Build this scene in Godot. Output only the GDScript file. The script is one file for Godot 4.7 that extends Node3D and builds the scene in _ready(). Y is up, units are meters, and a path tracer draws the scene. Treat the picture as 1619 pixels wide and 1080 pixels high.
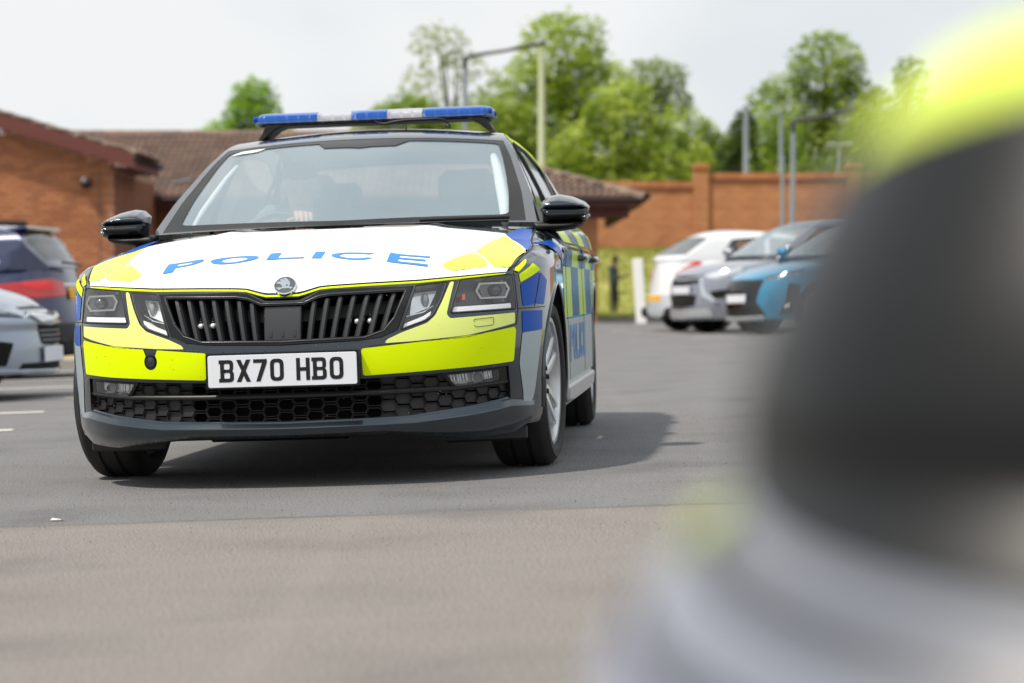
extends Node3D
# A patrol car on a sloping car park, in front of brick buildings, parked cars and trees.

var M := {}          # materials by name
var used_names := {}

# ------------------------------------------------------------------ small numeric helpers
static func lut(x: float, xs: Array, ys: Array) -> float:
	if x <= xs[0]: return ys[0]
	for i in range(1, xs.size()):
		if x <= xs[i]:
			return lerpf(ys[i - 1], ys[i], (x - xs[i - 1]) / (xs[i] - xs[i - 1]))
	return ys[-1]

static func cub(x: float, xs: Array, ys: Array) -> float:
	# smooth interpolation through a table (finite-difference Hermite)
	var n := xs.size()
	if x <= xs[0]: return ys[0] + (x - xs[0]) * (ys[1] - ys[0]) / (xs[1] - xs[0])
	if x >= xs[n - 1]: return ys[n - 1] + (x - xs[n - 1]) * (ys[n - 1] - ys[n - 2]) / (xs[n - 1] - xs[n - 2])
	var i := 1
	while x > xs[i]: i += 1
	var h: float = xs[i] - xs[i - 1]
	var d: float = (ys[i] - ys[i - 1]) / h
	var m0: float = d
	var m1: float = d
	if i > 1: m0 = 0.5 * (d + (ys[i - 1] - ys[i - 2]) / (xs[i - 1] - xs[i - 2]))
	if i < n - 1: m1 = 0.5 * (d + (ys[i + 1] - ys[i]) / (xs[i + 1] - xs[i]))
	var t: float = (x - xs[i - 1]) / h
	var t2 := t * t
	var t3 := t2 * t
	return ys[i - 1] * (2 * t3 - 3 * t2 + 1) + m0 * h * (t3 - 2 * t2 + t) + ys[i] * (3 * t2 - 2 * t3) + m1 * h * (t3 - t2)

# ------------------------------------------------------------------ mesh builder
class MB:
	var v := PackedVector3Array()
	var n := PackedVector3Array()
	var uv := PackedVector2Array()
	var col := PackedColorArray()
	var ix := PackedInt32Array()
	var use_col := false
	var cur := Color.WHITE

	func vert(p: Vector3, nn: Vector3, u := Vector2.ZERO) -> int:
		v.append(p); n.append(nn); uv.append(u); col.append(cur)
		return v.size() - 1

	func tri_i(a: int, b: int, c: int) -> void:
		var g := (v[b] - v[a]).cross(v[c] - v[a])
		if g.dot(n[a] + n[b] + n[c]) > 0:
			ix.append(a); ix.append(c); ix.append(b)
		else:
			ix.append(a); ix.append(b); ix.append(c)

	func tri(a: Vector3, b: Vector3, c: Vector3, out: Vector3) -> void:
		var g := (b - a).cross(c - a)
		if g.length_squared() < 1e-16: return
		g = g.normalized()
		if g.dot(out) < 0: g = -g
		tri_i(vert(a, g), vert(b, g), vert(c, g))

	func quad(a: Vector3, b: Vector3, c: Vector3, d: Vector3, out: Vector3) -> void:
		var g := (c - a).cross(d - b)
		if g.length_squared() < 1e-16: return
		g = g.normalized()
		if g.dot(out) < 0: g = -g
		var w := (b - a).length()
		var h := (d - a).length()
		var i := vert(a, g, Vector2(0, 0))
		var j := vert(b, g, Vector2(w, 0))
		var k := vert(c, g, Vector2(w, h))
		var l := vert(d, g, Vector2(0, h))
		tri_i(i, j, k); tri_i(i, k, l)

	func grid(rows: Array, nrm: Array, close := false) -> void:
		# rows: arrays of points, nrm: arrays of normals
		var m: int = rows[0].size()
		var base := v.size()
		for r in rows.size():
			for c in m: vert(rows[r][c], nrm[r][c], Vector2(float(c) / m, float(r) / rows.size()))
		for r in rows.size() - 1:
			for c in (m if close else m - 1):
				var a := base + r * m + c
				var b := base + r * m + (c + 1) % m
				tri_i(a, b, b + m); tri_i(a, b + m, a + m)

	func grid_auto(rows: Array, close := false, inside := Vector3.INF) -> void:
		# normals by differences; turned away from "inside" if given
		var m: int = rows[0].size()
		var nr := []
		for r in rows.size():
			var line := []
			for c in m:
				var a: Vector3 = rows[r][(c + 1) % m if close else mini(c + 1, m - 1)] - rows[r][(c - 1 + m) % m if close else maxi(c - 1, 0)]
				var b: Vector3 = rows[mini(r + 1, rows.size() - 1)][c] - rows[maxi(r - 1, 0)][c]
				var g := a.cross(b)
				if g.length_squared() < 1e-18:
					var r2 := 1 if r == 0 else rows.size() - 2
					a = rows[r2][(c + 1) % m if close else mini(c + 1, m - 1)] - rows[r2][(c - 1 + m) % m if close else maxi(c - 1, 0)]
					g = a.cross(b)
				g = g.normalized()
				if inside != Vector3.INF and g.dot(rows[r][c] - inside) < 0: g = -g
				line.append(g)
			nr.append(line)
		grid(rows, nr, close)

	func box(c: Vector3, s: Vector3, bev := 0.0, b := Basis.IDENTITY) -> void:
		var h := s / 2
		var e: float = minf(bev, minf(h.x, minf(h.y, h.z)) * 0.9)
		for ax in 3:
			for sg: float in [-1.0, 1.0]:
				var q := []
				for k in [[-1, -1], [1, -1], [1, 1], [-1, 1]]:
					var p := Vector3.ZERO
					p[ax] = sg * h[ax]
					p[(ax + 1) % 3] = k[0] * (h[(ax + 1) % 3] - e)
					p[(ax + 2) % 3] = k[1] * (h[(ax + 2) % 3] - e)
					q.append(c + b * p)
				var o := Vector3.ZERO
				o[ax] = sg
				quad(q[0], q[1], q[2], q[3], b * o)
		if e <= 0: return
		for ax in 3:   # edges along ax
			var i := (ax + 1) % 3
			var j := (ax + 2) % 3
			for si: float in [-1.0, 1.0]:
				for sj: float in [-1.0, 1.0]:
					var q := []
					for k in [[0, -1], [0, 1], [1, 1], [1, -1]]:
						var p := Vector3.ZERO
						p[ax] = k[1] * (h[ax] - e)
						p[i] = si * (h[i] - (e if k[0] == 1 else 0.0))
						p[j] = sj * (h[j] - (0.0 if k[0] == 1 else e))
						q.append(c + b * p)
					var o := Vector3.ZERO
					o[i] = si; o[j] = sj
					quad(q[0], q[1], q[2], q[3], b * o)
		for sx: float in [-1.0, 1.0]:
			for sy: float in [-1.0, 1.0]:
				for sz: float in [-1.0, 1.0]:
					var s3 := Vector3(sx, sy, sz)
					tri(c + b * (s3 * (h - Vector3(0, e, e))), c + b * (s3 * (h - Vector3(e, 0, e))), c + b * (s3 * (h - Vector3(e, e, 0))), b * s3)

	func tube(path: Array, rad, seg := 8, caps := true) -> void:
		var rows := []
		var nrm := []
		var up := Vector3(0.31, 0.95, 0.05)
		for i in path.size():
			var d: Vector3 = (path[mini(i + 1, path.size() - 1)] - path[maxi(i - 1, 0)]).normalized()
			if absf(d.dot(up)) > 0.97: up = Vector3(0.9, 0.1, 0.4)
			var a := d.cross(up).normalized()
			var bb := a.cross(d).normalized()
			up = bb
			var r: float = rad[i] if rad is Array else rad
			var row := []
			var nn := []
			for k in seg:
				var o := a * cos(TAU * k / seg) + bb * sin(TAU * k / seg)
				row.append(path[i] + o * r)
				nn.append(o)
			rows.append(row); nrm.append(nn)
		grid(rows, nrm, true)
		if caps:
			for e in [0, path.size() - 1]:
				var d: Vector3 = (path[0] - path[1]) if e == 0 else (path[-1] - path[-2])
				for k in range(1, seg - 1): tri(rows[e][0], rows[e][k], rows[e][k + 1], d)

	func lathe(prof: Array, at: Transform3D, seg := 24, sharp := false, a0 := 0.0, a1 := TAU) -> void:
		# prof: Vector2(radius, along axis); the axis is at.basis.y
		var full := a1 - a0 > TAU - 0.01
		var m := seg if full else seg + 1
		for i in prof.size() - 1:
			var p: Vector2 = prof[i]
			var q: Vector2 = prof[i + 1]
			var d := q - p
			if d.length() < 1e-7: continue
			var nn := Vector2(d.y, -d.x).normalized()
			var np := nn
			var nq := nn
			if not sharp:
				if i > 0:
					var e: Vector2 = p - prof[i - 1]
					var en := Vector2(e.y, -e.x).normalized()
					if en.dot(nn) > 0.6: np = (nn + en).normalized()
				if i < prof.size() - 2:
					var e: Vector2 = prof[i + 2] - q
					var en := Vector2(e.y, -e.x).normalized()
					if en.dot(nn) > 0.6: nq = (nn + en).normalized()
			var base := v.size()
			for k in m:
				var a := a0 + (a1 - a0) * k / seg
				var ca := cos(a)
				var sa := sin(a)
				vert(at * Vector3(p.x * ca, p.y, p.x * sa), (at.basis * Vector3(np.x * ca, np.y, np.x * sa)).normalized(), Vector2(float(k) / seg, i))
				vert(at * Vector3(q.x * ca, q.y, q.x * sa), (at.basis * Vector3(nq.x * ca, nq.y, nq.x * sa)).normalized(), Vector2(float(k) / seg, i + 1))
			for k in (m if full else m - 1):
				var a := base + 2 * k
				var b := base + 2 * ((k + 1) % m)
				tri_i(a, b, b + 1); tri_i(a, b + 1, a + 1)

	func ball(c: Vector3, r: Vector3, seg := 16, rings := 8, b := Basis.IDENTITY) -> void:
		var rows := []
		var nrm := []
		for i in rings + 1:
			var th := PI * i / rings
			var row := []
			var nn := []
			for k in seg:
				var d := Vector3(sin(th) * cos(TAU * k / seg), cos(th), sin(th) * sin(TAU * k / seg))
				row.append(c + b * (d * r)); nn.append((b * (d / r)).normalized())
			rows.append(row); nrm.append(nn)
		grid(rows, nrm, true)

	func mesh() -> ArrayMesh:
		var a := []
		a.resize(Mesh.ARRAY_MAX)
		a[Mesh.ARRAY_VERTEX] = v
		a[Mesh.ARRAY_NORMAL] = n
		a[Mesh.ARRAY_TEX_UV] = uv
		if use_col: a[Mesh.ARRAY_COLOR] = col
		a[Mesh.ARRAY_INDEX] = ix
		var m := ArrayMesh.new()
		if ix.size() > 0: m.add_surface_from_arrays(Mesh.PRIMITIVE_TRIANGLES, a)
		return m

# ------------------------------------------------------------------ panels: 2D outlines laid on a surface map
static func pt_on(map: Callable, q: Vector2, inside: Vector3, e := 0.004) -> Array:
	var p: Vector3 = map.call(q)
	var a: Vector3 = map.call(q + Vector2(e, 0)) - map.call(q - Vector2(e, 0))
	var b: Vector3 = map.call(q + Vector2(0, e)) - map.call(q - Vector2(0, e))
	var g := a.cross(b).normalized()
	if inside != Vector3.INF and g.dot(p - inside) < 0: g = -g
	return [p, g]

static func ccw(poly: PackedVector2Array) -> PackedVector2Array:
	if Geometry2D.is_polygon_clockwise(poly):
		var q := poly.duplicate()
		q.reverse()
		return q
	return poly

static func cut_cell(c: PackedVector2Array, poly: PackedVector2Array, hb: Array, deep: int) -> Array:
	# the parts of a rectangular cell inside the outline and outside the holes; split further where a hole lies wholly inside
	var parts: Array = Geometry2D.intersect_polygons(c, poly)
	var a := c[0]
	var b := c[2]
	for h in hb:
		if h[0].x > b.x or h[1].x < a.x or h[0].y > b.y or h[1].y < a.y: continue
		var nxt := []
		for q in parts: nxt.append_array(Geometry2D.clip_polygons(q, h[2]))
		parts = nxt
	for q in parts:
		if Geometry2D.is_polygon_clockwise(q) and deep < 5:
			var m := (a + b) / 2
			var o := []
			for k in [[a, m], [Vector2(m.x, a.y), Vector2(b.x, m.y)], [m, b], [Vector2(a.x, m.y), Vector2(m.x, b.y)]]:
				o.append_array(cut_cell(PackedVector2Array([k[0], Vector2(k[1].x, k[0].y), k[1], Vector2(k[0].x, k[1].y)]), poly, hb, deep + 1))
			return o
	return parts

static func panel(mb: MB, poly_in, holes: Array, map: Callable, inside: Vector3, cell: Vector2, off := 0.0, e := 0.004) -> void:
	var poly := ccw(PackedVector2Array(poly_in))
	var lo := poly[0]
	var hi := poly[0]
	for p in poly:
		lo = lo.min(p); hi = hi.max(p)
	var hb := []
	for h in holes:
		var hl: Vector2 = h[0]
		var hh: Vector2 = h[0]
		for p in h:
			hl = hl.min(p); hh = hh.max(p)
		hb.append([hl, hh, ccw(PackedVector2Array(h))])
	var nx := maxi(1, ceili((hi.x - lo.x) / cell.x))
	var ny := maxi(1, ceili((hi.y - lo.y) / cell.y))
	var sx := (hi.x - lo.x) / nx
	var sy := (hi.y - lo.y) / ny
	var cache := {}
	for i in nx:
		for j in ny:
			var a := lo + Vector2(i * sx, j * sy)
			var b := lo + Vector2((i + 1) * sx, (j + 1) * sy)
			var c := PackedVector2Array([a, Vector2(b.x, a.y), b, Vector2(a.x, b.y)])
			var parts: Array = cut_cell(c, poly, hb, 0)
			for q: PackedVector2Array in parts:
				if q.size() < 3: continue
				var ids := []
				for p in q:
					var key := Vector2i(roundi(p.x * 20000), roundi(p.y * 20000))
					if not cache.has(key):
						var r := pt_on(map, p, inside, e)
						cache[key] = mb.vert(r[0] + r[1] * off, r[1], p)
					ids.append(cache[key])
				if q.size() == 4 and parts.size() == 1 and absf(absf((q[1] - q[0]).cross(q[2] - q[1])) - sx * sy) < 1e-9:
					mb.tri_i(ids[0], ids[1], ids[2]); mb.tri_i(ids[0], ids[2], ids[3])
				else:
					var t := Geometry2D.triangulate_polygon(q)
					for k in range(0, t.size(), 3): mb.tri_i(ids[t[k]], ids[t[k + 1]], ids[t[k + 2]])

static func dense(poly, step: float, closed := true) -> PackedVector2Array:
	var o := PackedVector2Array()
	var n: int = poly.size()
	for i in (n if closed else n - 1):
		var a: Vector2 = poly[i]
		var b: Vector2 = poly[(i + 1) % n]
		var k := maxi(1, ceili(a.distance_to(b) / step))
		for j in k: o.append(a.lerp(b, float(j) / k))
	if not closed: o.append(poly[n - 1])
	return o

static func skirt(mb: MB, poly_in, map: Callable, inside: Vector3, o0: float, o1: float, step := 0.04, inset := 0.0, outward := true) -> void:
	# wall round an outline from offset o0 to offset o1 (where it is inset)
	var poly := dense(ccw(PackedVector2Array(poly_in)), step)
	var m := poly.size()
	var top := []
	var bot := []
	var nn := []
	for i in m:
		var p := poly[i]
		var d := (poly[(i + 1) % m] - poly[(i - 1 + m) % m]).normalized()
		var o2 := Vector2(d.y, -d.x)
		var r := pt_on(map, p, inside)
		var r2 := pt_on(map, p - o2 * inset, inside) if inset != 0.0 else r
		top.append(r[0] + r[1] * o0)
		bot.append(r2[0] + r2[1] * o1)
		var sidev: Vector3 = map.call(p + o2 * 0.003) - map.call(p - o2 * 0.003)
		sidev = sidev.normalized()
		if inset != 0.0: sidev = (sidev * absf(o1 - o0) + r[1] * absf(inset)).normalized()
		nn.append(sidev if outward else -sidev)
	mb.grid([top, bot], [nn, nn], true)

static func block(mb: MB, poly, map: Callable, inside: Vector3, cell: Vector2, o_low: float, o_top: float, bev := 0.0, holes := []) -> void:
	# a solid raised piece lying on a map
	var tp = poly
	if bev > 0.0:
		var ins: Array = Geometry2D.offset_polygon(ccw(PackedVector2Array(poly)), -bev)
		if ins.size() > 0:
			tp = ins[0]
			var q := ccw(PackedVector2Array(poly))
			skirt(mb, q, map, inside, o_top - bev, o_top, 0.04, bev)
	panel(mb, tp, holes, map, inside, cell, o_top)
	skirt(mb, poly, map, inside, o_low, o_top - bev)
	for h in holes: skirt(mb, h, map, inside, o_low, o_top, 0.04, 0.0, false)

static func rounded(pts: Array, r: float, seg := 4) -> PackedVector2Array:
	var o := PackedVector2Array()
	var n := pts.size()
	for i in n:
		var p: Vector2 = pts[i]
		var a: Vector2 = pts[(i - 1 + n) % n] - p
		var b: Vector2 = pts[(i + 1) % n] - p
		var k := minf(r, minf(a.length(), b.length()) * 0.45)
		var s := p + a.normalized() * k
		var e := p + b.normalized() * k
		for j in seg + 1:
			var t := float(j) / seg
			o.append(s.lerp(p, t).lerp(p.lerp(e, t), t))
	return o

static func oval(c: Vector2, r: Vector2, seg := 20) -> PackedVector2Array:
	var o := PackedVector2Array()
	for k in seg: o.append(c + Vector2(cos(TAU * k / seg), sin(TAU * k / seg)) * r)
	return o

static func flip(pts) -> Array:
	var o := []
	for p: Vector2 in pts: o.append(Vector2(-p.x, p.y))
	o.reverse()
	return o

static func pts(a: Array) -> Array:
	# flat list of numbers to points
	var o := []
	for i in range(0, a.size(), 2): o.append(Vector2(a[i], a[i + 1]))
	return o

# ------------------------------------------------------------------ nodes
func numbered(called: String) -> String:
	var k: int = used_names.get(called, 0)
	used_names[called] = k + 1
	return called if k == 0 else "%s_%03d" % [called, k]

func tag(o: Node3D, label: String, category: String, group := "", kind := "") -> Node3D:
	if label: o.set_meta("label", label)
	if category: o.set_meta("category", category)
	if group: o.set_meta("group", group)
	if kind: o.set_meta("kind", kind)
	return o

func thing(called: String, label: String, category: String, group := "") -> Node3D:
	var o := Node3D.new()
	o.name = numbered(called)
	add_child(o, true)
	return tag(o, label, category, group)

func part(parent: Node3D, called: String, mb, material: Material) -> MeshInstance3D:
	var o := MeshInstance3D.new()
	var used := {}
	for c in parent.get_children(): used[String(c.name)] = true
	var nm := called
	var k := 1
	while used.has(nm):
		nm = "%s_%03d" % [called, k]
		k += 1
	o.name = nm if parent != self else numbered(called)
	o.mesh = mb.mesh() if mb is MB else mb
	o.material_override = null
	if o.mesh.get_surface_count() > 0: o.set_surface_override_material(0, material)
	parent.add_child(o, true)
	return o

func structure(called: String, mb, material: Material) -> MeshInstance3D:
	var o := part(self, called, mb, material)
	o.set_meta("kind", "structure")
	return o

# ------------------------------------------------------------------ materials
func mat(called: String, c: Color, rough := 0.6, metal := 0.0, opt := {}) -> StandardMaterial3D:
	var m := StandardMaterial3D.new()
	m.resource_name = called
	m.albedo_color = c
	m.roughness = rough
	m.metallic = metal
	for k in opt: m.set(k, opt[k])
	M[called] = m
	return m

func glass(called: String, c: Color, alpha: float, metal := 0.0) -> StandardMaterial3D:
	var m := mat(called, Color(c, alpha), 0.03, metal)
	m.transparency = BaseMaterial3D.TRANSPARENCY_ALPHA
	m.metallic_specular = 0.75
	return m

func noise_tex(sd: int, freq: float, size: int, ramp: Array, oct := 4, kind := FastNoiseLite.TYPE_SIMPLEX_SMOOTH, normal := 0.0) -> Texture2D:
	var f := FastNoiseLite.new()
	f.seed = sd
	f.noise_type = kind
	f.frequency = freq
	f.fractal_octaves = oct
	var im := f.get_seamless_image(size, size, false, false, 0.15)
	if normal > 0.0:
		im.convert(Image.FORMAT_RGBA8)
		im.bump_map_to_normal_map(normal)
		return ImageTexture.create_from_image(im)
	var g := Gradient.new()
	g.offsets = PackedFloat32Array(range(ramp.size()).map(func(i): return float(i) / (ramp.size() - 1)))
	g.colors = PackedColorArray(ramp)
	var o := Image.create(size, size, false, Image.FORMAT_RGB8)
	for y in size:
		for x in size: o.set_pixel(x, y, g.sample(im.get_pixel(x, y).r))
	return ImageTexture.create_from_image(o)

# ------------------------------------------------------------------ car bodies
class CarShape:
	# Body in its own axes: forward +z from the front axle, y up, +x the car's left.
	# Lower body: (s, y), s the distance along the plan outline from the nose; bonnet: (x, z); glasshouse: top strip (t, u) and sides (z, y).
	var d: Dictionary
	var tt := []
	var qq := []
	var ss := []
	var SC := 0.0
	var L := 0.0
	var c0 := Vector3(0, 0.6, -1.3)
	var zws := -0.6

	func _init(spec: Dictionary) -> void:
		d = spec
		L = d.L
		zws = d.prof[0].x
		c0 = Vector3(0, 0.55, -L / 2)
		var W := 0.905
		for i in 161:
			var th := PI / 2 * i / 160
			tt.append(pow(sin(th), 2.0 / d.n)); qq.append(pow(cos(th), 2.0 / d.n))
			if i == 0: ss.append(0.0)
			else:
				SC += Vector2((tt[i] - tt[i - 1]) * W, (qq[i] - qq[i - 1]) * 0.868).length()
				ss.append(SC)

	func seek(a: float) -> Vector2:
		var lo := 0
		var hi := ss.size() - 1
		if a >= SC: return Vector2(1, 0)
		while hi - lo > 1:
			var m := (lo + hi) / 2
			if ss[m] <= a: lo = m
			else: hi = m
		var f: float = (a - ss[lo]) / (ss[hi] - ss[lo])
		return Vector2(lerpf(tt[lo], tt[hi], f), lerpf(qq[lo], qq[hi], f))

	func smax() -> float: return SC * 2 + L

	func w(y: float) -> float: return _lut(y, d.Wy, d.Wv)
	func zf(y: float) -> float: return _cub(y, d.Fy, d.Fv)
	func zr(y: float) -> float: return _cub(y, d.Ry, d.Rv)
	func _lut(x: float, a: Array, b: Array) -> float:
		if x <= a[0]: return b[0]
		for i in range(1, a.size()):
			if x <= a[i]: return lerpf(b[i - 1], b[i], (x - a[i - 1]) / (a[i] - a[i - 1]))
		return b[-1]
	func _cub(x: float, xs: Array, ys: Array) -> float:
		var n := xs.size()
		if x <= xs[0]: return ys[0]
		if x >= xs[n - 1]: return ys[n - 1]
		var i := 1
		while x > xs[i]: i += 1
		var h: float = xs[i] - xs[i - 1]
		var e: float = (ys[i] - ys[i - 1]) / h
		var m0 := e
		var m1 := e
		if i > 1: m0 = 0.5 * (e + (ys[i - 1] - ys[i - 2]) / (xs[i - 1] - xs[i - 2]))
		if i < n - 1: m1 = 0.5 * (e + (ys[i + 1] - ys[i]) / (xs[i + 1] - xs[i]))
		var t: float = (x - xs[i - 1]) / h
		var t2 := t * t
		var t3 := t2 * t
		return ys[i - 1] * (2 * t3 - 3 * t2 + 1) + m0 * h * (t3 - 2 * t2 + t) + ys[i] * (3 * t2 - 2 * t3) + m1 * h * (t3 - t2)

	func z_at(s: float, y: float) -> float:
		var a := absf(s)
		if a <= SC: return seek(a).y * zf(y)
		if a <= SC + L: return -(a - SC)
		return -L - seek(SC * 2 + L - a).y * zr(y)

	func s_at(z: float) -> float:   # on the flank, measured at mid height
		if z <= 0.0: return SC - z
		var lo := 0.0
		var hi := SC
		for i in 24:
			var m := (lo + hi) / 2
			if seek(m).y * zf(0.55) > z: lo = m
			else: hi = m
		return lo

	func xe(z: float) -> float: return _lut(z, d.Xz, d.Xv)
	func yedge(x: float) -> float: return d.ye0 + d.ye1 * pow(minf(absf(x) / 0.8, 1.0), 1.5)
	func yedge_v(x: float) -> float:
		if not d.has("Vx"): return yedge(x)
		return _lut(absf(x), d.Vx, d.Vy)
	func zedge(x: float) -> float:
		var y := yedge(x)
		var t: float = minf(absf(x) / w(y), 0.999)
		return zf(y) * pow(1 - pow(t, d.n), 1.0 / d.n)
	func fz(x: float, y: float) -> float:
		var t: float = minf(absf(x) / w(y), 0.9995)
		return zf(y) * pow(1 - pow(t, d.n), 1.0 / d.n)
	func h(x: float, z: float) -> float:
		var e := zedge(x) - z
		var c: float = d.get("hc", 0.045)
		var crease := 0.0
		if d.has("crease"):
			var ax := absf(x) - (0.30 + 0.10 * clampf(e / 1.1, 0, 1))
			crease = 0.010 * clampf(e / 0.25, 0, 1) / (1.0 + pow(ax / 0.045, 2))
		return yedge(x) + _cub(e, d.DR, d.RR) - c * pow(absf(x) / 0.78, 2) * clampf(e / 0.6, 0, 1) + crease
	func belt(z: float) -> float:
		if z > zws: return h(xe(z), z)
		return _lut(z, d.Bz, d.Bv)
	func topy(s: float) -> float:
		var a := absf(s)
		var z := z_at(a, 0.7)
		if a < SC:
			var x := seek(a).x * w(0.72)
			if x < 0.755: return yedge_v(x)
		var y := belt(z)
		for i in 5: y = belt(z_at(a, y))
		return y
	func P(v: Vector2) -> Vector3:
		var a := absf(v.x)
		var y := v.y
		var t := 1.0
		var z := 0.0
		if a <= SC:
			var k := seek(a)
			t = k.x
			z = k.y * zf(y)
		elif a <= SC + L: z = -(a - SC)
		else:
			var k := seek(SC * 2 + L - a)
			t = k.x
			z = -L - k.y * zr(y)
		var x := w(y) * t
		if z < 0.58 and t > 0.78:
			var r := _lut(z, [-0.2, 0.2, 0.46, 0.56], [0.10, 0.06, 0.03, 0.012])
			var dy := belt(z) - y
			var e := minf(xe(z), x)
			if dy < r and r > 0.0: x = e + (x - e) * sqrt(maxf(0.0, 1 - pow(1 - clampf(dy / r, 0, 1), 2)))
		return Vector3(signf(v.x) * x, y, z)
	func B(v: Vector2) -> Vector3: return Vector3(v.x, h(v.x, v.y), v.y)
	func s2(y: float) -> float: return _lut(y, d.S2y, d.S2v)
	func side_x(y: float, z: float) -> float:     # the glasshouse narrows with the rounded tail
		var x := s2(y)
		var q := (-L - z) / zr(0.9)
		if q > 0.0: x = minf(x, pow(1.0 - pow(minf(q, 0.985), d.n), 1.0 / d.n) * w(0.9) * 0.93)
		return x
	func G(v: Vector2) -> Vector3: return Vector3(side_x(v.y, v.x), v.y, v.x)      # left glasshouse side
	func G2(v: Vector2) -> Vector3: return Vector3(-side_x(v.y, v.x), v.y, v.x)
	func prof(u: float) -> Vector2:
		var p: Array = d.prof
		var i := clampi(floori(u), 0, p.size() - 2)
		var f := u - i
		return p[i].cubic_interpolate(p[i + 1], p[maxi(i - 1, 0)], p[mini(i + 2, p.size() - 1)], f)
	func T(v: Vector2) -> Vector3:
		var p := prof(v.y)
		var k := 1 - v.x * v.x
		return Vector3(v.x * side_x(p.y, p.x), p.y + _lut(v.y, d.Ui, d.Cr) * k, p.x + _lut(v.y, d.Ui, d.Bow) * k)
	func roof_line(z0: float, z1: float, n := 40) -> Array:   # side view of the top edge between two u values
		var o := []
		for i in n + 1: o.append(prof(lerpf(z0, z1, float(i) / n)))
		return o
	func outline() -> PackedVector2Array:     # lower body, left half in (s, y)
		var o := PackedVector2Array()
		var n := 120
		var sm := smax()
		for i in n + 1:
			var s := sm * i / n
			o.append(Vector2(s, d.get("bot", 0.175) if s < SC * 0.75 else d.get("sill", 0.19)))
		for i in 361:
			var s := sm * (1 - i / 360.0)
			o.append(Vector2(s, topy(s)))
		return o
	func arch(z: float, seg := 28) -> PackedVector2Array:
		var o := PackedVector2Array()
		var r: float = d.archr
		for i in seg + 1:
			var a := PI * 1.14 * i / seg - 0.07 * PI
			o.append(Vector2(s_at(z + r * cos(a)), d.wr + r * sin(a)))
		o.append(Vector2(s_at(z - r), 0.0))
		o.append(Vector2(s_at(z + r), 0.0))
		return o

func lines(parent: Node3D, called: String, paths: Array, map: Callable, inside: Vector3, rad: float, m: Material, off := 0.0, step := 0.03) -> Node3D:
	# thin dark joint lines lying in a surface
	var mb := MB.new()
	for p in paths:
		var row := []
		for q in dense(p, step, false):
			var r := pt_on(map, q, inside)
			row.append(r[0] + r[1] * off)
		if row.size() > 1: mb.tube(row, rad, 5)
	return part(parent, called, mb, m)

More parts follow.
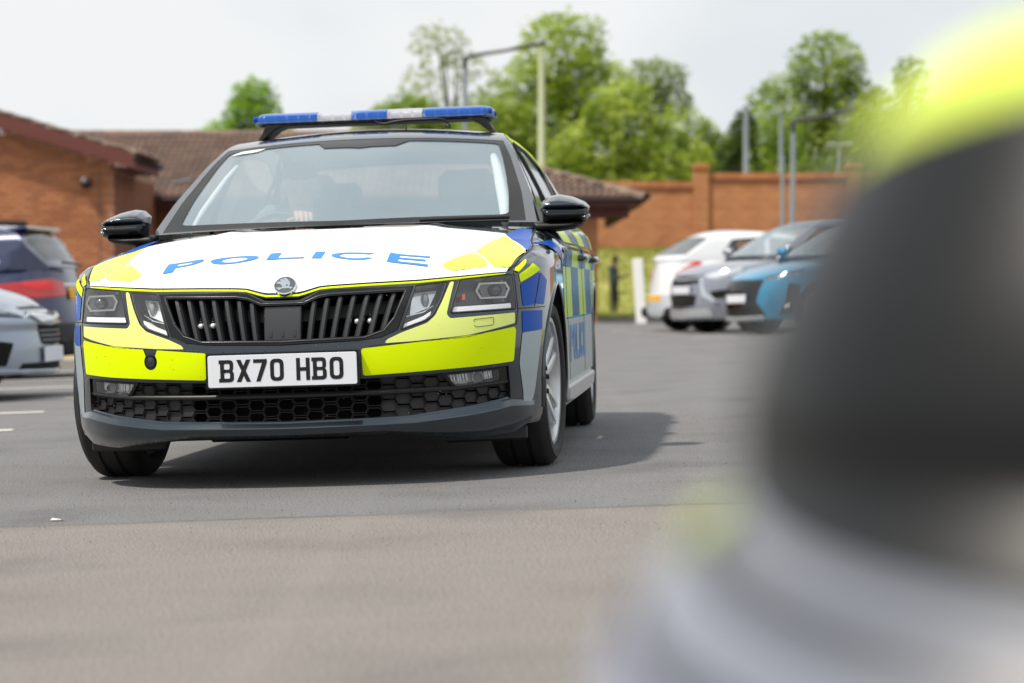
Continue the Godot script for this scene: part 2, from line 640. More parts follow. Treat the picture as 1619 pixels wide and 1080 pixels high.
func wheel(parent: Node3D, at: Vector3, side: float, steer: float, r: float, w: float, rr: float, style: String, called := "wheel") -> Node3D:
	# wheel > tyre, rim, spokes, hub cap
	var o := Node3D.new()
	o.name = called
	parent.add_child(o, true)
	o.position = at
	o.rotation.y = steer
	var ax := Transform3D(Basis(Vector3(0, 1, 0), Vector3(side, 0, 0), Vector3(0, 0, 1) * -side), Vector3.ZERO)   # lathe axis points outwards
	var tm := MB.new()
	var h := w / 2
	var pr := [Vector2(rr, -h * 0.80), Vector2(rr + 0.012, -h * 0.94), Vector2(rr + (r - rr) * 0.5, -h), Vector2(r - 0.022, -h * 0.92), Vector2(r - 0.008, -h * 0.82), Vector2(r - 0.001, -h * 0.70)]
	for g in [-0.42, -0.14, 0.14, 0.42]:
		pr.append_array([Vector2(r, (g - 0.045) * w), Vector2(r - 0.008, (g - 0.03) * w), Vector2(r - 0.008, (g + 0.03) * w), Vector2(r, (g + 0.045) * w)] if absf(g) < 0.4 else [])
	pr.append_array([Vector2(r - 0.001, h * 0.70), Vector2(r - 0.008, h * 0.82), Vector2(r - 0.022, h * 0.92), Vector2(rr + (r - rr) * 0.62, h * 0.995), Vector2(rr + (r - rr) * 0.55, h * 0.98), Vector2(rr + (r - rr) * 0.3, h), Vector2(rr + 0.014, h * 0.95), Vector2(rr + 0.008, h * 0.86), Vector2(rr, h * 0.80)])
	tm.lathe(pr, ax, 72)
	var ty := part(o, "tyre", tm, M.rubber)
	var rm := MB.new()
	rm.lathe([Vector2(rr + 0.010, h * 0.84), Vector2(rr + 0.004, h * 0.88), Vector2(rr - 0.010, h * 0.86), Vector2(rr - 0.016, h * 0.72), Vector2(rr - 0.022, -h * 0.5), Vector2(rr + 0.008, -h * 0.84)], ax, 56)
	part(o, "rim", rm, M.alloy)
	var dk := MB.new()
	dk.lathe([Vector2(0.0, -h * 0.1), Vector2(rr * 0.66, -h * 0.1), Vector2(rr * 0.66, -h * 0.22), Vector2(rr - 0.02, -h * 0.3)], ax, 32, true)
	part(o, "brake_disc", dk, M.dark_metal)
	var n := 5
	for k in n:
		var sp := MB.new()
		var a0 := TAU * k / n + 0.3
		for q: float in ([-1.0, 1.0] if style == "double" else [0.0]):
			# a tapered bar from the hub to the rim
			var rows := []
			for i in 9:
				var f := i / 8.0
				var rad := lerpf(0.045, rr - 0.006, f)
				var ang := a0 + q * lerpf(0.30, 0.20, f) * (0.9 if style == "double" else 0.0)
				var wd := (lerpf(0.020, 0.014, f) if style == "double" else lerpf(0.035, 0.055, f))
				var xo := h * lerpf(0.55, 0.80, pow(f, 0.6)) * side
				var dirv := Vector3(0, cos(ang), sin(ang))
				var tan := Vector3(0, -sin(ang), cos(ang))
				var b := dirv * rad
				rows.append([b + tan * wd + Vector3(xo - side * 0.05, 0, 0), b + tan * wd + Vector3(xo - side * 0.008, 0, 0), b + tan * wd * 0.6 + Vector3(xo, 0, 0), b - tan * wd * 0.6 + Vector3(xo, 0, 0), b - tan * wd + Vector3(xo - side * 0.008, 0, 0), b - tan * wd + Vector3(xo - side * 0.05, 0, 0)])
			for i in 8:
				for j in 5:
					var mid: Vector3 = (rows[i][0] + rows[i][5]) / 2
					sp.quad(rows[i][j], rows[i][j + 1], rows[i + 1][j + 1], rows[i + 1][j], (rows[i][j] + rows[i][j + 1]) / 2 - mid + Vector3(side * 0.0001, 0, 0))
		part(o, "spoke", sp, M.alloy)
	var hb := MB.new()
	hb.lathe([Vector2(0.062, h * 0.2), Vector2(0.060, h * 0.56), Vector2(0.05, h * 0.62), Vector2(0.034, h * 0.62)], ax, 24)
	part(o, "hub", hb, M.alloy)
	var cp := MB.new()
	cp.lathe([Vector2(0.034, h * 0.60), Vector2(0.031, h * 0.66), Vector2(0.0, h * 0.68)], ax, 20)
	part(o, "hub_cap", cp, M.black_gloss)
	for k in 5:
		var bo := MB.new()
		var a := TAU * k / 5
		bo.lathe([Vector2(0.010, 0), Vector2(0.010, 0.012), Vector2(0.007, 0.016), Vector2(0, 0.016)], ax * Transform3D(Basis.IDENTITY, Vector3(cos(a) * 0.048, h * 0.58, sin(a) * 0.048)), 6)
		part(o, "bolt", bo, M.dark_metal)
	return o

func car_base(root: Node3D, k: CarShape, paint: Material, opt := {}) -> void:
	# body shell, bonnet, roof, side frames, glass, floor and wheels of any car
	var c0 := k.c0
	var fine: float = opt.get("cell", 0.07)
	var out := k.outline()
	var L := k.L
	for side: float in [1.0, -1.0]:
		var mb := MB.new()
		var holes: Array = [k.arch(0.0), k.arch(-L)]
		holes.append_array(opt.get("holes", []))
		if side < 0:
			var f := []
			for q in holes: f.append(PackedVector2Array(flip(q)))
			panel(mb, flip(out), f, k.P, c0, Vector2(fine, fine * 0.7))
		else:
			panel(mb, out, holes, k.P, c0, Vector2(fine, fine * 0.7))
		part(root, "body_side", mb, paint)
		# wheel houses and arch lips
		for z: float in [0.0, -L]:
			var wh := MB.new()
			var lip := MB.new()
			var a := k.arch(z)
			var pa := []
			var pb := []
			var na := []
			for i in a.size() - 2:
				var q := Vector2(a[i].x * side, a[i].y)
				var p := k.P(q)
				pa.append(p)
				pb.append(Vector3(side * 0.52, p.y, p.z))
				na.append(Vector3(0, k.d.wr - p.y, z - p.z).normalized())
			wh.grid([pa, pb], [na, na])
			lip.tube(pa, 0.007, 6)
			var fan := Vector3(side * 0.52, 0.35, z)
			for i in pb.size() - 1: wh.tri(pb[i], pb[i + 1], fan, Vector3(side, 0, 0))
			part(root, "wheel_house", wh, M.underside)
			part(root, "arch_lip", lip, paint)
		# glasshouse side
		var gm: Callable = k.G if side > 0 else k.G2
		var umax: float = k.d.prof.size() - 1.0
		var top := k.roof_line(0, umax, 60)
		var poly := PackedVector2Array()
		for p in top: poly.append(p)
		for i in 31:
			var z := lerpf(top[-1].x, top[0].x, i / 30.0)
			poly.append(Vector2(z, k.belt(z) - 0.012))
		var gs := MB.new()
		panel(gs, poly, k.d.wins, gm, c0, Vector2(0.12, 0.06))
		part(root, "side_frame", gs, opt.get("frame", paint))
		for wn in k.d.wins:
			var gl := MB.new()
			panel(gl, wn, [], gm, c0, Vector2(0.15, 0.08), -0.006)
			var win := part(root, "side_window", gl, M.side_glass)
			var tr := MB.new()
			skirt(tr, wn, gm, c0, 0.0015, -0.012, 0.05, 0.0, false)
			var outer := Geometry2D.offset_polygon(ccw(PackedVector2Array(wn)), 0.012)
			panel(tr, outer[0], [wn], gm, c0, Vector2(0.15, 0.08), 0.002)
			part(win, "window_trim", tr, opt.get("trim", M.black_trim))
	# bonnet
	var bp := PackedVector2Array()
	for i in 61:
		var x := lerpf(-0.762, 0.762, i / 60.0)
		bp.append(Vector2(x, k.fz(x, k.yedge_v(x))))
	for i in 16:
		var z := lerpf(0.50, k.zws - 0.12, i / 15.0)
		bp.append(Vector2(k.xe(z), z))
	for i in 16:
		var z := lerpf(k.zws - 0.12, 0.50, i / 15.0)
		bp.append(Vector2(-k.xe(z), z))
	var bm := MB.new()
	panel(bm, bp, [], k.B, c0, Vector2(0.025, 0.025) if opt.has("steer") else Vector2(0.06, 0.06))
	part(root, "bonnet", bm, paint)
	# top strip: windscreen, roof, rear screen
	var um: float = k.d.prof.size() - 1.0
	var ws := PackedVector2Array(k.d.ws)
	var rs := PackedVector2Array(k.d.rs)
	var tm := MB.new()
	panel(tm, PackedVector2Array([Vector2(-1, 0), Vector2(1, 0), Vector2(1, um), Vector2(-1, um)]), [ws, rs], k.T, c0, Vector2(0.09, 0.14), 0.0, 0.01)
	part(root, "roof", tm, opt.get("roof", paint))
	var wm := MB.new()
	panel(wm, ws, [], k.T, c0, Vector2(0.1, 0.15), -0.004, 0.01)
	part(root, "windscreen", wm, opt.get("screen", M.windscreen))
	var rm := MB.new()
	panel(rm, rs, [], k.T, c0, Vector2(0.1, 0.15), -0.004, 0.01)
	part(root, "rear_screen", rm, opt.get("rear_glass", M.side_glass))
	# floor, closing plates
	var fl := MB.new()
	var zr: float = -L - k.zr(0.4) + 0.12
	fl.box(Vector3(0, 0.235, (0.55 + zr) / 2), Vector3(1.06, 0.07, 0.55 - zr), 0.02)
	fl.box(Vector3(0, 0.225, -L / 2), Vector3(1.70, 0.06, L - 2 * k.d.archr - 0.06), 0.02)
	fl.box(Vector3(0, 0.55, -0.42 - 0.05), Vector3(1.5, 0.62, 0.04))
	fl.box(Vector3(0, 0.30, zr + 0.1), Vector3(1.3, 0.16, 0.4), 0.03)
	part(root, "underbody", fl, M.underside)
	# cabin: headlining, dashboard, seats
	var hm := MB.new()
	panel(hm, pts([-0.9, 2.15, 0.9, 2.15, 0.9, 6.1, -0.9, 6.1]), [], k.T, c0, Vector2(0.2, 0.3), -0.03, 0.01)
	part(root, "headlining", hm, M.headlining)
	var da := MB.new()
	var yb: float = k.d.prof[0].y
	da.box(Vector3(0, yb - 0.14, k.zws - 0.32), Vector3(1.40, 0.24, 0.55), 0.05)
	part(root, "dashboard", da, M.dash)
	for x: float in [-0.37, 0.37]:
		for z: float in [k.zws - 1.18, k.zws - 2.02]:
			var se := MB.new()
			var tilt := Basis(Vector3.RIGHT, -0.30)
			se.box(Vector3(x, 0.50, z + 0.22), Vector3(0.48, 0.16, 0.5), 0.05)
			se.box(Vector3(x, yb - 0.16, z - 0.06), Vector3(0.48, 0.66, 0.14), 0.05, tilt)
			var seat := part(root, "seat", se, M.cabin)
			var hr := MB.new()
			hr.box(Vector3(x, yb + 0.21, z - 0.16), Vector3(0.26, 0.17, 0.09), 0.035, tilt)
			part(seat, "head_rest", hr, M.cabin)
	for z: float in [0.0, -L]:
		for side: float in [1.0, -1.0]:
			wheel(root, Vector3(side * k.d.track, k.d.wr, z), side, opt.get("steer", 0.0) if z == 0.0 else 0.0, k.d.wr, k.d.get("tw", 0.215), k.d.get("rr", 0.235), opt.get("spokes", "single"))

# ------------------------------------------------------------------ the patrol car
func patrol_spec() -> Dictionary:
	return {
		"n": 2.6, "L": 2.686, "bot": 0.185, "sill": 0.20,
		"Fy": [0.10, 0.16, 0.22, 0.30, 0.40, 0.50, 0.58, 0.66, 0.72, 0.78, 0.86], "Fv": [0.80, 0.855, 0.86, 0.85, 0.868, 0.87, 0.86, 0.835, 0.805, 0.765, 0.68],
		"Ry": [0.1, 0.3, 0.5, 0.8, 1.0], "Rv": [0.80, 0.86, 0.88, 0.84, 0.78],
		"Wy": [0.10, 0.16, 0.22, 0.30, 0.5, 0.75, 0.80, 0.83, 0.86, 0.95, 1.02], "Wv": [0.84, 0.875, 0.897, 0.905, 0.907, 0.903, 0.905, 0.909, 0.893, 0.878, 0.86],
		"Xz": [-3.4, -3.0, -1.0, -0.6, -0.14, 0.05, 0.18, 0.3, 0.46, 0.55], "Xv": [0.72, 0.78, 0.80, 0.785, 0.80, 0.82, 0.822, 0.81, 0.785, 0.755],
		"ye0": 0.70, "ye1": 0.026, "Vx": [0.0, 0.06, 0.13, 0.17, 0.30, 0.47, 0.63, 0.77], "Vy": [0.655, 0.656, 0.688, 0.692, 0.697, 0.70, 0.714, 0.729],
		"DR": [-0.06, -0.03, 0, 0.05, 0.12, 0.3, 0.6, 0.9, 1.2, 1.5], "RR": [-0.09, -0.042, 0, 0.036, 0.068, 0.118, 0.175, 0.213, 0.238, 0.252], "crease": true,
		"Bz": [-3.4, -2.8, -2.0, -1.0, -0.62], "Bv": [0.99, 0.985, 0.96, 0.945, 0.935],
		"prof": pts([-0.60, 0.940, -0.95, 1.135, -1.30, 1.315, -1.55, 1.366, -1.9, 1.38, -2.3, 1.37, -2.75, 1.315, -3.15, 1.16, -3.46, 1.01]),
		"Ui": [0.0, 1.0, 2.0, 3.0, 4.0, 6.0, 7.0, 8.0], "Bow": [0.20, 0.15, 0.10, 0.03, 0.0, -0.02, -0.06, -0.10], "Cr": [0.01, 0.015, 0.02, 0.034, 0.04, 0.04, 0.02, 0.0],
		"S2y": [0.90, 0.955, 1.08, 1.235, 1.33, 1.366, 1.384], "S2v": [0.805, 0.787, 0.748, 0.675, 0.618, 0.585, 0.55],
		"ws": pts([-0.945, 0.06, 0.0, 0.0, 0.945, 0.06, 0.955, 1.0, 0.965, 2.02, 0.5, 2.07, 0.0, 2.08, -0.5, 2.07, -0.965, 2.02, -0.955, 1.0]),
		"rs": pts([-0.86, 6.2, 0.86, 6.2, 0.88, 7.75, -0.88, 7.75]),
		"wins": [rounded(pts([-0.86, 0.955, -1.62, 0.965, -1.60, 1.325, -1.42, 1.31, -1.20, 1.235]), 0.03), rounded(pts([-1.70, 0.967, -2.50, 0.985, -2.62, 1.09, -2.68, 1.255, -2.3, 1.322, -1.69, 1.33]), 0.03), rounded(pts([-2.60, 0.995, -3.02, 1.03, -2.80, 1.235, -2.73, 1.24]), 0.03)],
		"archr": 0.372, "wr": 0.318, "rr": 0.236, "track": 0.775, "tw": 0.225,
	}

static func letter(ch: String, w: float, h: float, sv: float, sh: float) -> Array:
	# [outline, holes...] in a box of w by h; sv, sh are the widths of upright and level strokes
	match ch:
		"P":
			var o := PackedVector2Array([Vector2(0, 0), Vector2(sv, 0), Vector2(sv, h * 0.40), Vector2(w * 0.6, h * 0.40)])
			for i in 13:
				var a := -PI / 2 + PI * i / 12
				o.append(Vector2(w * 0.6 + w * 0.4 * cos(a), h * 0.70 + h * 0.30 * sin(a)))
			o.append(Vector2(0, h))
			var q := PackedVector2Array([Vector2(sv, h * 0.40 + sh), Vector2(w * 0.58, h * 0.40 + sh)])
			for i in 13:
				var a := -PI / 2 + PI * i / 12
				q.append(Vector2(w * 0.58 + (w * 0.42 - sv) * cos(a), h * 0.70 + (h * 0.30 - sh) * sin(a)))
			q.append(Vector2(sv, h - sh))
			return [o, q]
		"O":
			return [oval(Vector2(w / 2, h / 2), Vector2(w / 2, h / 2), 36), oval(Vector2(w / 2, h / 2), Vector2(w / 2 - sv, h / 2 - sh), 36)]
		"C":
			var o := PackedVector2Array()
			for i in 31:
				var a := 0.62 + (TAU - 1.24) * i / 30
				o.append(Vector2(w / 2 + w / 2 * cos(a) * 1.05, h / 2 + h / 2 * sin(a)))
			for i in 31:
				var a := TAU - 0.62 - (TAU - 1.24) * i / 30
				o.append(Vector2(w / 2 + (w / 2 - sv) * cos(a) * 1.25, h / 2 + (h / 2 - sh) * sin(a)))
			return [o]
		"L": return [PackedVector2Array([Vector2(0, 0), Vector2(w, 0), Vector2(w, sh), Vector2(sv, sh), Vector2(sv, h), Vector2(0, h)])]
		"I": return [PackedVector2Array([Vector2(0, 0), Vector2(w, 0), Vector2(w, h), Vector2(0, h)])]
		"H": return [PackedVector2Array([Vector2(0, 0), Vector2(sv, 0), Vector2(sv, h / 2 - sh / 2), Vector2(w - sv, h / 2 - sh / 2), Vector2(w - sv, 0), Vector2(w, 0), Vector2(w, h), Vector2(w - sv, h), Vector2(w - sv, h / 2 + sh / 2), Vector2(sv, h / 2 + sh / 2), Vector2(sv, h), Vector2(0, h)])]
		"E": return [PackedVector2Array([Vector2(0, 0), Vector2(w, 0), Vector2(w, sh), Vector2(sv, sh), Vector2(sv, h / 2 - sh / 2), Vector2(w * 0.92, h / 2 - sh / 2), Vector2(w * 0.92, h / 2 + sh / 2), Vector2(sv, h / 2 + sh / 2), Vector2(sv, h - sh), Vector2(w, h - sh), Vector2(w, h), Vector2(0, h)])]
		"7": return [PackedVector2Array([Vector2(w * 0.18, 0), Vector2(w * 0.18 + sv * 1.1, 0), Vector2(w, h - sh), Vector2(w, h), Vector2(0, h), Vector2(0, h - sh), Vector2(w - sv * 1.25, h - sh)])]
		"0": return [rounded([Vector2(0, 0), Vector2(w, 0), Vector2(w, h), Vector2(0, h)], w * 0.42, 6), rounded([Vector2(sv, sh), Vector2(w - sv, sh), Vector2(w - sv, h - sh), Vector2(sv, h - sh)], w * 0.20, 6)]
		"B":
			var o := PackedVector2Array([Vector2(-sv * 0.35, 0), Vector2(w * 0.75, 0)])
			o.append_array(PackedVector2Array([Vector2(w * 0.93, h * 0.05), Vector2(w, h * 0.15), Vector2(w, h * 0.40), Vector2(w * 0.90, h * 0.51), Vector2(w * 0.97, h * 0.62), Vector2(w * 0.97, h * 0.86), Vector2(w * 0.90, h * 0.96), Vector2(w * 0.73, h), Vector2(-sv * 0.35, h), Vector2(-sv * 0.35, h - sh), Vector2(0, h - sh), Vector2(0, sh), Vector2(-sv * 0.35, sh)]))
			return [o, rounded([Vector2(sv, sh), Vector2(w - sv, sh), Vector2(w - sv, h * 0.5 - sh * 0.45), Vector2(sv, h * 0.5 - sh * 0.45)], w * 0.1), rounded([Vector2(sv, h * 0.5 + sh * 0.45), Vector2(w - sv * 1.05, h * 0.5 + sh * 0.45), Vector2(w - sv * 1.05, h - sh), Vector2(sv, h - sh)], w * 0.1)]
		"X":
			var a := PackedVector2Array([Vector2(-sv * 0.1, 0), Vector2(sv * 1.05, 0), Vector2(w + sv * 0.1, h), Vector2(w - sv * 1.05, h)])
			var b := PackedVector2Array([Vector2(w - sv * 1.05, 0), Vector2(w + sv * 0.1, 0), Vector2(sv * 1.05, h), Vector2(-sv * 0.1, h)])
			return [Geometry2D.merge_polygons(a, b)[0]]
	return [oval(Vector2(w / 2, h / 2), Vector2(w / 2, h / 2))]

func pillow(parent: Node3D, called: String, poly: PackedVector2Array, at: Transform3D, front: float, back: float, edge: float, m: Material, cell := 0.012, tilt := 0.0) -> MeshInstance3D:
	# a rounded slab: the outline in the xy plane of "at", swelling to front and back within "edge" of its rim
	var mb := MB.new()
	var q := ccw(poly)
	for sg: float in [1.0, -1.0]:
		var depth := front if sg > 0 else back
		var mp := func(p: Vector2) -> Vector3:
			var dd := 1e9
			for i in q.size(): dd = minf(dd, p.distance_to(Geometry2D.get_closest_point_to_segment(p, q[i], q[(i + 1) % q.size()])))
			if not Geometry2D.is_point_in_polygon(p, q): dd = 0.0
			var t := 1 - clampf(dd / edge, 0, 1)
			return at * Vector3(p.x, p.y, sg * depth * sqrt(maxf(0.0, 1 - t * t)))
		var ctr := Vector2.ZERO
		for p in q: ctr += p / q.size()
		if tilt != 0.0:
			var flat_map := mp
			var ylow := q[0].y
			for p in q: ylow = minf(ylow, p.y)
			mp = func(p: Vector2) -> Vector3: return flat_map.call(p) - at.basis.z * (tilt * (p.y - ylow))
		panel(mb, q, [], mp, at * Vector3(ctr.x, ctr.y, -sg * 0.3), Vector2(cell, cell), 0.0, 0.003)
	return part(parent, called, mb, m)

func patrol_car() -> void:
	var root := thing("patrol_car", "patrol car with white and yellow bonnet, blue roof lights and black grille", "police car")
	root.transform = Transform3D(Basis(Vector3.UP, deg_to_rad(-4.9)) * Basis(Vector3.BACK, deg_to_rad(1.9)), Vector3(-0.706, 0, -9.257))
	var k := CarShape.new(patrol_spec())
	var c0 := k.c0
	var fine := Vector2(0.03, 0.025)
	# --- openings of the nose, left half; mirrored for the right
	var head := rounded(pts([0.632, 0.709, 0.873, 0.7245, 0.895, 0.600, 0.594, 0.592]), 0.012)
	var inner := rounded(pts([0.466, 0.692, 0.583, 0.7025, 0.556, 0.633, 0.526, 0.585, 0.503, 0.570, 0.413, 0.541]), 0.008)
	var grille_out := PackedVector2Array(pts([-0.002, 0.650, 0.068, 0.650, 0.128, 0.683, 0.17, 0.688, 0.458, 0.691, 0.403, 0.540, 0.345, 0.516, 0.27, 0.507, -0.002, 0.499]))
	var low := PackedVector2Array(pts([-0.002, 0.374, 0.28, 0.376, 0.554, 0.384, 0.842, 0.398, 0.850, 0.282, 0.68, 0.262, 0.46, 0.240, -0.002, 0.233]))
	car_base(root, k, M.paint, {"cell": 0.045, "holes": [head, inner, grille_out, low], "steer": deg_to_rad(-4.0), "spokes": "double", "frame": M.paint, "screen": M.windscreen})
	for sd: float in [1.0, -1.0]:
		var F := func(p): return p if sd > 0 else PackedVector2Array(flip(p))
		# --- headlight: bowl, projector, strip, cover
		var hl := Node3D.new()
		hl.name = "headlight" if sd > 0 else "headlight_001"
		root.add_child(hl)
		var mb := MB.new()
		panel(mb, F.call(head), [], k.P, c0, fine, -0.075)
		skirt(mb, F.call(head), k.P, c0, -0.002, -0.075, 0.03, 0.0, false)
		part(hl, "lamp_bowl", mb, M.lamp_bowl)
		mb = MB.new()
		var drl := rounded(pts([0.612, 0.6145, 0.870, 0.6205, 0.873, 0.604, 0.604, 0.5965]), 0.004)
		block(mb, F.call(drl), k.P, c0, fine, -0.05, -0.005)
		part(hl, "light_strip", mb, M.light_strip)
		var pj := pt_on(k.P, Vector2(0.775 * sd, 0.666), c0)
		var fw := Vector3(0.12 * sd, -0.02, 1).normalized()
		var bs := Basis.looking_at(-fw, Vector3.UP)
		mb = MB.new()
		mb.ball(pj[0] - fw * 0.066 + Vector3(0.008 * sd, 0, 0), Vector3(0.027, 0.023, 0.024), 20, 10, bs)
		part(hl, "projector_lens", mb, M.lens_dark)
		mb = MB.new()
		var hexo := pts([-0.062, 0.0, -0.048, 0.029, 0.048, 0.030, 0.062, 0.006, 0.048, -0.028, -0.046, -0.029])
		var hexi := pts([-0.054, 0.0, -0.042, 0.0225, 0.043, 0.0235, 0.054, 0.005, 0.043, -0.0215, -0.040, -0.0225])
		var pm := func(q: Vector2) -> Vector3: return pj[0] - fw * 0.045 + bs * Vector3(q.x, q.y, 0)
		block(mb, hexo, pm, pm.call(Vector2.ZERO) - fw, Vector2(0.05, 0.05), -0.02, 0.0, 0.0, [PackedVector2Array(hexi)])
		part(hl, "lens_frame", mb, M.chrome)
		mb = MB.new()
		panel(mb, hexi, [], pm, pm.call(Vector2.ZERO) - fw, Vector2(0.05, 0.05), -0.018)
		part(hl, "projector_bowl", mb, M.grey_plastic)
		mb = MB.new()
		var side_bar := rounded(pts([0.846, 0.712, 0.858, 0.7125, 0.868, 0.63, 0.852, 0.63]), 0.003)
		block(mb, F.call(side_bar), k.P, c0, fine, -0.07, -0.03)
		part(hl, "reflector", mb, M.grey_plastic)
		if sd > 0:
			mb = MB.new()
			block(mb, rounded(pts([0.668, 0.672, 0.682, 0.673, 0.682, 0.650, 0.668, 0.649]), 0.002), k.P, c0, fine, -0.07, -0.05)
			part(hl, "orange_sticker", mb, M.orange)
		mb = MB.new()
		panel(mb, F.call(head), [], k.P, c0, fine, 0.001)
		part(hl, "lamp_cover", mb, M.lamp_cover)
		# --- inner lamp
		var il := Node3D.new()
		il.name = "inner_lamp" if sd > 0 else "inner_lamp_001"
		root.add_child(il)
		mb = MB.new()
		panel(mb, F.call(inner), [], k.P, c0, fine, -0.07)
		skirt(mb, F.call(inner), k.P, c0, -0.002, -0.07, 0.03, 0.0, false)
		part(il, "lamp_bowl", mb, M.lamp_bowl)
		mb = MB.new()
		block(mb, F.call(rounded(pts([0.420, 0.5455, 0.500, 0.5745, 0.521, 0.590, 0.524, 0.603, 0.494, 0.586, 0.428, 0.562]), 0.004)), k.P, c0, fine, -0.05, -0.005)
		part(il, "light_strip", mb, M.light_strip)
		mb = MB.new()
		block(mb, F.call(rounded(pts([0.455, 0.600, 0.463, 0.684, 0.560, 0.692, 0.530, 0.628]), 0.006)), k.P, c0, fine, -0.068, -0.05)
		part(il, "reflector", mb, M.reflector)
		mb = MB.new()
		var bl := pt_on(k.P, Vector2(0.512 * sd, 0.655), c0)
		mb.ball(bl[0] - bl[1] * 0.045, Vector3(0.014, 0.026, 0.014), 14, 8)
		part(il, "bulb", mb, M.clear_lens)
		mb = MB.new()
		var rail := []
		for q in dense(F.call(PackedVector2Array(pts([0.437, 0.592, 0.500, 0.606, 0.540, 0.627]))), 0.02, false):
			var r := pt_on(k.P, q, c0)
			rail.append(r[0] - r[1] * 0.03)
		mb.tube(rail, 0.0022, 6)
		part(il, "lamp_divider", mb, M.chrome)
		mb = MB.new()
		panel(mb, F.call(inner), [], k.P, c0, fine, 0.001)
		part(il, "lamp_cover", mb, M.lamp_cover)
		# --- vinyl: strip under the lamps paled for sky glare, bright bumper block, wing panels
		mb = MB.new()
		var strip := rounded(pts([0.594, 0.702, 0.609, 0.703, 0.579, 0.590, 0.592, 0.574, 0.886, 0.586, 0.884, 0.549, 0.66, 0.5135, 0.46, 0.500, 0.355, 0.4965, 0.364, 0.509, 0.413, 0.5305, 0.508, 0.562, 0.538, 0.588, 0.566, 0.640]), 0.008)
		block(mb, F.call(strip), k.P, c0, fine, -0.001, 0.0012)
		var st := part(root, "skylit_bumper_vinyl", mb, M.yellow_skylit)
		if sd > 0: st.set_meta("label", "yellow vinyl strip round the headlights, its sky glare put into a paler colour")
		if sd > 0:
			lines(root, "washer_cover_joint", [rounded(pts([0.685, 0.567, 0.775, 0.572, 0.772, 0.545, 0.690, 0.540]), 0.008)], k.P, c0, 0.0012, M.seam, 0.0012)
		mb = MB.new()
		var yb := rounded(pts([0.273, 0.480, 0.5, 0.4985, 0.7, 0.515, 0.882, 0.5355, 0.889, 0.525, 0.871, 0.413, 0.68, 0.402, 0.46, 0.393, 0.277, 0.386]), 0.01)
		var hl2 := []
		if sd < 0:
			hl2 = [oval(Vector2(-0.49, 0.4555), Vector2(0.027, 0.029), 28), PackedVector2Array(pts([-0.508, 0.47, -0.472, 0.47, -0.455, 0.51, -0.525, 0.51]))]
			hl2 = [Geometry2D.merge_polygons(hl2[0], hl2[1])[0]]
		panel(mb, F.call(yb), hl2, k.P, c0, fine, 0.0012)
		part(root, "yellow_bumper_vinyl", mb, M.yellow)
		mb = MB.new()
		panel(mb, F.call(rounded(pts([0.916, 0.722, 1.035, 0.762, 1.092, 0.738, 0.926, 0.694]), 0.006)), [], k.P, c0, fine, 0.0014)
		for q: PackedVector2Array in Geometry2D.intersect_polygons(rounded(pts([0.893, 0.736, 0.985, 0.785, 1.022, 0.776, 0.918, 0.731]), 0.004), Geometry2D.offset_polygon(ccw(k.outline()), -0.004)[0]): panel(mb, F.call(q), [], k.P, c0, fine, 0.0014)
		part(root, "yellow_wing_vinyl", mb, M.yellow)
		mb = MB.new()
		panel(mb, F.call(rounded(pts([0.926, 0.688, 1.065, 0.728, 1.084, 0.724, 1.022, 0.612, 0.938, 0.607]), 0.010)), [], k.P, c0, fine, 0.0014)
		panel(mb, F.call(rounded(pts([1.093, 0.730, 1.17, 0.700, 1.118, 0.61, 1.032, 0.616]), 0.010)), [], k.P, c0, fine, 0.0014)
		for q: PackedVector2Array in Geometry2D.intersect_polygons(pts([1.000, 0.792, 1.09, 0.90, 1.30, 0.92, 1.32, 0.875, 1.16, 0.815, 1.032, 0.778]), Geometry2D.offset_polygon(ccw(k.outline()), -0.004)[0]): panel(mb, F.call(q), [], k.P, c0, fine, 0.0014)
		part(root, "blue_wing_vinyl", mb, M.blue)
		mb = MB.new()
		panel(mb, F.call(pts([0.932, 0.590, 1.10, 0.590, 1.088, 0.521, 0.928, 0.514])), [], k.P, c0, fine, 0.0014)
		part(root, "blue_bumper_vinyl", mb, M.blue)
		mb = MB.new()
		panel(mb, F.call(rounded(pts([0.927, 0.5125, 1.086, 0.5195, 0.995, 0.275, 0.965, 0.244, 0.930, 0.252, 0.904, 0.406]), 0.012)), [], k.P, c0, fine, 0.0014)
		part(root, "silver_bumper_vinyl", mb, M.silver_vinyl)
		# --- fog lamp
		var fg := Node3D.new()
		fg.name = "fog_lamp" if sd > 0 else "fog_lamp_001"
		root.add_child(fg)
		mb = MB.new()
		var fo := rounded(pts([0.552, 0.381, 0.840, 0.395, 0.841, 0.345, 0.602, 0.326]), 0.006)
		var fl := rounded(pts([0.574, 0.3755, 0.795, 0.386, 0.793, 0.3485, 0.610, 0.3335]), 0.008)
		block(mb, F.call(fo), k.P, c0, fine, -0.05, -0.006, 0.0, [PackedVector2Array(F.call(fl))])
		part(fg, "lamp_surround", mb, M.black_gloss)
		mb = MB.new()
		panel(mb, F.call(fl), [], k.P, c0, fine, -0.045)
		part(fg, "reflector", mb, M.reflector)
		var rng := RandomNumberGenerator.new()
		rng.seed = 5
		mb = MB.new()
		for i in 15:
			var s := 0.60 + 0.013 * i
			if s > 0.675 and s < 0.718: continue
			var yt := lerpf(0.371, 0.380, (s - 0.58) / 0.2)
			var yl := lerpf(0.343, 0.352, (s - 0.60) / 0.19)
			block(mb, F.call(pts([s, yl, s + 0.0075, yl, s + 0.0065 - 0.004, yt, s - 0.004, yt])), k.P, c0, fine, -0.042, -0.022 - 0.008 * rng.randf(), 0.002)
		part(fg, "lens_ribs", mb, M.reflector)
		mb = MB.new()
		var fb := pt_on(k.P, Vector2(0.696 * sd, 0.364), c0)
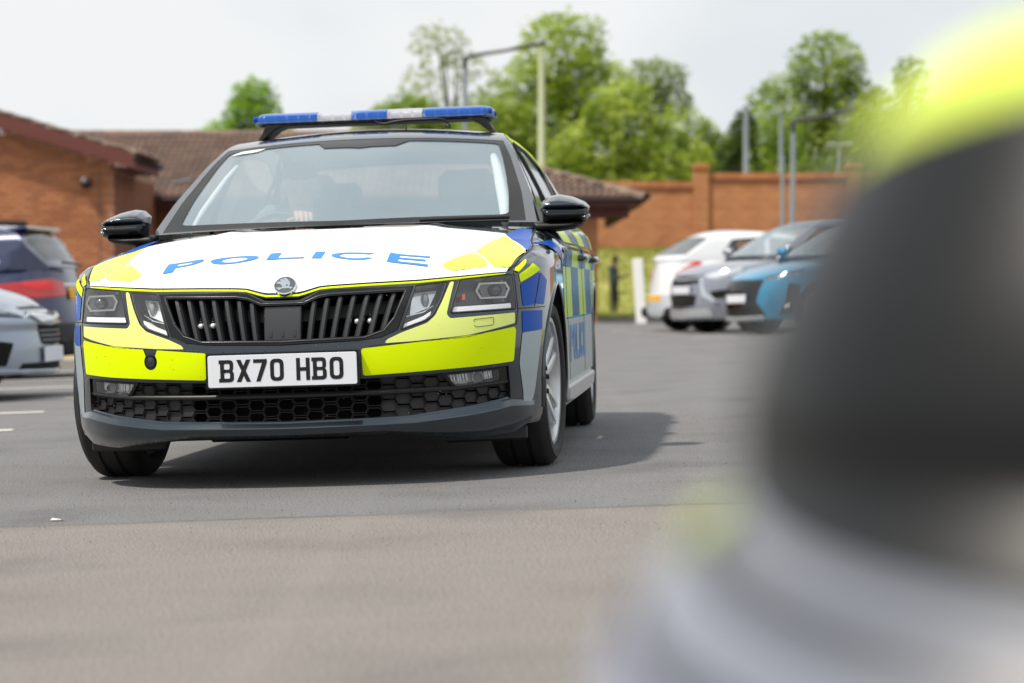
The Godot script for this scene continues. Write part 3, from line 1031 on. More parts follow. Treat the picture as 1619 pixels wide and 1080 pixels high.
		mb.lathe([Vector2(0.019, -0.03), Vector2(0.019, -0.012), Vector2(0.015, -0.011), Vector2(0.014, -0.024), Vector2(0.0, -0.025)], Transform3D(Basis(Vector3.RIGHT, PI / 2), fb[0]), 20, true)
		part(fg, "bulb", mb, M.grey_plastic)
		mb = MB.new()
		panel(mb, F.call(fl), [], k.P, c0, fine, -0.004)
		part(fg, "lamp_cover", mb, M.lamp_cover)
		# --- flank: doors in blue and yellow squares, silver below
		var rows := [[0.858, 0.925, 0], [0.757, 0.848, 1], [0.552, 0.755, 0]]
		var starts := [-0.64, -0.44, -0.36]
		var gm := func(q: Vector2) -> Vector3: return k.P(Vector2(sd * (k.SC - q.x), q.y))
		for ri in 3:
			for ci in 6:
				var z0: float = starts[ri] - 0.50 * ci
				var z1 := z0 - 0.497
				if ri == 2 and ci == 5: continue
				var mm: Material = M.side_yellow if (ci + rows[ri][2]) % 2 == 0 else M.side_blue
				mb = MB.new()
				var poly := PackedVector2Array(pts([z0, rows[ri][0], z1, rows[ri][0], z1, rows[ri][1], z0, rows[ri][1]]))
				var arcz := PackedVector2Array()
				for p in k.arch(-k.L): arcz.append(Vector2(k.SC - p.x, p.y))
				var off := Geometry2D.offset_polygon(ccw(arcz), 0.015)
				panel(mb, poly, [off[0]], gm, c0, Vector2(0.09, 0.04), 0.0012)
				part(root, "yellow_square" if mm == M.side_yellow else "blue_square", mb, mm)
		# yellow behind the front arch and blue up to the bonnet
		mb = MB.new()
		panel(mb, rounded(pts([-0.34, 0.86, -0.02, 0.845, -0.30, 0.77, -0.345, 0.70]), 0.01), [], gm, c0, Vector2(0.05, 0.03), 0.0012)
		part(root, "blue_wing_vinyl", mb, M.blue)
		mb = MB.new()
		var silver := Geometry2D.offset_polygon(PackedVector2Array(pts([-0.40, 0.30, -2.30, 0.30, -2.32, 0.545, -0.36, 0.545])), 0.0)
		panel(mb, pts([-0.42, 0.30, -2.29, 0.30, -2.31, 0.545, -0.37, 0.545]), [], gm, c0, Vector2(0.09, 0.05), 0.0012)
		part(root, "silver_door_vinyl", mb, M.silver_vinyl)
		mb = MB.new()
		var x0 := 0.0
		for ch in "POLICE":
			var wd := 0.05 if ch == "I" else 0.17
			var gl := letter(ch, wd, 0.15, 0.045, 0.035)
			var poly := PackedVector2Array()
			for q: Vector2 in gl[0]: poly.append(Vector2(-0.62 - (x0 + q.x) if sd > 0 else -1.75 + (x0 + q.x), 0.37 + q.y))
			var hs := []
			for hi in range(1, gl.size()):
				var hp := PackedVector2Array()
				for q: Vector2 in gl[hi]: hp.append(Vector2(-0.62 - (x0 + q.x) if sd > 0 else -1.75 + (x0 + q.x), 0.37 + q.y))
				hs.append(hp)
			panel(mb, poly, hs, gm, c0, Vector2(0.06, 0.05), 0.003)
			x0 += wd + 0.04
		part(root, "side_lettering", mb, M.letter_blue)
		mb = MB.new()
		block(mb, rounded(pts([-0.42, 0.285, -2.29, 0.285, -2.28, 0.215, -0.43, 0.215]), 0.02), gm, c0, Vector2(0.1, 0.03), -0.01, 0.014, 0.010)
		part(root, "side_skirt", mb, M.silver_paint)
		# door joints, crease, handles
		for dj in [[-0.58, 0.30, -0.50, 0.60, -0.56, 0.90], [-1.66, 0.30, -1.66, 0.92], [-2.42, 0.62, -2.62, 0.92]]: lines(root, "door_joint", [pts(dj)], gm, c0, 0.003, M.seam)
		for z: float in [-1.45, -2.35]:
			mb = MB.new()
			var hp := pt_on(gm, Vector2(z, 0.80), c0)
			mb.ball(hp[0] + Vector3(sd * 0.032, 0, 0), Vector3(0.016, 0.018, 0.105), 14, 12)
			mb.box(hp[0] + Vector3(sd * 0.012, 0, 0.085), Vector3(0.04, 0.024, 0.03), 0.006)
			mb.box(hp[0] + Vector3(sd * 0.012, 0, -0.085), Vector3(0.04, 0.024, 0.03), 0.006)
			part(root, "door_handle", mb, M.paint)
		# roof edge in yellow, A pillar joint
		var gg: Callable = k.G if sd > 0 else k.G2
		mb = MB.new()
		var edge := PackedVector2Array()
		for i in 31:
			var p := k.prof(lerpf(2.4, 6.2, i / 30.0))
			edge.append(p - Vector2(0, 0.004))
		for i in 31:
			var p := k.prof(lerpf(6.2, 2.4, i / 30.0))
			edge.append(p - Vector2(0, 0.040))
		panel(mb, edge, [], gg, c0, Vector2(0.1, 0.03), 0.002)
		part(root, "yellow_roof_vinyl", mb, M.yellow)
		# --- mirror
		var mr := Node3D.new()
		mr.name = "door_mirror" if sd > 0 else "door_mirror_001"
		root.add_child(mr)
		var at := Transform3D(Basis.IDENTITY, Vector3(0, 0, -0.62))
		var cap := rounded(pts([0.802, 0.982, 0.806, 1.020, 0.838, 1.046, 0.880, 1.053, 0.935, 1.041, 0.985, 1.017, 1.005, 0.996, 1.0, 0.982]), 0.006)
		var face := rounded(pts([0.806, 1.000, 0.812, 0.932, 0.90, 0.930, 0.995, 0.936, 1.004, 0.995]), 0.008)
		var arm := rounded(pts([0.770, 0.945, 0.985, 0.942, 0.975, 0.922, 0.945, 0.908, 0.89, 0.900, 0.775, 0.893]), 0.010)
		var band := rounded(pts([0.905, 0.951, 1.006, 0.966, 1.008, 0.956, 0.995, 0.946, 0.93, 0.944]), 0.004)
		pillow(mr, "mirror_cap", F.call(cap), at, 0.100, 0.06, 0.040, M.paint, 0.008, 1.15)
		pillow(mr, "mirror_housing", F.call(face), at, 0.088, 0.055, 0.030, M.black_gloss)
		pillow(mr, "mirror_arm", F.call(arm), at, 0.078, 0.05, 0.022, M.black_trim)
		pillow(mr, "indicator", F.call(band), Transform3D(Basis.IDENTITY, Vector3(0, 0, -0.590)), 0.060, 0.04, 0.012, M.clear_lens)
		mb = MB.new()
		mb.quad(Vector3(sd * 0.83, 0.955, -0.683), Vector3(sd * 0.985, 0.955, -0.683), Vector3(sd * 0.975, 1.02, -0.683), Vector3(sd * 0.83, 1.035, -0.683), Vector3(0, 0, -1))
		part(mr, "mirror_glass", mb, M.chrome)
		mb = MB.new()
		panel(mb, rounded(pts([-0.70, 0.925, -0.86, 0.925, -0.96, 1.06, -0.74, 0.99]), 0.02), [], gg, c0, Vector2(0.06, 0.05), 0.006)
		part(mr, "mirror_mount", mb, M.black_trim)
	# --- grille: surround, box, slats, centre plate, small lamps
	var gr := Node3D.new()
	gr.name = "grille"
	root.add_child(gr)
	var both := func(p: PackedVector2Array) -> PackedVector2Array:
		return Geometry2D.merge_polygons(p, PackedVector2Array(flip(p)))[0]
	var gin := PackedVector2Array(pts([-0.002, 0.638, 0.075, 0.638, 0.125, 0.659, 0.165, 0.6655, 0.424, 0.6725, 0.385, 0.585, 0.35, 0.545, 0.285, 0.524, -0.002, 0.518]))
	var go_: PackedVector2Array = both.call(grille_out)
	var gi_: PackedVector2Array = both.call(gin)
	var mb := MB.new()
	block(mb, go_, k.P, c0, fine, -0.03, 0.004, 0.003, [gi_])
	part(gr, "grille_frame", mb, M.black_gloss)
	lines(gr, "frame_ridge", [Geometry2D.offset_polygon(ccw(gi_), 0.006)[0] + PackedVector2Array([Geometry2D.offset_polygon(ccw(gi_), 0.006)[0][0]])], k.P, c0, 0.004, M.satin_black, 0.004)
	mb = MB.new()
	panel(mb, go_, [], k.P, c0, fine, -0.13)
	skirt(mb, go_, k.P, c0, -0.02, -0.13, 0.03, 0.0, false)
	part(gr, "grille_box", mb, M.void_black)
	mb = MB.new()
	block(mb, rounded(pts([-0.066, 0.639, 0.066, 0.639, 0.064, 0.516, -0.064, 0.516]), 0.004), k.P, c0, fine, -0.06, -0.004, 0.004)
	for i in 3: block(mb, pts([0.006 + 0.042 * (i - 1), 0.552, -0.003 + 0.042 * (i - 1), 0.552, -0.003 + 0.042 * (i - 1), 0.530, 0.006 + 0.042 * (i - 1), 0.530]), k.P, c0, fine, -0.004, -0.001, 0.001)
	part(gr, "centre_plate", mb, M.satin_black)
	mb = MB.new()
	block(mb, both.call(PackedVector2Array(pts([-0.002, 0.640, 0.43, 0.672, 0.405, 0.618, -0.002, 0.590]))), k.P, c0, fine, -0.10, -0.062)
	part(gr, "shutter_panel", mb, M.dark_plastic)
	for sd: float in [1.0, -1.0]:
		var tx := [0.110, 0.156, 0.202, 0.249, 0.296, 0.343, 0.390]
		var ty := [0.652, 0.660, 0.664, 0.666, 0.667, 0.669, 0.670]
		var bx := [0.094, 0.135, 0.176, 0.219, 0.262, 0.307, 0.352]
		var by := [0.518, 0.519, 0.521, 0.522, 0.524, 0.529, 0.543]
		for i in 7:
			mb = MB.new()
			# front rib of the blade, then its flank going inwards
			var a := Vector2(bx[i] * sd, by[i])
			var b := Vector2(tx[i] * sd, ty[i])
			for st in 8:
				var q0 := a.lerp(b, st / 8.0)
				var q1 := a.lerp(b, (st + 1) / 8.0)
				var r0 := pt_on(k.P, q0, c0)
				var r1 := pt_on(k.P, q1, c0)
				var dx := Vector3(1, 0, 0)
				var sw := sd * 0.012
				for e in [[-0.0110, -0.014, -0.0055, -0.004], [-0.0055, -0.004, 0.0055, -0.004], [0.0055, -0.004, 0.0110, -0.014]]:
					mb.quad(r0[0] + dx * e[0] + r0[1] * e[1], r0[0] + dx * e[2] + r0[1] * e[3], r1[0] + dx * e[2] + r1[1] * e[3], r1[0] + dx * e[0] + r1[1] * e[1], r0[1] + dx * (e[0] + e[2]) * 30)
				for sg: float in [-1.0, 1.0]:
					mb.quad(r0[0] + dx * 0.0110 * sg - r0[1] * 0.014, r1[0] + dx * 0.0110 * sg - r1[1] * 0.014, r1[0] + dx * (0.005 * sg - sw) - r1[1] * 0.075, r0[0] + dx * (0.005 * sg - sw) - r0[1] * 0.075, dx * sg)
			part(gr, "slat", mb, M.satin_black)
		for s: float in [0.252, 0.297]:
			var r := pt_on(k.P, Vector2((s + (0.004 if sd > 0 else 0.0)) * sd, 0.575), c0)
			mb = MB.new()
			mb.lathe([Vector2(0.0, 0.012), Vector2(0.006, 0.010), Vector2(0.009, 0.004), Vector2(0.0095, -0.004), Vector2(0.0, -0.02)], Transform3D(Basis(Vector3.RIGHT, PI / 2), r[0] + Vector3(0, 0, -0.030)), 16)
			var lm := part(gr, "grille_lamp", mb, M.clear_bright)
			mb = MB.new()
			mb.box(r[0] + Vector3(0, 0.002, -0.052), Vector3(0.020, 0.032, 0.02), 0.003)
			mb.box(r[0] + Vector3(0, 0.022, -0.036), Vector3(0.006, 0.010, 0.012), 0.002)
			part(lm, "lamp_bracket", mb, M.dark_plastic)
	# --- lower intake
	var lg := Node3D.new()
	lg.name = "lower_intake"
	root.add_child(lg)
	var lw: PackedVector2Array = both.call(low)
	mb = MB.new()
	panel(mb, lw, [], k.P, c0, fine, -0.14)
	skirt(mb, lw, k.P, c0, -0.001, -0.14, 0.03, 0.0, false)
	part(lg, "intake_box", mb, M.void_black)
	mb = MB.new()
	var bar := PackedVector2Array(pts([-0.002, 0.3295, 0.3, 0.3305, 0.603, 0.334, 0.845, 0.347, 0.848, 0.335, 0.603, 0.319, 0.3, 0.3145, -0.002, 0.3135]))
	block(mb, both.call(bar), k.P, c0, fine, -0.05, -0.004, 0.004)
	part(lg, "intake_bar", mb, M.dark_plastic)
	# hexagon mesh, open in the middle and closed at the sides
	for row in 2:
		mb = MB.new()
		var back := MB.new()
		var y0 := 0.333 if row == 0 else 0.240
		var bandp: PackedVector2Array = both.call(PackedVector2Array(pts([-0.002, 0.374, 0.28, 0.376, 0.552, 0.383, 0.602, 0.334, 0.3, 0.330, -0.002, 0.329]) if row == 0 else pts([-0.002, 0.314, 0.3, 0.315, 0.603, 0.319, 0.848, 0.335, 0.850, 0.284, 0.68, 0.264, 0.46, 0.242, -0.002, 0.235])))
		var cells := []
		var px := 0.052
		var lift := func(x: float) -> float: return 0.036 * pow(absf(x) / 0.86, 2) * (1.0 if row == 1 else 0.4)
		for j in range(-1, 4):
			for i in range(-18, 19):
				var cx: float = i * px
				var cy: float = y0 + 0.012 + j * 0.0405 + (0.02025 if i % 2 != 0 else 0.0) + lift.call(cx)
				var hw := 0.0303
				var hh := 0.0170
				cells.append(PackedVector2Array([Vector2(cx - hw, cy), Vector2(cx - hw + 0.0105, cy + hh), Vector2(cx + hw - 0.0105, cy + hh), Vector2(cx + hw, cy), Vector2(cx + hw - 0.0105, cy - hh), Vector2(cx - hw + 0.0105, cy - hh)]))
		# ribs: outline of each cell as a thin bar
		var closed_from := 0.34
		for hx: PackedVector2Array in cells:
			for q: PackedVector2Array in Geometry2D.intersect_polygons(hx, bandp):
				var ins: Array = Geometry2D.offset_polygon(ccw(q), -0.0014)
				if ins.size() == 0: continue
				var open := absf(q[0].x + q[2].x) / 2 < closed_from
				panel(mb, q, [ins[0]], k.P, c0, Vector2(0.06, 0.03), -0.012)
				skirt(mb, ins[0], k.P, c0, -0.012, -0.034, 0.05, 0.0, false)
				if not open: panel(back, ins[0], [], k.P, c0, Vector2(0.08, 0.03), -0.018 - (0.004 if absf(q[0].x) < 0.5 else 0.0))
		var mp := part(lg, "hexagon_mesh", mb, M.dark_plastic)
		mp.set_meta("kind", "stuff")
		part(mp, "closed_cells", back, M.dark_plastic).set_meta("kind", "stuff")
	mb = MB.new()
	for s: float in [0.36, -0.36]:
		var r := pt_on(k.P, Vector2(s, 0.31), c0)
		mb.tube([r[0] + Vector3(0, -0.07, -0.09), r[0] + Vector3(0, 0.07, -0.09)], 0.022, 12)
	part(lg, "pipe", mb, M.dark_plastic)
	# --- lip under the intake, with its bright ridge
	mb = MB.new()
	var rows := []
	for i in 81:
		var f := i / 40.0 - 1.0
		var s := 1.005 * f
		var a := absf(f)
		var top := lut(a, [0.0, 0.45, 0.68, 0.85, 1.0], [0.236, 0.243, 0.266, 0.288, 0.276])
		var rid := lut(a, [0.0, 0.45, 0.68, 0.85, 1.0], [0.212, 0.217, 0.236, 0.256, 0.250])
		var bot := lut(a, [0.0, 0.35, 0.45, 0.75, 0.9, 1.0], [0.182, 0.186, 0.176, 0.150, 0.158, 0.192])
		var row := []
		for j in 7:
			var g := [[top, -0.008], [lerpf(top, rid, 0.5), 0.003], [rid + 0.0015, 0.0125], [rid - 0.002, 0.0135], [lerpf(rid, bot, 0.5), 0.008], [bot, 0.000], [bot - 0.006, -0.06]][j] as Array
			var pk := 1.0 - 0.75 * pow(a, 6)
			var p := k.P(Vector2(s, maxf(g[0], 0.14)))
			var r := pt_on(k.P, Vector2(s, maxf(g[0], 0.17)), c0)
			var nn := Vector3(r[1].x, 0, r[1].z).normalized()
			row.append(p + nn * g[1] * pk)
		rows.append(row)
	var lipm := smoothed(rows, Vector3(0, 0.4, -0.2), [2, 3])
	part(root, "bumper_lip", lipm, M.paint)
	mb = MB.new()
	for sd: float in [1.0, -1.0]:   # air deflectors before the wheels, undertray
		mb.box(Vector3(0.66 * sd, 0.150, 0.44), Vector3(0.30, 0.055, 0.03), 0.008, Basis(Vector3.UP, 0.25 * sd))
	mb.box(Vector3(0, 0.176, 0.48), Vector3(1.05, 0.016, 0.46), 0.004)
	mb.box(Vector3(-0.1, 0.160, 0.36), Vector3(0.52, 0.03, 0.16), 0.01)
	part(root, "undertray", mb, M.dark_plastic)
	# --- towing eye cover
	mb = MB.new()
	var te := pt_on(k.P, Vector2(-0.49, 0.4545), c0)
	mb.lathe([Vector2(0.0, 0.004), Vector2(0.0185, 0.003), Vector2(0.019, 0.001), Vector2(0.0205, -0.002)], Transform3D(Basis.looking_at(-te[1], Vector3.UP) * Basis(Vector3.RIGHT, PI / 2), te[0]), 28)
	var tc := part(root, "towing_eye_cover", mb, M.paint)
	mb = MB.new()
	mb.lathe([Vector2(0.0195, 0.0), Vector2(0.0195, 0.0035), Vector2(0.0235, 0.0035), Vector2(0.0235, 0.0)], Transform3D(Basis.looking_at(-te[1], Vector3.UP) * Basis(Vector3.RIGHT, PI / 2), te[0]), 28, true)
	part(tc, "cover_rim", mb, M.black_gloss)
	# --- number plate
	var pl := Node3D.new()
	pl.name = "number_plate"
	root.add_child(pl)
	var zp := k.zf(0.42) + 0.018
	var pmap := func(q: Vector2) -> Vector3: return Vector3(q.x, q.y, zp - 0.0)
	mb = MB.new()
	block(mb, rounded(pts([-0.270, 0.3535, 0.270, 0.3535, 0.270, 0.479, -0.270, 0.479]), 0.008), pmap, Vector3(0, 0.4, -1), Vector2(0.2, 0.2), -0.03, -0.0015, 0.003)
	part(pl, "plate_frame", mb, M.black_gloss)
	mb = MB.new()
	block(mb, rounded(pts([-0.261, 0.360, 0.261, 0.360, 0.261, 0.4715, -0.261, 0.4715]), 0.008), pmap, Vector3(0, 0.4, -1), Vector2(0.2, 0.2), -0.006, 0.003, 0.001)
	part(pl, "plate_face", mb, M.plate_white)
	var xk := -0.2175
	for ch in "BX70 HBO":
		if ch == " ":
			xk += 0.033
			continue
		mb = MB.new()
		var gl := letter("0" if ch == "O" else ch, 0.0475, 0.077, 0.0135, 0.0125)
		var at := Transform2D(0, Vector2(xk, 0.3785))
		var hs := []
		for i in range(1, gl.size()): hs.append(at * PackedVector2Array(gl[i]))
		block(mb, at * PackedVector2Array(gl[0]), pmap, Vector3(0, 0.4, -1), Vector2(0.2, 0.2), 0.003, 0.0042, 0.0, hs)
		part(pl, "plate_character", mb, M.plate_black)
		xk += 0.0585
	mb = MB.new()
	for x: float in [-0.206, 0.206]: mb.lathe([Vector2(0.0, 0.0075), Vector2(0.004, 0.0072), Vector2(0.0055, 0.0042)], Transform3D(Basis(Vector3.RIGHT, PI / 2), Vector3(x, 0.419, zp)), 12)
	part(pl, "screw", mb, M.plate_black)
	# --- bonnet vinyl
	var zc := func(x: float) -> float: return k.fz(x, k.yedge_v(x))
	mb = MB.new()
	var wp := PackedVector2Array()
	for i in 61:
		var x := lerpf(-0.757, 0.757, i / 60.0)
		wp.append(Vector2(x, zc.call(x) - 0.006))
	wp.append_array(PackedVector2Array(pts([0.775, 0.47, 0.800, 0.30, 0.812, 0.15, 0.70, -0.15, 0.42, -0.20, 0.1, -0.245, -0.1, -0.245, -0.42, -0.20, -0.70, -0.15, -0.812, 0.15, -0.800, 0.30, -0.775, 0.47])))
	panel(mb, wp, [], k.B, c0, Vector2(0.025, 0.025), 0.003)
	part(root, "white_bonnet_vinyl", mb, M.white_vinyl)
	mb = MB.new()
	var er := []
	for i in 81:
		var x := lerpf(-0.757, 0.757, i / 80.0)
		var p := k.B(Vector2(x, zc.call(x)))
		er.append([p + Vector3(0, 0.004, -0.006), p + Vector3(0, 0.002, 0.001), p + Vector3(0, -0.0035, 0.001)])
	mb.grid_auto(er, false, Vector3(0, 0.5, -1))
	part(root, "bonnet_edge_vinyl", mb, M.yellow)
	for sd: float in [1.0, -1.0]:
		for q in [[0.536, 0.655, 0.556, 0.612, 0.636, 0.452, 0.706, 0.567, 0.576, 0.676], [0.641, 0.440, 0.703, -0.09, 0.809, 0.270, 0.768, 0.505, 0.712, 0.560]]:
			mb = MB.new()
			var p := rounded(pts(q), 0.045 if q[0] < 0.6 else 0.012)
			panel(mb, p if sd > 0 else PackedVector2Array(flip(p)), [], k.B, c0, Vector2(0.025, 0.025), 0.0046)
			part(root, "yellow_bonnet_vinyl", mb, M.yellow_bonnet_sheen)
		mb = MB.new()
		var bp := PackedVector2Array(pts([0.704, -0.118, 0.735, -0.50, 0.778, -0.50, 0.797, -0.12, 0.815, 0.06, 0.814, 0.245]))
		panel(mb, bp if sd > 0 else PackedVector2Array(flip(bp)), [], k.B, c0, Vector2(0.025, 0.025), 0.0046)
		part(root, "blue_bonnet_vinyl", mb, M.blue)
	# shut lines round the bonnet and lamps
	var sh := []
	for sd: float in [1.0, -1.0]:
		var row := []
		for i in 20:
			var z := lerpf(0.52, -0.6, i / 19.0)
			row.append(Vector2(sd * k.xe(z), z))
		sh.append(row)
	lines(root, "bonnet_joint", sh, k.B, c0, 0.004, M.seam)
	var fj := []
	var front := []
	for i in 81:
		var x := lerpf(-0.76, 0.76, i / 80.0)
		front.append(Vector2(x, zc.call(x) + 0.002))
	lines(root, "bonnet_front_joint", [front], k.B, c0, 0.005, M.seam, -0.008)
	for sd: float in [1.0, -1.0]:
		fj.append(pts([0.888 * sd, 0.728, 0.906 * sd, 0.60, 1.13 * sd, 0.603]))
		fj.append(pts([0.906 * sd, 0.60, 0.893 * sd, 0.544]))
		fj.append(pts([0.893 * sd, 0.544, 0.66 * sd, 0.508, 0.3 * sd, 0.488]))
		fj.append(pts([1.078 * sd, 0.733, 1.027 * sd, 0.606]))
	for one in fj: lines(root, "bumper_joint", [one], k.P, c0, 0.0018, M.seam)
	for sd: float in [1.0, -1.0]:
		for q in [head, inner]:
			var r2: PackedVector2Array = (q if sd > 0 else PackedVector2Array(flip(q))).duplicate()
			r2.append(r2[0])
			lines(root, "lamp_joint", [r2], k.P, c0, 0.0045, M.seam, -0.002)
	# --- lettering on the bonnet
	var spots := {"P": [-0.458, 0.133], "O": [-0.298, 0.166], "L": [-0.098, 0.135], "I": [0.066, 0.036], "C": [0.137, 0.17], "E": [0.346, 0.146]}
	var hb := 0.104
	for ch in "POLICE":
		mb = MB.new()
		var gl := letter(ch, spots[ch][1], hb, 0.038, 0.018)
		var tmap := func(q: Vector2) -> Vector3:
			var x: float = q.x
			var z: float = 0.588 + 0.092 * (1 - exp(-pow(x / 0.26, 2))) - q.y
			return k.B(Vector2(x, z))
		var mvx: float = spots[ch][0]
		var hs := []
		for i in range(1, gl.size()): hs.append(Transform2D(0, Vector2(mvx, 0)) * PackedVector2Array(gl[i]))
		panel(mb, Transform2D(0, Vector2(mvx, 0)) * PackedVector2Array(gl[0]), hs, tmap, c0, Vector2(0.02, 0.02), 0.0050)
		part(root, "bonnet_letter", mb, M.letter_blue)
	# --- badge: ring, dark disc, silver emblem with feathers and an arrow
	var bd := Node3D.new()
	bd.name = "bonnet_badge"
	root.add_child(bd)
	var bz: float = k.zf(0.702) + 0.004
	var bat := Transform3D(Basis(Vector3.RIGHT, deg_to_rad(-38)), Vector3(0.008, 0.706, bz))
	mb = MB.new()
	mb.lathe([Vector2(0.0345, 0.004), Vector2(0.036, 0.0065), Vector2(0.040, 0.0045), Vector2(0.041, -0.008)], bat * Transform3D(Basis(Vector3.RIGHT, PI / 2), Vector3.ZERO), 40)
	part(bd, "badge_ring", mb, M.chrome)
	mb = MB.new()
	mb.lathe([Vector2(0.0, 0.0035), Vector2(0.035, 0.0035)], bat * Transform3D(Basis(Vector3.RIGHT, PI / 2), Vector3.ZERO), 40)
	part(bd, "badge_disc", mb, M.badge_dark)
	var bmap := func(q: Vector2) -> Vector3: return bat * Vector3(q.x * 0.0345, q.y * 0.0345, 0.0036)
	var wing := PackedVector2Array(pts([-0.92, -0.28, -0.55, -0.62, -0.30, -0.42, 0.52, -0.40, 0.54, -0.55, 0.86, -0.32, 0.50, -0.16, 0.42, -0.22]))
	wing.append_array(PackedVector2Array(pts([0.52, 0.10, 0.44, 0.45, 0.20, 0.80, -0.05, 0.97, -0.30, 0.93, -0.05, 0.68, -0.42, 0.85, -0.66, 0.66, -0.35, 0.48, -0.78, 0.52, -0.90, 0.22, -0.55, 0.18, -0.30, -0.05, -0.28, -0.26])))
	mb = MB.new()
	block(mb, wing, bmap, bat * Vector3(0, 0, -1), Vector2(0.5, 0.5), 0.0, 0.0015, 0.0, [oval(Vector2(0.20, -0.02), Vector2(0.11, 0.10), 14)])
	part(bd, "badge_emblem", mb, M.chrome)
	# --- windscreen border, header patch, sticker, wipers, scuttle
	var ws := PackedVector2Array(k.d.ws)
	mb = MB.new()
	var win := rounded(pts([-0.865, 0.24, 0.0, 0.15, 0.865, 0.24, 0.895, 1.0, 0.925, 1.90, 0.5, 1.955, 0.0, 1.965, -0.5, 1.955, -0.925, 1.90, -0.895, 1.0]), 0.07)
	panel(mb, ws, [win], k.T, c0, Vector2(0.1, 0.15), -0.001, 0.01)
	panel(mb, pts([-0.30, 1.97, -0.24, 1.80, -0.07, 1.79, 0.0, 1.76, 0.07, 1.79, 0.24, 1.80, 0.33, 1.97]), [], k.T, c0, Vector2(0.1, 0.15), -0.0002, 0.01)
	part(root, "windscreen_border", mb, M.frit)
	mb = MB.new()
	panel(mb, rounded(pts([-0.90, 1.80, -0.72, 1.845, -0.67, 1.935, -0.84, 1.90]), 0.01), [], k.T, c0, Vector2(0.1, 0.15), 0.0008, 0.01)
	part(root, "windscreen_sticker", mb, M.paper)
	mb = MB.new()
	for w in [[0.86, 0.10, 0.42, 0.02]]:
		var row := []
		for i in 9:
			var r := pt_on(k.T, Vector2(lerpf(w[0], w[2], i / 8.0), lerpf(w[1], w[3], i / 8.0)), c0, 0.01)
			row.append(r[0] + r[1] * 0.010)
		mb.tube(row, 0.008, 6)
	part(root, "wiper", mb, M.black_trim)
	# --- light bar
	var lb := Node3D.new()
	lb.name = "light_bar"
	root.add_child(lb)
	var sect := func(hh: float, dz: float, y0: float) -> Array:
		var o := []
		for i in 17:
			var a := PI * i / 16
			o.append(Vector2(cos(a) * dz, y0 + hh * pow(sin(a), 0.45)))
		return o
	var segs := [[-0.556, -0.262, "b"], [-0.262, -0.106, "c"], [-0.106, 0.055, "b"], [0.055, 0.217, "c"], [0.217, 0.534, "b"]]
	for sg in segs:
		mb = MB.new()
		var lrows := []
		var n := 24 if sg[2] == "b" else 4
		var x0: float = sg[0] + 0.0015
		var x1: float = sg[1] - 0.0015
		for i in n + 1:
			var x := lerpf(x0, x1, i / float(n))
			var e := minf(x + 0.556, 0.534 - x)
			var kx := sqrt(1 - pow(1 - clampf(e / 0.055, 0.0, 1.0), 2)) if e < 0.055 else 1.0
			kx = maxf(kx, 0.0)
			var row := []
			for p: Vector2 in sect.call(0.050 * lerpf(0.35, 1.0, kx), 0.140 * lerpf(0.2, 1.0, kx), 1.457): row.append(Vector3(x, p.y, -1.75 + p.x))
			lrows.append(row)
		mb.grid_auto(lrows, false, Vector3((x0 + x1) / 2, 1.45, -1.75))
		part(lb, "blue_lens" if sg[2] == "b" else "clear_lens", mb, M.beacon_blue if sg[2] == "b" else M.beacon_clear)
	for i in 21:      # lamp modules seen through the lenses
		var x := -0.535 + i * 0.0520
		if x > 0.515: continue
		var clear := (x > -0.262 and x < -0.106) or (x > 0.055 and x < 0.217)
		for q: float in [1.0, -1.0]:
			mb = MB.new()
			mb.box(Vector3(x, 1.477, -1.75 + q * 0.098), Vector3(0.044, 0.026, 0.016), 0.004)
			for e in 3: mb.ball(Vector3(x - 0.014 + 0.014 * e, 1.477, -1.75 + q * 0.107), Vector3(0.0055, 0.010, 0.004), 8, 5)
			part(lb, "lamp_module", mb, M.led_clear if clear else M.led_blue)
	mb = MB.new()
	mb.box(Vector3(-0.011, 1.462, -1.75), Vector3(1.03, 0.008, 0.18), 0.002)
	part(lb, "inner_deck", mb, M.led_clear)
	mb = MB.new()
	mb.box(Vector3(-0.011, 1.451, -1.75), Vector3(1.05, 0.013, 0.20), 0.005)
	part(lb, "bar_base", mb, M.dark_plastic)
	for x: float in [-0.556, 0.534]:
		mb = MB.new()
		mb.ball(Vector3(x + (0.030 if x < 0 else -0.030), 1.452, -1.75), Vector3(0.036, 0.008, 0.115), 16, 8)
		part(lb, "end_cap", mb, M.grey_plastic)
	for sd: float in [1.0, -1.0]:
		mb = MB.new()
		var foot := PackedVector2Array(pts([0.50, 1.447, 0.41, 1.447, 0.455, 1.430, 0.515, 1.383, 0.535, 1.385, 0.52, 1.41]))
		var fm := func(q: Vector2) -> Vector3: return Vector3(q.x, q.y, -1.70)
		block(mb, foot if sd > 0 else PackedVector2Array(flip(foot)), fm, Vector3(0.4 * sd, 1.4, -2.5), Vector2(0.3, 0.3), -0.10, 0.06, 0.004)
		part(lb, "mounting_foot", mb, M.dark_plastic)
	mb = MB.new()
	var cab := []
	for p in [[0.0, 1.448], [0.015, 1.437], [0.05, 1.433], [0.09, 1.441], [0.15, 1.446], [0.24, 1.446], [0.285, 1.447], [0.315, 1.441], [0.328, 1.43], [0.332, 1.41]]: cab.append(Vector3(p[0], p[1], -1.60))
	mb.tube(cab, 0.006, 8)
	mb.lathe([Vector2(0.012, 0), Vector2(0.012, 0.014), Vector2(0.006, 0.02), Vector2(0, 0.02)], Transform3D(Basis.IDENTITY, Vector3(0.332, 1.403, -1.60)), 12)
	part(lb, "cable", mb, M.black_trim)
	mb = MB.new()
	mb.tube([Vector3(0.065, 1.40, -2.2), Vector3(0.066, 1.545, -2.23)], 0.004, 6)
	part(root, "aerial", mb, M.black_trim)
	# --- specks of dirt and flies on the nose
	mb = MB.new()
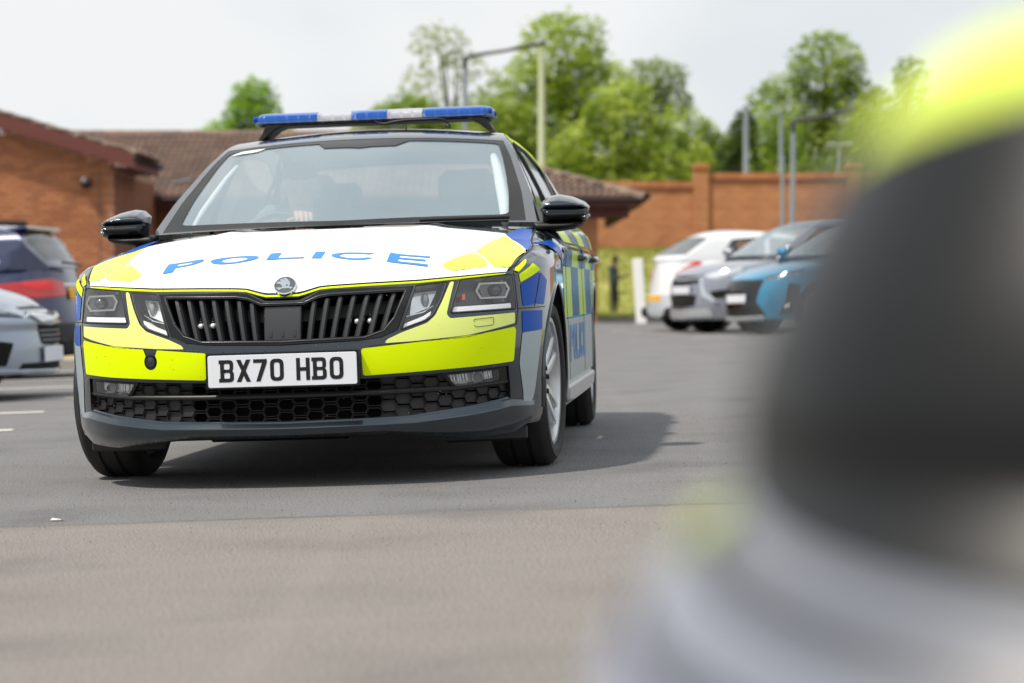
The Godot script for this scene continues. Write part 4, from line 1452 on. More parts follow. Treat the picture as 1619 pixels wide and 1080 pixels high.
	var dr := RandomNumberGenerator.new()
	dr.seed = 40
	for i in 60:
		var q := Vector2(dr.randf_range(-0.8, 0.8), dr.randf_range(0.24, 0.53))
		var r := pt_on(k.P, q, c0)
		var sz := dr.randf_range(0.0006, 0.0017)
		mb.ball(r[0] + r[1] * 0.0022, Vector3(sz, sz * dr.randf_range(0.7, 1.6), 0.0008), 6, 3)
	part(root, "dirt_specks", mb, M.dirt).set_meta("kind", "stuff")
	mb = MB.new()
	for i in 40:
		var q := Vector2(dr.randf_range(-0.8, 0.8), dr.randf_range(0.20, 0.66))
		var r := pt_on(k.P, q, c0)
		mb.ball(r[0] + r[1] * 0.005, Vector3(0.0014, 0.0012, 0.0008), 6, 3)
	part(root, "dust_specks", mb, M.dust).set_meta("kind", "stuff")
	# --- trim inside the windscreen pillars, paled to give its sunlit look
	for sd: float in [1.0, -1.0]:
		mb = MB.new()
		var tp := []
		for i in 9:
			var r := pt_on(k.T, Vector2(sd * lerpf(0.86, 0.90, i / 8.0), lerpf(0.35, 1.9, i / 8.0)), c0, 0.01)
			tp.append(r[0] - r[1] * 0.06)
		var tk := 1.0 if sd > 0 else 0.45
		mb.tube(tp, [0.016 * tk, 0.022 * tk, 0.026 * tk, 0.026 * tk, 0.026 * tk, 0.024 * tk, 0.022 * tk, 0.02 * tk, 0.016 * tk], 8)
		part(root, "lit_pillar_trim", mb, M.lit_pillar_trim)
	# --- steering wheel
	mb = MB.new()
	var sw := Transform3D(Basis(Vector3.RIGHT, 1.12), Vector3(-0.37, 0.87, -1.12))
	var ring := []
	for i in 33:
		var a := TAU * i / 32
		ring.append(sw * Vector3(cos(a) * 0.18, 0, sin(a) * 0.18))
	mb.tube(ring, 0.016, 10, false)
	mb.box(sw * Vector3(0, 0.0, 0), Vector3(0.15, 0.05, 0.13), 0.02, sw.basis)
	mb.box(sw * Vector3(0, 0.0, 0), Vector3(0.34, 0.02, 0.04), 0.008, sw.basis)
	part(root, "steering_wheel", mb, M.black_trim)

func smoothed(rows: Array, inside: Vector3, creases: Array) -> MB:
	# a grid of points, smooth along its rows and creased at the given columns
	var mb := MB.new()
	var m: int = rows[0].size()
	for j in m - 1:
		var a := []
		var na := []
		for i in rows.size():
			var fw: Vector3 = rows[mini(i + 1, rows.size() - 1)][j] - rows[maxi(i - 1, 0)][j]
			var line := []
			for c: int in [j, j + 1]:
				var lo := c
				var hi := c
				if not creases.has(c) and c > 0 and c < m - 1: lo = c - 1; hi = c + 1
				else: lo = j; hi = j + 1
				var g := fw.cross(rows[i][hi] - rows[i][lo]).normalized()
				if g.dot(rows[i][c] - inside) < 0: g = -g
				line.append(g)
			a.append([rows[i][j], rows[i][j + 1]])
			na.append(line)
		mb.grid(a, na)
	return mb

# ------------------------------------------------------------------ bodies meshed from tapered capsules
func blob(mb: MB, caps: Array, cell: float, blend: float) -> void:
	# caps: [from, to, radius, radius, colour]; smooth union meshed by surface nets
	var lo := Vector3.INF
	var hi := -Vector3.INF
	for c in caps:
		var r: float = maxf(c[2], c[3]) + blend + cell * 2
		lo = lo.min(c[0] - Vector3.ONE * r).min(c[1] - Vector3.ONE * r)
		hi = hi.max(c[0] + Vector3.ONE * r).max(c[1] + Vector3.ONE * r)
	var n := Vector3i(((hi - lo) / cell).ceil()) + Vector3i.ONE
	var f := PackedFloat32Array()
	f.resize(n.x * n.y * n.z)
	f.fill(1.0)
	for c in caps:
		var a: Vector3 = c[0]
		var ba: Vector3 = c[1] - a
		var l2 := maxf(ba.length_squared(), 1e-9)
		var r: float = maxf(c[2], c[3]) + blend + cell * 2
		var i0 := Vector3i(((a.min(c[1]) - Vector3.ONE * r - lo) / cell).floor()).max(Vector3i.ZERO)
		var i1 := Vector3i(((a.max(c[1]) + Vector3.ONE * r - lo) / cell).ceil()).min(n - Vector3i.ONE)
		for x in range(i0.x, i1.x + 1):
			for y in range(i0.y, i1.y + 1):
				for z in range(i0.z, i1.z + 1):
					var p := lo + Vector3(x, y, z) * cell - a
					var t := clampf(p.dot(ba) / l2, 0, 1)
					var d: float = (p - ba * t).length() - lerpf(c[2], c[3], t)
					var k := (x * n.y + y) * n.z + z
					var o := f[k]
					var h := maxf(blend - absf(d - o), 0.0) / blend
					f[k] = minf(d, o) - h * h * blend * 0.25
	var ids := {}
	var sy := n.z
	var sx := n.y * n.z
	for x in n.x - 1:
		for y in n.y - 1:
			for z in n.z - 1:
				var k := x * sx + y * sy + z
				var v0 := f[k]
				var m := 0
				var sum := Vector3.ZERO
				var cnt := 0
				var vals := [v0, f[k + sx], f[k + sy], f[k + sx + sy], f[k + 1], f[k + sx + 1], f[k + sy + 1], f[k + sx + sy + 1]]
				for i in 8:
					if vals[i] < 0: m += 1
				if m == 0 or m == 8: continue
				for e in [[0, 1], [0, 2], [0, 4], [1, 3], [1, 5], [2, 3], [2, 6], [3, 7], [4, 5], [4, 6], [5, 7], [6, 7]]:
					var p: float = vals[e[0]]
					var q: float = vals[e[1]]
					if (p < 0) != (q < 0):
						var t := p / (p - q)
						sum += Vector3(e[0] & 1, (e[0] >> 1) & 1, e[0] >> 2).lerp(Vector3(e[1] & 1, (e[1] >> 1) & 1, e[1] >> 2), t)
						cnt += 1
				var g := Vector3(vals[1] + vals[3] + vals[5] + vals[7] - vals[0] - vals[2] - vals[4] - vals[6], vals[2] + vals[3] + vals[6] + vals[7] - vals[0] - vals[1] - vals[4] - vals[5], vals[4] + vals[5] + vals[6] + vals[7] - vals[0] - vals[1] - vals[2] - vals[3]).normalized()
				var pos := lo + (Vector3(x, y, z) + sum / cnt) * cell
				var best := 1e9
				for c in caps:
					var ba: Vector3 = c[1] - c[0]
					var t := clampf((pos - c[0]).dot(ba) / maxf(ba.length_squared(), 1e-9), 0, 1)
					var d: float = (pos - c[0] - ba * t).length() - lerpf(c[2], c[3], t)
					if d < best:
						best = d
						mb.cur = c[4]
				ids[k] = mb.vert(pos, g)
	mb.use_col = true
	for k in ids:
		for ax in 3:
			var st := [sx, sy, 1][ax] as int
			if (f[k] < 0) == (f[k + st] < 0): continue
			var b := [sx, sy, 1][(ax + 1) % 3] as int
			var c := [sx, sy, 1][(ax + 2) % 3] as int
			if ids.has(k - b) and ids.has(k - c) and ids.has(k - b - c):
				mb.tri_i(ids[k], ids[k - b], ids[k - b - c]); mb.tri_i(ids[k], ids[k - b - c], ids[k - c])

const SKIN := Color(0.50, 0.30, 0.21)

func head_caps(c: Vector3, fwd: Vector3, up: Vector3, s: float, skin: Color, hair: Color) -> Array:
	# a head of height about 0.23 * s: skull, jaw, nose, brows, lips, ears, hair
	var r := fwd.cross(up).normalized()
	var o := []
	var P := func(x: float, y: float, z: float) -> Vector3: return c + (r * x + up * y + fwd * z) * s
	o.append([P.call(0, 0.025, -0.02), P.call(0, 0.025, 0.012), 0.080 * s, 0.076 * s, skin])
	o.append([P.call(0, -0.05, 0.025), P.call(0, -0.085, 0.045), 0.055 * s, 0.036 * s, skin])
	o.append([P.call(0, 0.008, 0.088), P.call(0, -0.026, 0.106), 0.009 * s, 0.014 * s, skin])
	o.append([P.call(-0.022, -0.060, 0.084), P.call(0.022, -0.060, 0.084), 0.007 * s, 0.007 * s, skin.lerp(Color(0.45, 0.16, 0.14), 0.5)])
	for q: float in [-1.0, 1.0]:
		o.append([P.call(q * 0.018, 0.022, 0.080), P.call(q * 0.045, 0.022, 0.070), 0.010 * s, 0.009 * s, hair.lerp(skin, 0.75)])
		o.append([P.call(q * 0.031, 0.004, 0.079), P.call(q * 0.034, 0.004, 0.078), 0.0085 * s, 0.0085 * s, skin.lerp(Color(0.12, 0.09, 0.08), 0.5)])
		o.append([P.call(q * 0.080, 0.015, -0.012), P.call(q * 0.078, -0.03, -0.008), 0.014 * s, 0.010 * s, skin])
	o.append([P.call(0, 0.055, -0.035), P.call(0, 0.066, 0.018), 0.080 * s, 0.070 * s, hair])
	o.append([P.call(0, 0.00, -0.055), P.call(0, 0.05, -0.045), 0.062 * s, 0.075 * s, hair])
	return o

func hand_caps(wrist: Vector3, dirv: Vector3, palm_n: Vector3, s: float, curl: float, thumb_side: float) -> Array:
	# palm and five bent fingers; palm_n points out of the palm
	var side := dirv.cross(palm_n).normalized() * thumb_side
	var o := []
	var col := SKIN
	o.append([wrist, wrist + dirv * 0.03 * s, 0.026 * s, 0.030 * s, col])
	for i in 4:
		var x := (i - 1.5) * 0.020
		var base := wrist + dirv * (0.095 - 0.004 * absf(i - 1.2)) * s - side * x * s
		o.append([wrist + dirv * 0.03 * s - side * x * 0.7 * s, base, 0.016 * s, 0.0115 * s, col])
		var ln: float = [0.040, 0.046, 0.043, 0.034][i] * s
		var d := dirv
		var p := base
		for j in 3:
			d = (d * cos(curl) + palm_n * sin(curl)).normalized()
			var q: Vector3 = p + d * ln * [1.0, 0.66, 0.5][j]
			o.append([p, q, [0.0102, 0.0095, 0.0088][j] * s, [0.0095, 0.0088, 0.0078][j] * s, col])
			p = q
	var tb := wrist + dirv * 0.028 * s + side * 0.026 * s
	var td := (dirv * 0.75 + side * 0.6 + palm_n * 0.45).normalized()
	var t1 := tb + td * 0.042 * s
	o.append([tb, t1, 0.014 * s, 0.0115 * s, col])
	o.append([t1, t1 + (td + dirv * 0.4 + palm_n * 0.3).normalized() * 0.030 * s, 0.0112 * s, 0.009 * s, col])
	return o

func driver(car: Transform3D) -> void:
	var root := thing("person", "person in dark uniform driving the patrol car, one hand on the steering wheel", "person")
	root.transform = car
	var shirt := Color(0.02, 0.022, 0.027)
	var trouser := Color(0.02, 0.02, 0.024)
	var x := -0.37
	var caps := [[Vector3(x, 0.56, -1.75), Vector3(x, 0.80, -1.80), 0.15, 0.16, shirt], [Vector3(x - 0.13, 0.93, -1.80), Vector3(x + 0.13, 0.93, -1.80), 0.09, 0.09, shirt], [Vector3(x, 0.80, -1.80), Vector3(x, 0.93, -1.80), 0.15, 0.12, shirt],
		[Vector3(x, 0.98, -1.79), Vector3(x, 1.08, -1.76), 0.055, 0.052, SKIN]]
	for q: float in [-1.0, 1.0]:
		caps.append([Vector3(x + q * 0.09, 0.55, -1.70), Vector3(x + q * 0.13, 0.62, -1.28), 0.085, 0.065, trouser])
		caps.append([Vector3(x + q * 0.13, 0.62, -1.28), Vector3(x + q * 0.12, 0.34, -0.98), 0.06, 0.045, trouser])
		var hand := Vector3(x + 0.085, 0.985, -1.17) if q > 0 else Vector3(x - 0.16, 0.86, -1.22)
		var elbow := Vector3(x + q * 0.26, 0.78, -1.52)
		caps.append([Vector3(x + q * 0.19, 0.93, -1.79), elbow, 0.062, 0.048, shirt])
		caps.append([elbow, hand.lerp(elbow, 0.2), 0.046, 0.034, shirt])
		caps.append([hand.lerp(elbow, 0.25), hand.lerp(elbow, 0.05), 0.030, 0.026, SKIN])
	var mb := MB.new()
	blob(mb, caps, 0.018, 0.035)
	var hc := head_caps(Vector3(x, 1.155, -1.75), Vector3(0.15, -0.05, 1).normalized(), Vector3.UP, 1.0, SKIN, Color(0.03, 0.02, 0.015))
	hc.append([Vector3(x, 1.02, -1.785), Vector3(x, 1.09, -1.76), 0.052, 0.052, SKIN])
	blob(mb, hc, 0.007, 0.014)
	blob(mb, hand_caps(Vector3(x + 0.095, 0.985, -1.19), Vector3(0.25, 0.45, 0.85).normalized(), Vector3(0.05, -0.85, 0.5).normalized(), 1.0, 0.62, -1.0), 0.0042, 0.006)
	blob(mb, hand_caps(Vector3(x - 0.165, 0.86, -1.23), Vector3(0.1, 0.5, 0.85).normalized(), Vector3(0.8, -0.3, 0.3).normalized(), 1.0, 0.62, 1.0), 0.0042, 0.006)
	part(root, "body", mb, M.skin_cloth)

func pedestrian() -> void:
	var root := thing("person", "person in dark clothes standing on the grass, looking down at a phone", "person")
	var at := Vector3(2.76, lawn(2.76, -65.5) - 0.01, -65.5)
	root.position = at
	root.rotation.y = deg_to_rad(68)      # faces the right of the picture
	var top := Color(0.035, 0.04, 0.052)
	var leg := Color(0.016, 0.016, 0.019)
	var shoe := Color(0.02, 0.02, 0.02)
	var caps := []
	for q: float in [-1.0, 1.0]:
		var st := q * 0.03
		caps.append([Vector3(q * 0.085, 0.86, 0), Vector3(q * 0.09, 0.47, 0.02 + st), 0.085, 0.056, leg])
		caps.append([Vector3(q * 0.09, 0.47, 0.02 + st), Vector3(q * 0.09, 0.08, -0.01 + st), 0.056, 0.040, leg])
		caps.append([Vector3(q * 0.09, 0.042, -0.03 + st), Vector3(q * 0.10, 0.036, 0.14 + st), 0.042, 0.034, shoe])
		var sh := Vector3(q * 0.185, 1.31, -0.02)
		var el := Vector3(q * 0.215, 1.03, 0.03)
		var wr := Vector3(q * 0.09, 1.08, 0.27)
		caps.append([sh, el, 0.058, 0.045, top])
		caps.append([el, el.lerp(wr, 0.35), 0.043, 0.038, top])
		caps.append([el.lerp(wr, 0.3), wr, 0.034, 0.026, Color(0.16, 0.09, 0.06)])
	caps.append([Vector3(0, 0.88, 0), Vector3(0, 1.08, 0), 0.125, 0.125, top])
	caps.append([Vector3(0, 1.08, 0), Vector3(0, 1.24, -0.02), 0.13, 0.13, top])
	caps.append([Vector3(-0.13, 1.31, -0.03), Vector3(0.13, 1.31, -0.03), 0.07, 0.07, top])
	var dark := Color(0.16, 0.09, 0.06)
	caps.append([Vector3(0, 1.36, -0.02), Vector3(0, 1.43, 0.01), 0.052, 0.050, dark])
	var mb := MB.new()
	blob(mb, caps, 0.018, 0.035)
	blob(mb, head_caps(Vector3(0, 1.52, 0.03), Vector3(0, -0.42, 0.9).normalized(), Vector3(0, 0.9, 0.42).normalized(), 0.98, dark, Color(0.012, 0.011, 0.010)), 0.008, 0.014)
	for q: float in [-1.0, 1.0]:
		var hc := hand_caps(Vector3(q * 0.09, 1.08, 0.27), Vector3(-q * 0.35, 0.2, 0.9).normalized(), Vector3(-q * 0.5, 0.8, 0.1).normalized(), 0.95, 0.45, q)
		for c in hc: c[4] = dark
		blob(mb, hc, 0.005, 0.006)
	part(root, "body", mb, M.skin_cloth)
	var ph := thing("phone", "dark phone held by the person standing on the grass", "phone")
	mb = MB.new()
	mb.box(Vector3.ZERO, Vector3(0.075, 0.150, 0.009), 0.003)
	ph.transform = root.transform * Transform3D(Basis(Vector3.RIGHT, -0.9), Vector3(0, 1.135, 0.375))
	part(ph, "phone_case", mb, M.black_gloss)

# ------------------------------------------------------------------ trees
func tree(label: String, at: Vector3, blobs: Array, count: int, leaf: float, c0: Color, c1: Color, sd: int, trunk_r: float, gap := 0.12, group := "trees behind the boundary wall") -> void:
	# blobs: [offset from the base, radii]; leaf clusters spread through them, limbs reaching into each
	var root := thing("tree", label, "tree", group)
	root.position = at
	var rng := RandomNumberGenerator.new()
	rng.seed = sd
	var mb := MB.new()
	var topb: Vector3 = blobs[0][0]
	var path := []
	for i in 7:
		var f := i / 6.0
		path.append(Vector3(topb.x * f * f, topb.y * f, topb.z * f * f) + Vector3(rng.randf_range(-1, 1), 0, rng.randf_range(-1, 1)) * 0.12 * (1.0 if i > 0 else 0.0))
	mb.tube(path, [trunk_r * 1.25, trunk_r, trunk_r * 0.85, trunk_r * 0.7, trunk_r * 0.55, trunk_r * 0.4, trunk_r * 0.2], 9)
	part(root, "trunk", mb, M.bark)
	for b in blobs:
		for k in 3:
			mb = MB.new()
			var s: Vector3 = path[rng.randi_range(2, 4)]
			var e: Vector3 = b[0] + Vector3(rng.randf_range(-0.7, 0.7), rng.randf_range(-0.4, 0.6), rng.randf_range(-0.5, 0.5)) * b[1]
			var mid := s.lerp(e, 0.5) + Vector3(0, 0.12 * s.distance_to(e), 0)
			var r := trunk_r * 0.32
			mb.tube([s, s.lerp(mid, 0.55), mid, mid.lerp(e, 0.5) + Vector3(0, 0.1, 0), e], [r, r * 0.8, r * 0.6, r * 0.4, r * 0.15], 6)
			part(root, "limb", mb, M.bark)
	# a sprig of seven small leaves
	var lm := MB.new()
	for i in 7:
		var a := TAU * i / 7 + 0.4 * sin(i * 2.3)
		var d := Vector3(cos(a), 0.35 * sin(i * 1.9), sin(a))
		var sv := d.cross(Vector3.UP).normalized() * 0.24
		var o := d * 0.18
		var tip := d * (0.75 + 0.25 * sin(i * 3.1)) + Vector3(0, 0.12, 0)
		var mid := (o + tip) / 2
		var up := Vector3(0, 1, 0) + d * 0.2
		lm.tri(o, mid + sv, tip, up); lm.tri(o, tip, mid - sv, up)
	var mm := MultiMesh.new()
	mm.transform_format = MultiMesh.TRANSFORM_3D
	mm.use_colors = true
	mm.mesh = lm.mesh()
	mm.mesh.surface_set_material(0, M.leaves)
	var vol := 0.0
	for b in blobs: vol += b[1].x * b[1].y
	var fn := FastNoiseLite.new()
	fn.seed = sd
	fn.frequency = 0.55
	var tr := []
	var cs := []
	var guard := 0
	while tr.size() < count and guard < count * 6:
		guard += 1
		var pick := rng.randf() * vol
		var b = blobs[0]
		for q in blobs:
			pick -= q[1].x * q[1].y
			if pick <= 0:
				b = q
				break
		var d := Vector3(rng.randfn(), rng.randfn(), rng.randfn()).normalized()
		var p: Vector3 = b[0] + d * b[1] * pow(rng.randf(), 0.30) * (1.0 + 0.22 * fn.get_noise_3dv(d * 3.0 + b[0]))
		if fn.get_noise_3dv(p + at) < -0.30 + gap: continue
		var bs := Basis(Vector3.UP, rng.randf() * TAU) * Basis(Vector3.RIGHT, rng.randf_range(-0.9, 0.9))
		tr.append(Transform3D(bs.scaled_local(Vector3.ONE * leaf * rng.randf_range(0.7, 1.3)), p))
		cs.append(c0.lerp(c1, clampf(0.5 + 0.9 * fn.get_noise_3dv(p * 0.9 + Vector3(50, 0, 0)) + rng.randf_range(-0.25, 0.25), 0, 1)))
	mm.instance_count = tr.size()
	for i in tr.size():
		mm.set_instance_transform(i, tr[i])
		mm.set_instance_color(i, cs[i])
	var mi := MultiMeshInstance3D.new()
	mi.name = "crown"
	mi.set_meta("kind", "stuff")
	mi.multimesh = mm
	root.add_child(mi, true)

# ------------------------------------------------------------------ parked cars
func parked_spec(o: Dictionary) -> Dictionary:
	var W: float = o.W
	var hn: float = o.hn      # nose height
	var hb: float = o.hb      # bonnet height at the windscreen
	var yr: float = o.yr
	var k := W / 0.905
	var f: float = o.fo
	var zw: float = o.zw
	var zh: float = o.zh
	var zr: float = o.zr
	var ze: float = o.ze
	var d := {
		"n": o.get("n", 2.5), "L": o.L, "bot": 0.20, "sill": 0.22,
		"Fy": [0.10, 0.2, 0.32, 0.5, 0.62, hn - 0.04, hn + 0.08], "Fv": [f - 0.07, f - 0.01, f, f - 0.005, f - 0.02, f - 0.09, f - 0.22],
		"Ry": [0.1, 0.3, 0.5, 0.75, 0.95, 1.1], "Rv": [o.ro - 0.08, o.ro, o.ro, o.ro - 0.05, o.ro - 0.10, o.ro - 0.14],
		"Wy": [0.10, 0.22, 0.32, 0.5, 0.72, hb - 0.10, hb - 0.02, hb + 0.1], "Wv": [0.84 * k, 0.885 * k, 0.90 * k, 0.907 * k, 0.905 * k, 0.895 * k, 0.87 * k, 0.85 * k],
		"Xz": [-o.L - 0.7, -o.L, -1.0, -0.5, 0.05, 0.3, 0.46, 0.55], "Xv": [0.62 * k, 0.76 * k, 0.80 * k, 0.79 * k, 0.815 * k, 0.80 * k, 0.775 * k, 0.745 * k],
		"ye0": hn, "ye1": 0.03, "hc": 0.05,
		"Bz": [-o.L - 0.8, -o.L, -1.8, zw], "Bv": [o.hr, o.hr - 0.01, (hb + o.hr) / 2, hb],
		"prof": pts([zw, hb + 0.01, lerpf(zw, zh, 0.5), lerpf(hb, yr - 0.06, 0.54), zh, yr - 0.065, zh - 0.3, yr - 0.018, zh - 0.8, yr, lerpf(zh - 0.8, zr, 0.6), yr - 0.012, zr, yr - 0.07, lerpf(zr, ze, 0.5), lerpf(yr - 0.07, o.hr, 0.45), ze, o.hr + 0.01]),
		"Ui": [0.0, 1.0, 2.0, 3.0, 4.0, 6.0, 7.0, 8.0], "Bow": [0.18, 0.14, 0.09, 0.03, 0.0, -0.03, -0.05, -0.04], "Cr": [0.01, 0.015, 0.02, 0.034, 0.04, 0.04, 0.02, 0.0],
		"S2y": [hb - 0.06, hb, lerpf(hb, yr, 0.35), lerpf(hb, yr, 0.7), yr - 0.07, yr - 0.02, yr + 0.01], "S2v": [0.81 * k, 0.795 * k, 0.75 * k, 0.685 * k, 0.63 * k, 0.58 * k, 0.52 * k],
		"ws": pts([-0.94, 0.1, 0.0, 0.03, 0.94, 0.1, 0.95, 1.0, 0.95, 2.0, 0.0, 2.05, -0.95, 2.0, -0.95, 1.0]),
		"rs": pts([-0.84, 6.25, 0.84, 6.25, 0.86, o.get("rsu", 7.6), -0.86, o.get("rsu", 7.6)]),
		"wins": o.wins, "archr": o.wr + 0.055, "wr": o.wr, "rr": o.wr * 0.72, "track": 0.86 * W - 0.02, "tw": 0.21,
	}
	var rise := hb - hn - 0.005
	d["DR"] = [-0.06, -0.03, 0, 0.05, 0.12, 0.3, 0.6, 0.9, 1.2, 1.6]
	d["RR"] = [-0.09, -0.042, 0, 0.13 * rise, 0.26 * rise, 0.48 * rise, 0.72 * rise, 0.88 * rise, 1.0 * rise, 1.08 * rise]
	return d

func on_body(root: Node3D, k: CarShape, called: String, q: Array, m: Material, low: float, top: float, rear := false, r := 0.02, sides := [1.0, -1.0]) -> void:
	# a solid trim piece on both flanks of a body; q in (distance from nose or tail, height)
	for sd: float in sides:
		var p := []
		for v: Vector2 in pts(q): p.append(Vector2(sd * (k.smax() - v.x if rear else v.x), v.y))
		var mb := MB.new()
		block(mb, rounded(p, r), k.P, k.c0, Vector2(0.06, 0.05), low, top, minf(0.006, absf(top - low) * 0.4))
		part(root, called, mb, m)

func across(root: Node3D, k: CarShape, called: String, q: Array, m: Material, low: float, top: float, rear := false, r := 0.02) -> void:
	# a solid piece across the nose or tail; right half outline given, mirrored
	var a := PackedVector2Array(pts(q))
	var full := a.duplicate()
	for i in range(a.size() - 1, -1, -1): full.append(Vector2(-a[i].x, a[i].y))
	var mb := MB.new()
	var mp := func(v: Vector2) -> Vector3: return k.P(Vector2((signf(v.x) if v.x != 0 else 1.0) * (k.smax() - absf(v.x)) if rear else v.x, v.y))
	block(mb, rounded(Array(full), r), mp, k.c0, Vector2(0.06, 0.05), low, top, minf(0.006, absf(top - low) * 0.4))
	part(root, called, mb, m)

func plate_on(root: Node3D, k: CarShape, y: float, m: Material, rear := false) -> void:
	var z := -k.L - k.zr(y) - 0.012 if rear else k.zf(y) + 0.012
	var mb := MB.new()
	mb.box(Vector3(0, y, z), Vector3(0.52, 0.111, 0.018), 0.005)
	part(root, "number_plate", mb, m)

func mirrors_on(root: Node3D, k: CarShape, paint: Material, y: float) -> void:
	for sd: float in [1.0, -1.0]:
		var mb := MB.new()
		var x: float = k.s2(y) + 0.13
		mb.ball(Vector3(sd * x, y + 0.05, k.zws - 0.12), Vector3(0.115, 0.075, 0.085), 16, 10)
		part(root, "door_mirror", mb, paint)
		mb = MB.new()
		mb.box(Vector3(sd * (x - 0.08), y - 0.005, k.zws - 0.13), Vector3(0.16, 0.03, 0.06), 0.01)
		part(root, "mirror_arm", mb, M.black_trim)

func parked(called: String, label: String, spec: Dictionary, paint: Material, front_left: Vector3, turn: float, anchor: Vector2, opt := {}) -> Array:
	# anchor: which point (x, z) of the car stands at front_left
	var root := thing(called, label, "car", "cars parked in the bays")
	var k := CarShape.new(parked_spec(spec))
	car_base(root, k, paint, opt)
	var b := Basis(Vector3.UP, turn)
	var off := b * Vector3(anchor.x, 0, anchor.y)
	var p := front_left - off
	# stand on the sloping ground
	var n := Vector3.UP
	var mid := p + b * Vector3(0, 0, -k.L / 2)
	n = Vector3(ground(mid.x - 0.5, mid.z) - ground(mid.x + 0.5, mid.z), 1.0, ground(mid.x, mid.z - 0.5) - ground(mid.x, mid.z + 0.5)).normalized()
	var fw := (b * Vector3(0, 0, 1)).slide(n).normalized()
	root.transform = Transform3D(Basis(n.cross(fw), n, fw), Vector3(p.x, ground(p.x, p.z), p.z))
	return [root, k]

func parked_cars() -> void:
	# silver hatchback, nose to the right
	var o := {"W": 0.88, "hn": 0.69, "hb": 0.98, "yr": 1.48, "fo": 0.84, "ro": 0.72, "L": 2.55, "zw": -0.30, "zh": -1.10, "zr": -2.75, "ze": -3.09, "hr": 1.02, "wr": 0.31,
		"wins": [rounded(pts([-0.62, 1.01, -1.62, 1.02, -1.58, 1.40, -1.12, 1.37]), 0.03), rounded(pts([-1.70, 1.02, -2.60, 1.05, -2.50, 1.36, -1.68, 1.41]), 0.03)]}
	var a := parked("parked_car", "silver hatchback parked at the left, nose to the right, in front of the navy estate", o, M.silver_car, Vector3(-3.44, 0, -18.2), deg_to_rad(87), Vector2(0.2, 0.80))
	var r: Node3D = a[0]
	var k: CarShape = a[1]
	on_body(r, k, "headlight", [0.50, 0.60, 0.62, 0.66, 1.15, 0.80, 1.10, 0.72, 0.92, 0.63], M.lamp_grey, -0.02, 0.006)
	on_body(r, k, "headlight_lens", [0.60, 0.625, 0.70, 0.665, 0.92, 0.725, 0.88, 0.66], M.clear_lens, 0.0, 0.010)
	across(r, k, "upper_grille", [0.0, 0.69, 0.42, 0.68, 0.40, 0.62, 0.0, 0.60], M.black_trim, -0.02, 0.004)
	across(r, k, "chrome_bar", [0.0, 0.60, 0.42, 0.635, 0.42, 0.60, 0.30, 0.56, 0.0, 0.545], M.chrome, -0.01, 0.022)
	across(r, k, "lower_grille", [0.0, 0.54, 0.33, 0.55, 0.26, 0.40, 0.0, 0.39], M.void_black, -0.02, 0.004)
	for i in 3: across(r, k, "grille_bar", [0.0, 0.435 + 0.035 * i, 0.27 + 0.02 * i, 0.437 + 0.035 * i, 0.27 + 0.02 * i, 0.425 + 0.035 * i, 0.0, 0.423 + 0.035 * i], M.grey_plastic, -0.01, 0.012, false, 0.004)
	on_body(r, k, "fog_recess", [0.62, 0.42, 0.86, 0.45, 0.88, 0.26, 0.70, 0.25], M.void_black, -0.02, 0.004)
	across(r, k, "lower_intake", [0.0, 0.27, 0.55, 0.27, 0.60, 0.21, 0.0, 0.20], M.void_black, -0.02, 0.004)
	across(r, k, "splitter", [0.0, 0.215, 0.95, 0.235, 0.95, 0.20, 0.0, 0.19], M.silver_car, -0.02, 0.022, false, 0.01)
	plate_on(r, k, 0.325, M.plate_white)
	mirrors_on(r, k, M.silver_car, 1.02)
	# navy estate, tail to the right
	o = {"W": 0.90, "hn": 0.76, "hb": 1.0, "yr": 1.47, "fo": 0.80, "ro": 0.93, "L": 2.80, "zw": -0.55, "zh": -1.30, "zr": -3.25, "ze": -3.55, "hr": 1.05, "wr": 0.325,
		"wins": [rounded(pts([-0.88, 1.03, -1.78, 1.04, -1.74, 1.39, -1.34, 1.36]), 0.03), rounded(pts([-1.86, 1.04, -2.66, 1.06, -2.60, 1.39, -1.84, 1.40]), 0.03), rounded(pts([-2.74, 1.065, -3.16, 1.10, -3.02, 1.30, -2.70, 1.38]), 0.05)]}
	a = parked("parked_car", "navy blue estate parked at the left, red tail light towards the right", o, M.navy_car, Vector3(-4.20, 0, -23.2), deg_to_rad(-96), Vector2(0.30, -3.70), {"trim": M.chrome})
	r = a[0]
	k = a[1]
	on_body(r, k, "tail_light", [0.30, 0.92, 0.50, 0.95, 1.08, 0.90, 1.14, 0.86, 0.76, 0.76, 0.30, 0.78], M.tail_red, -0.02, 0.014, true, 0.03)
	on_body(r, k, "tail_light_band", [0.50, 0.91, 0.88, 0.90, 0.72, 0.84, 0.50, 0.84], M.tail_bright, 0.0, 0.018, true, 0.02)
	across(r, k, "bumper_skirt", [0.0, 0.52, 0.78, 0.52, 1.02, 0.50, 1.02, 0.24, 0.0, 0.22], M.dark_plastic, -0.02, 0.02, true, 0.03)
	on_body(r, k, "rear_reflector", [0.55, 0.44, 0.80, 0.44, 0.80, 0.405, 0.55, 0.405], M.tail_red, 0.0, 0.026, true, 0.01)
	plate_on(r, k, 0.80, M.plate_yellow, true)
	across(r, k, "tailgate_handle", [0.0, 0.90, 0.32, 0.90, 0.32, 0.87, 0.0, 0.87], M.chrome, -0.01, 0.012, true, 0.01)
	mirrors_on(r, k, M.navy_car, 1.04)
	var mb := MB.new()
	mb.box(Vector3(0, 1.425, -3.24), Vector3(1.12, 0.035, 0.26), 0.015, Basis(Vector3.RIGHT, 0.12))
	part(r, "roof_spoiler", mb, M.navy_car)
	mb = MB.new()
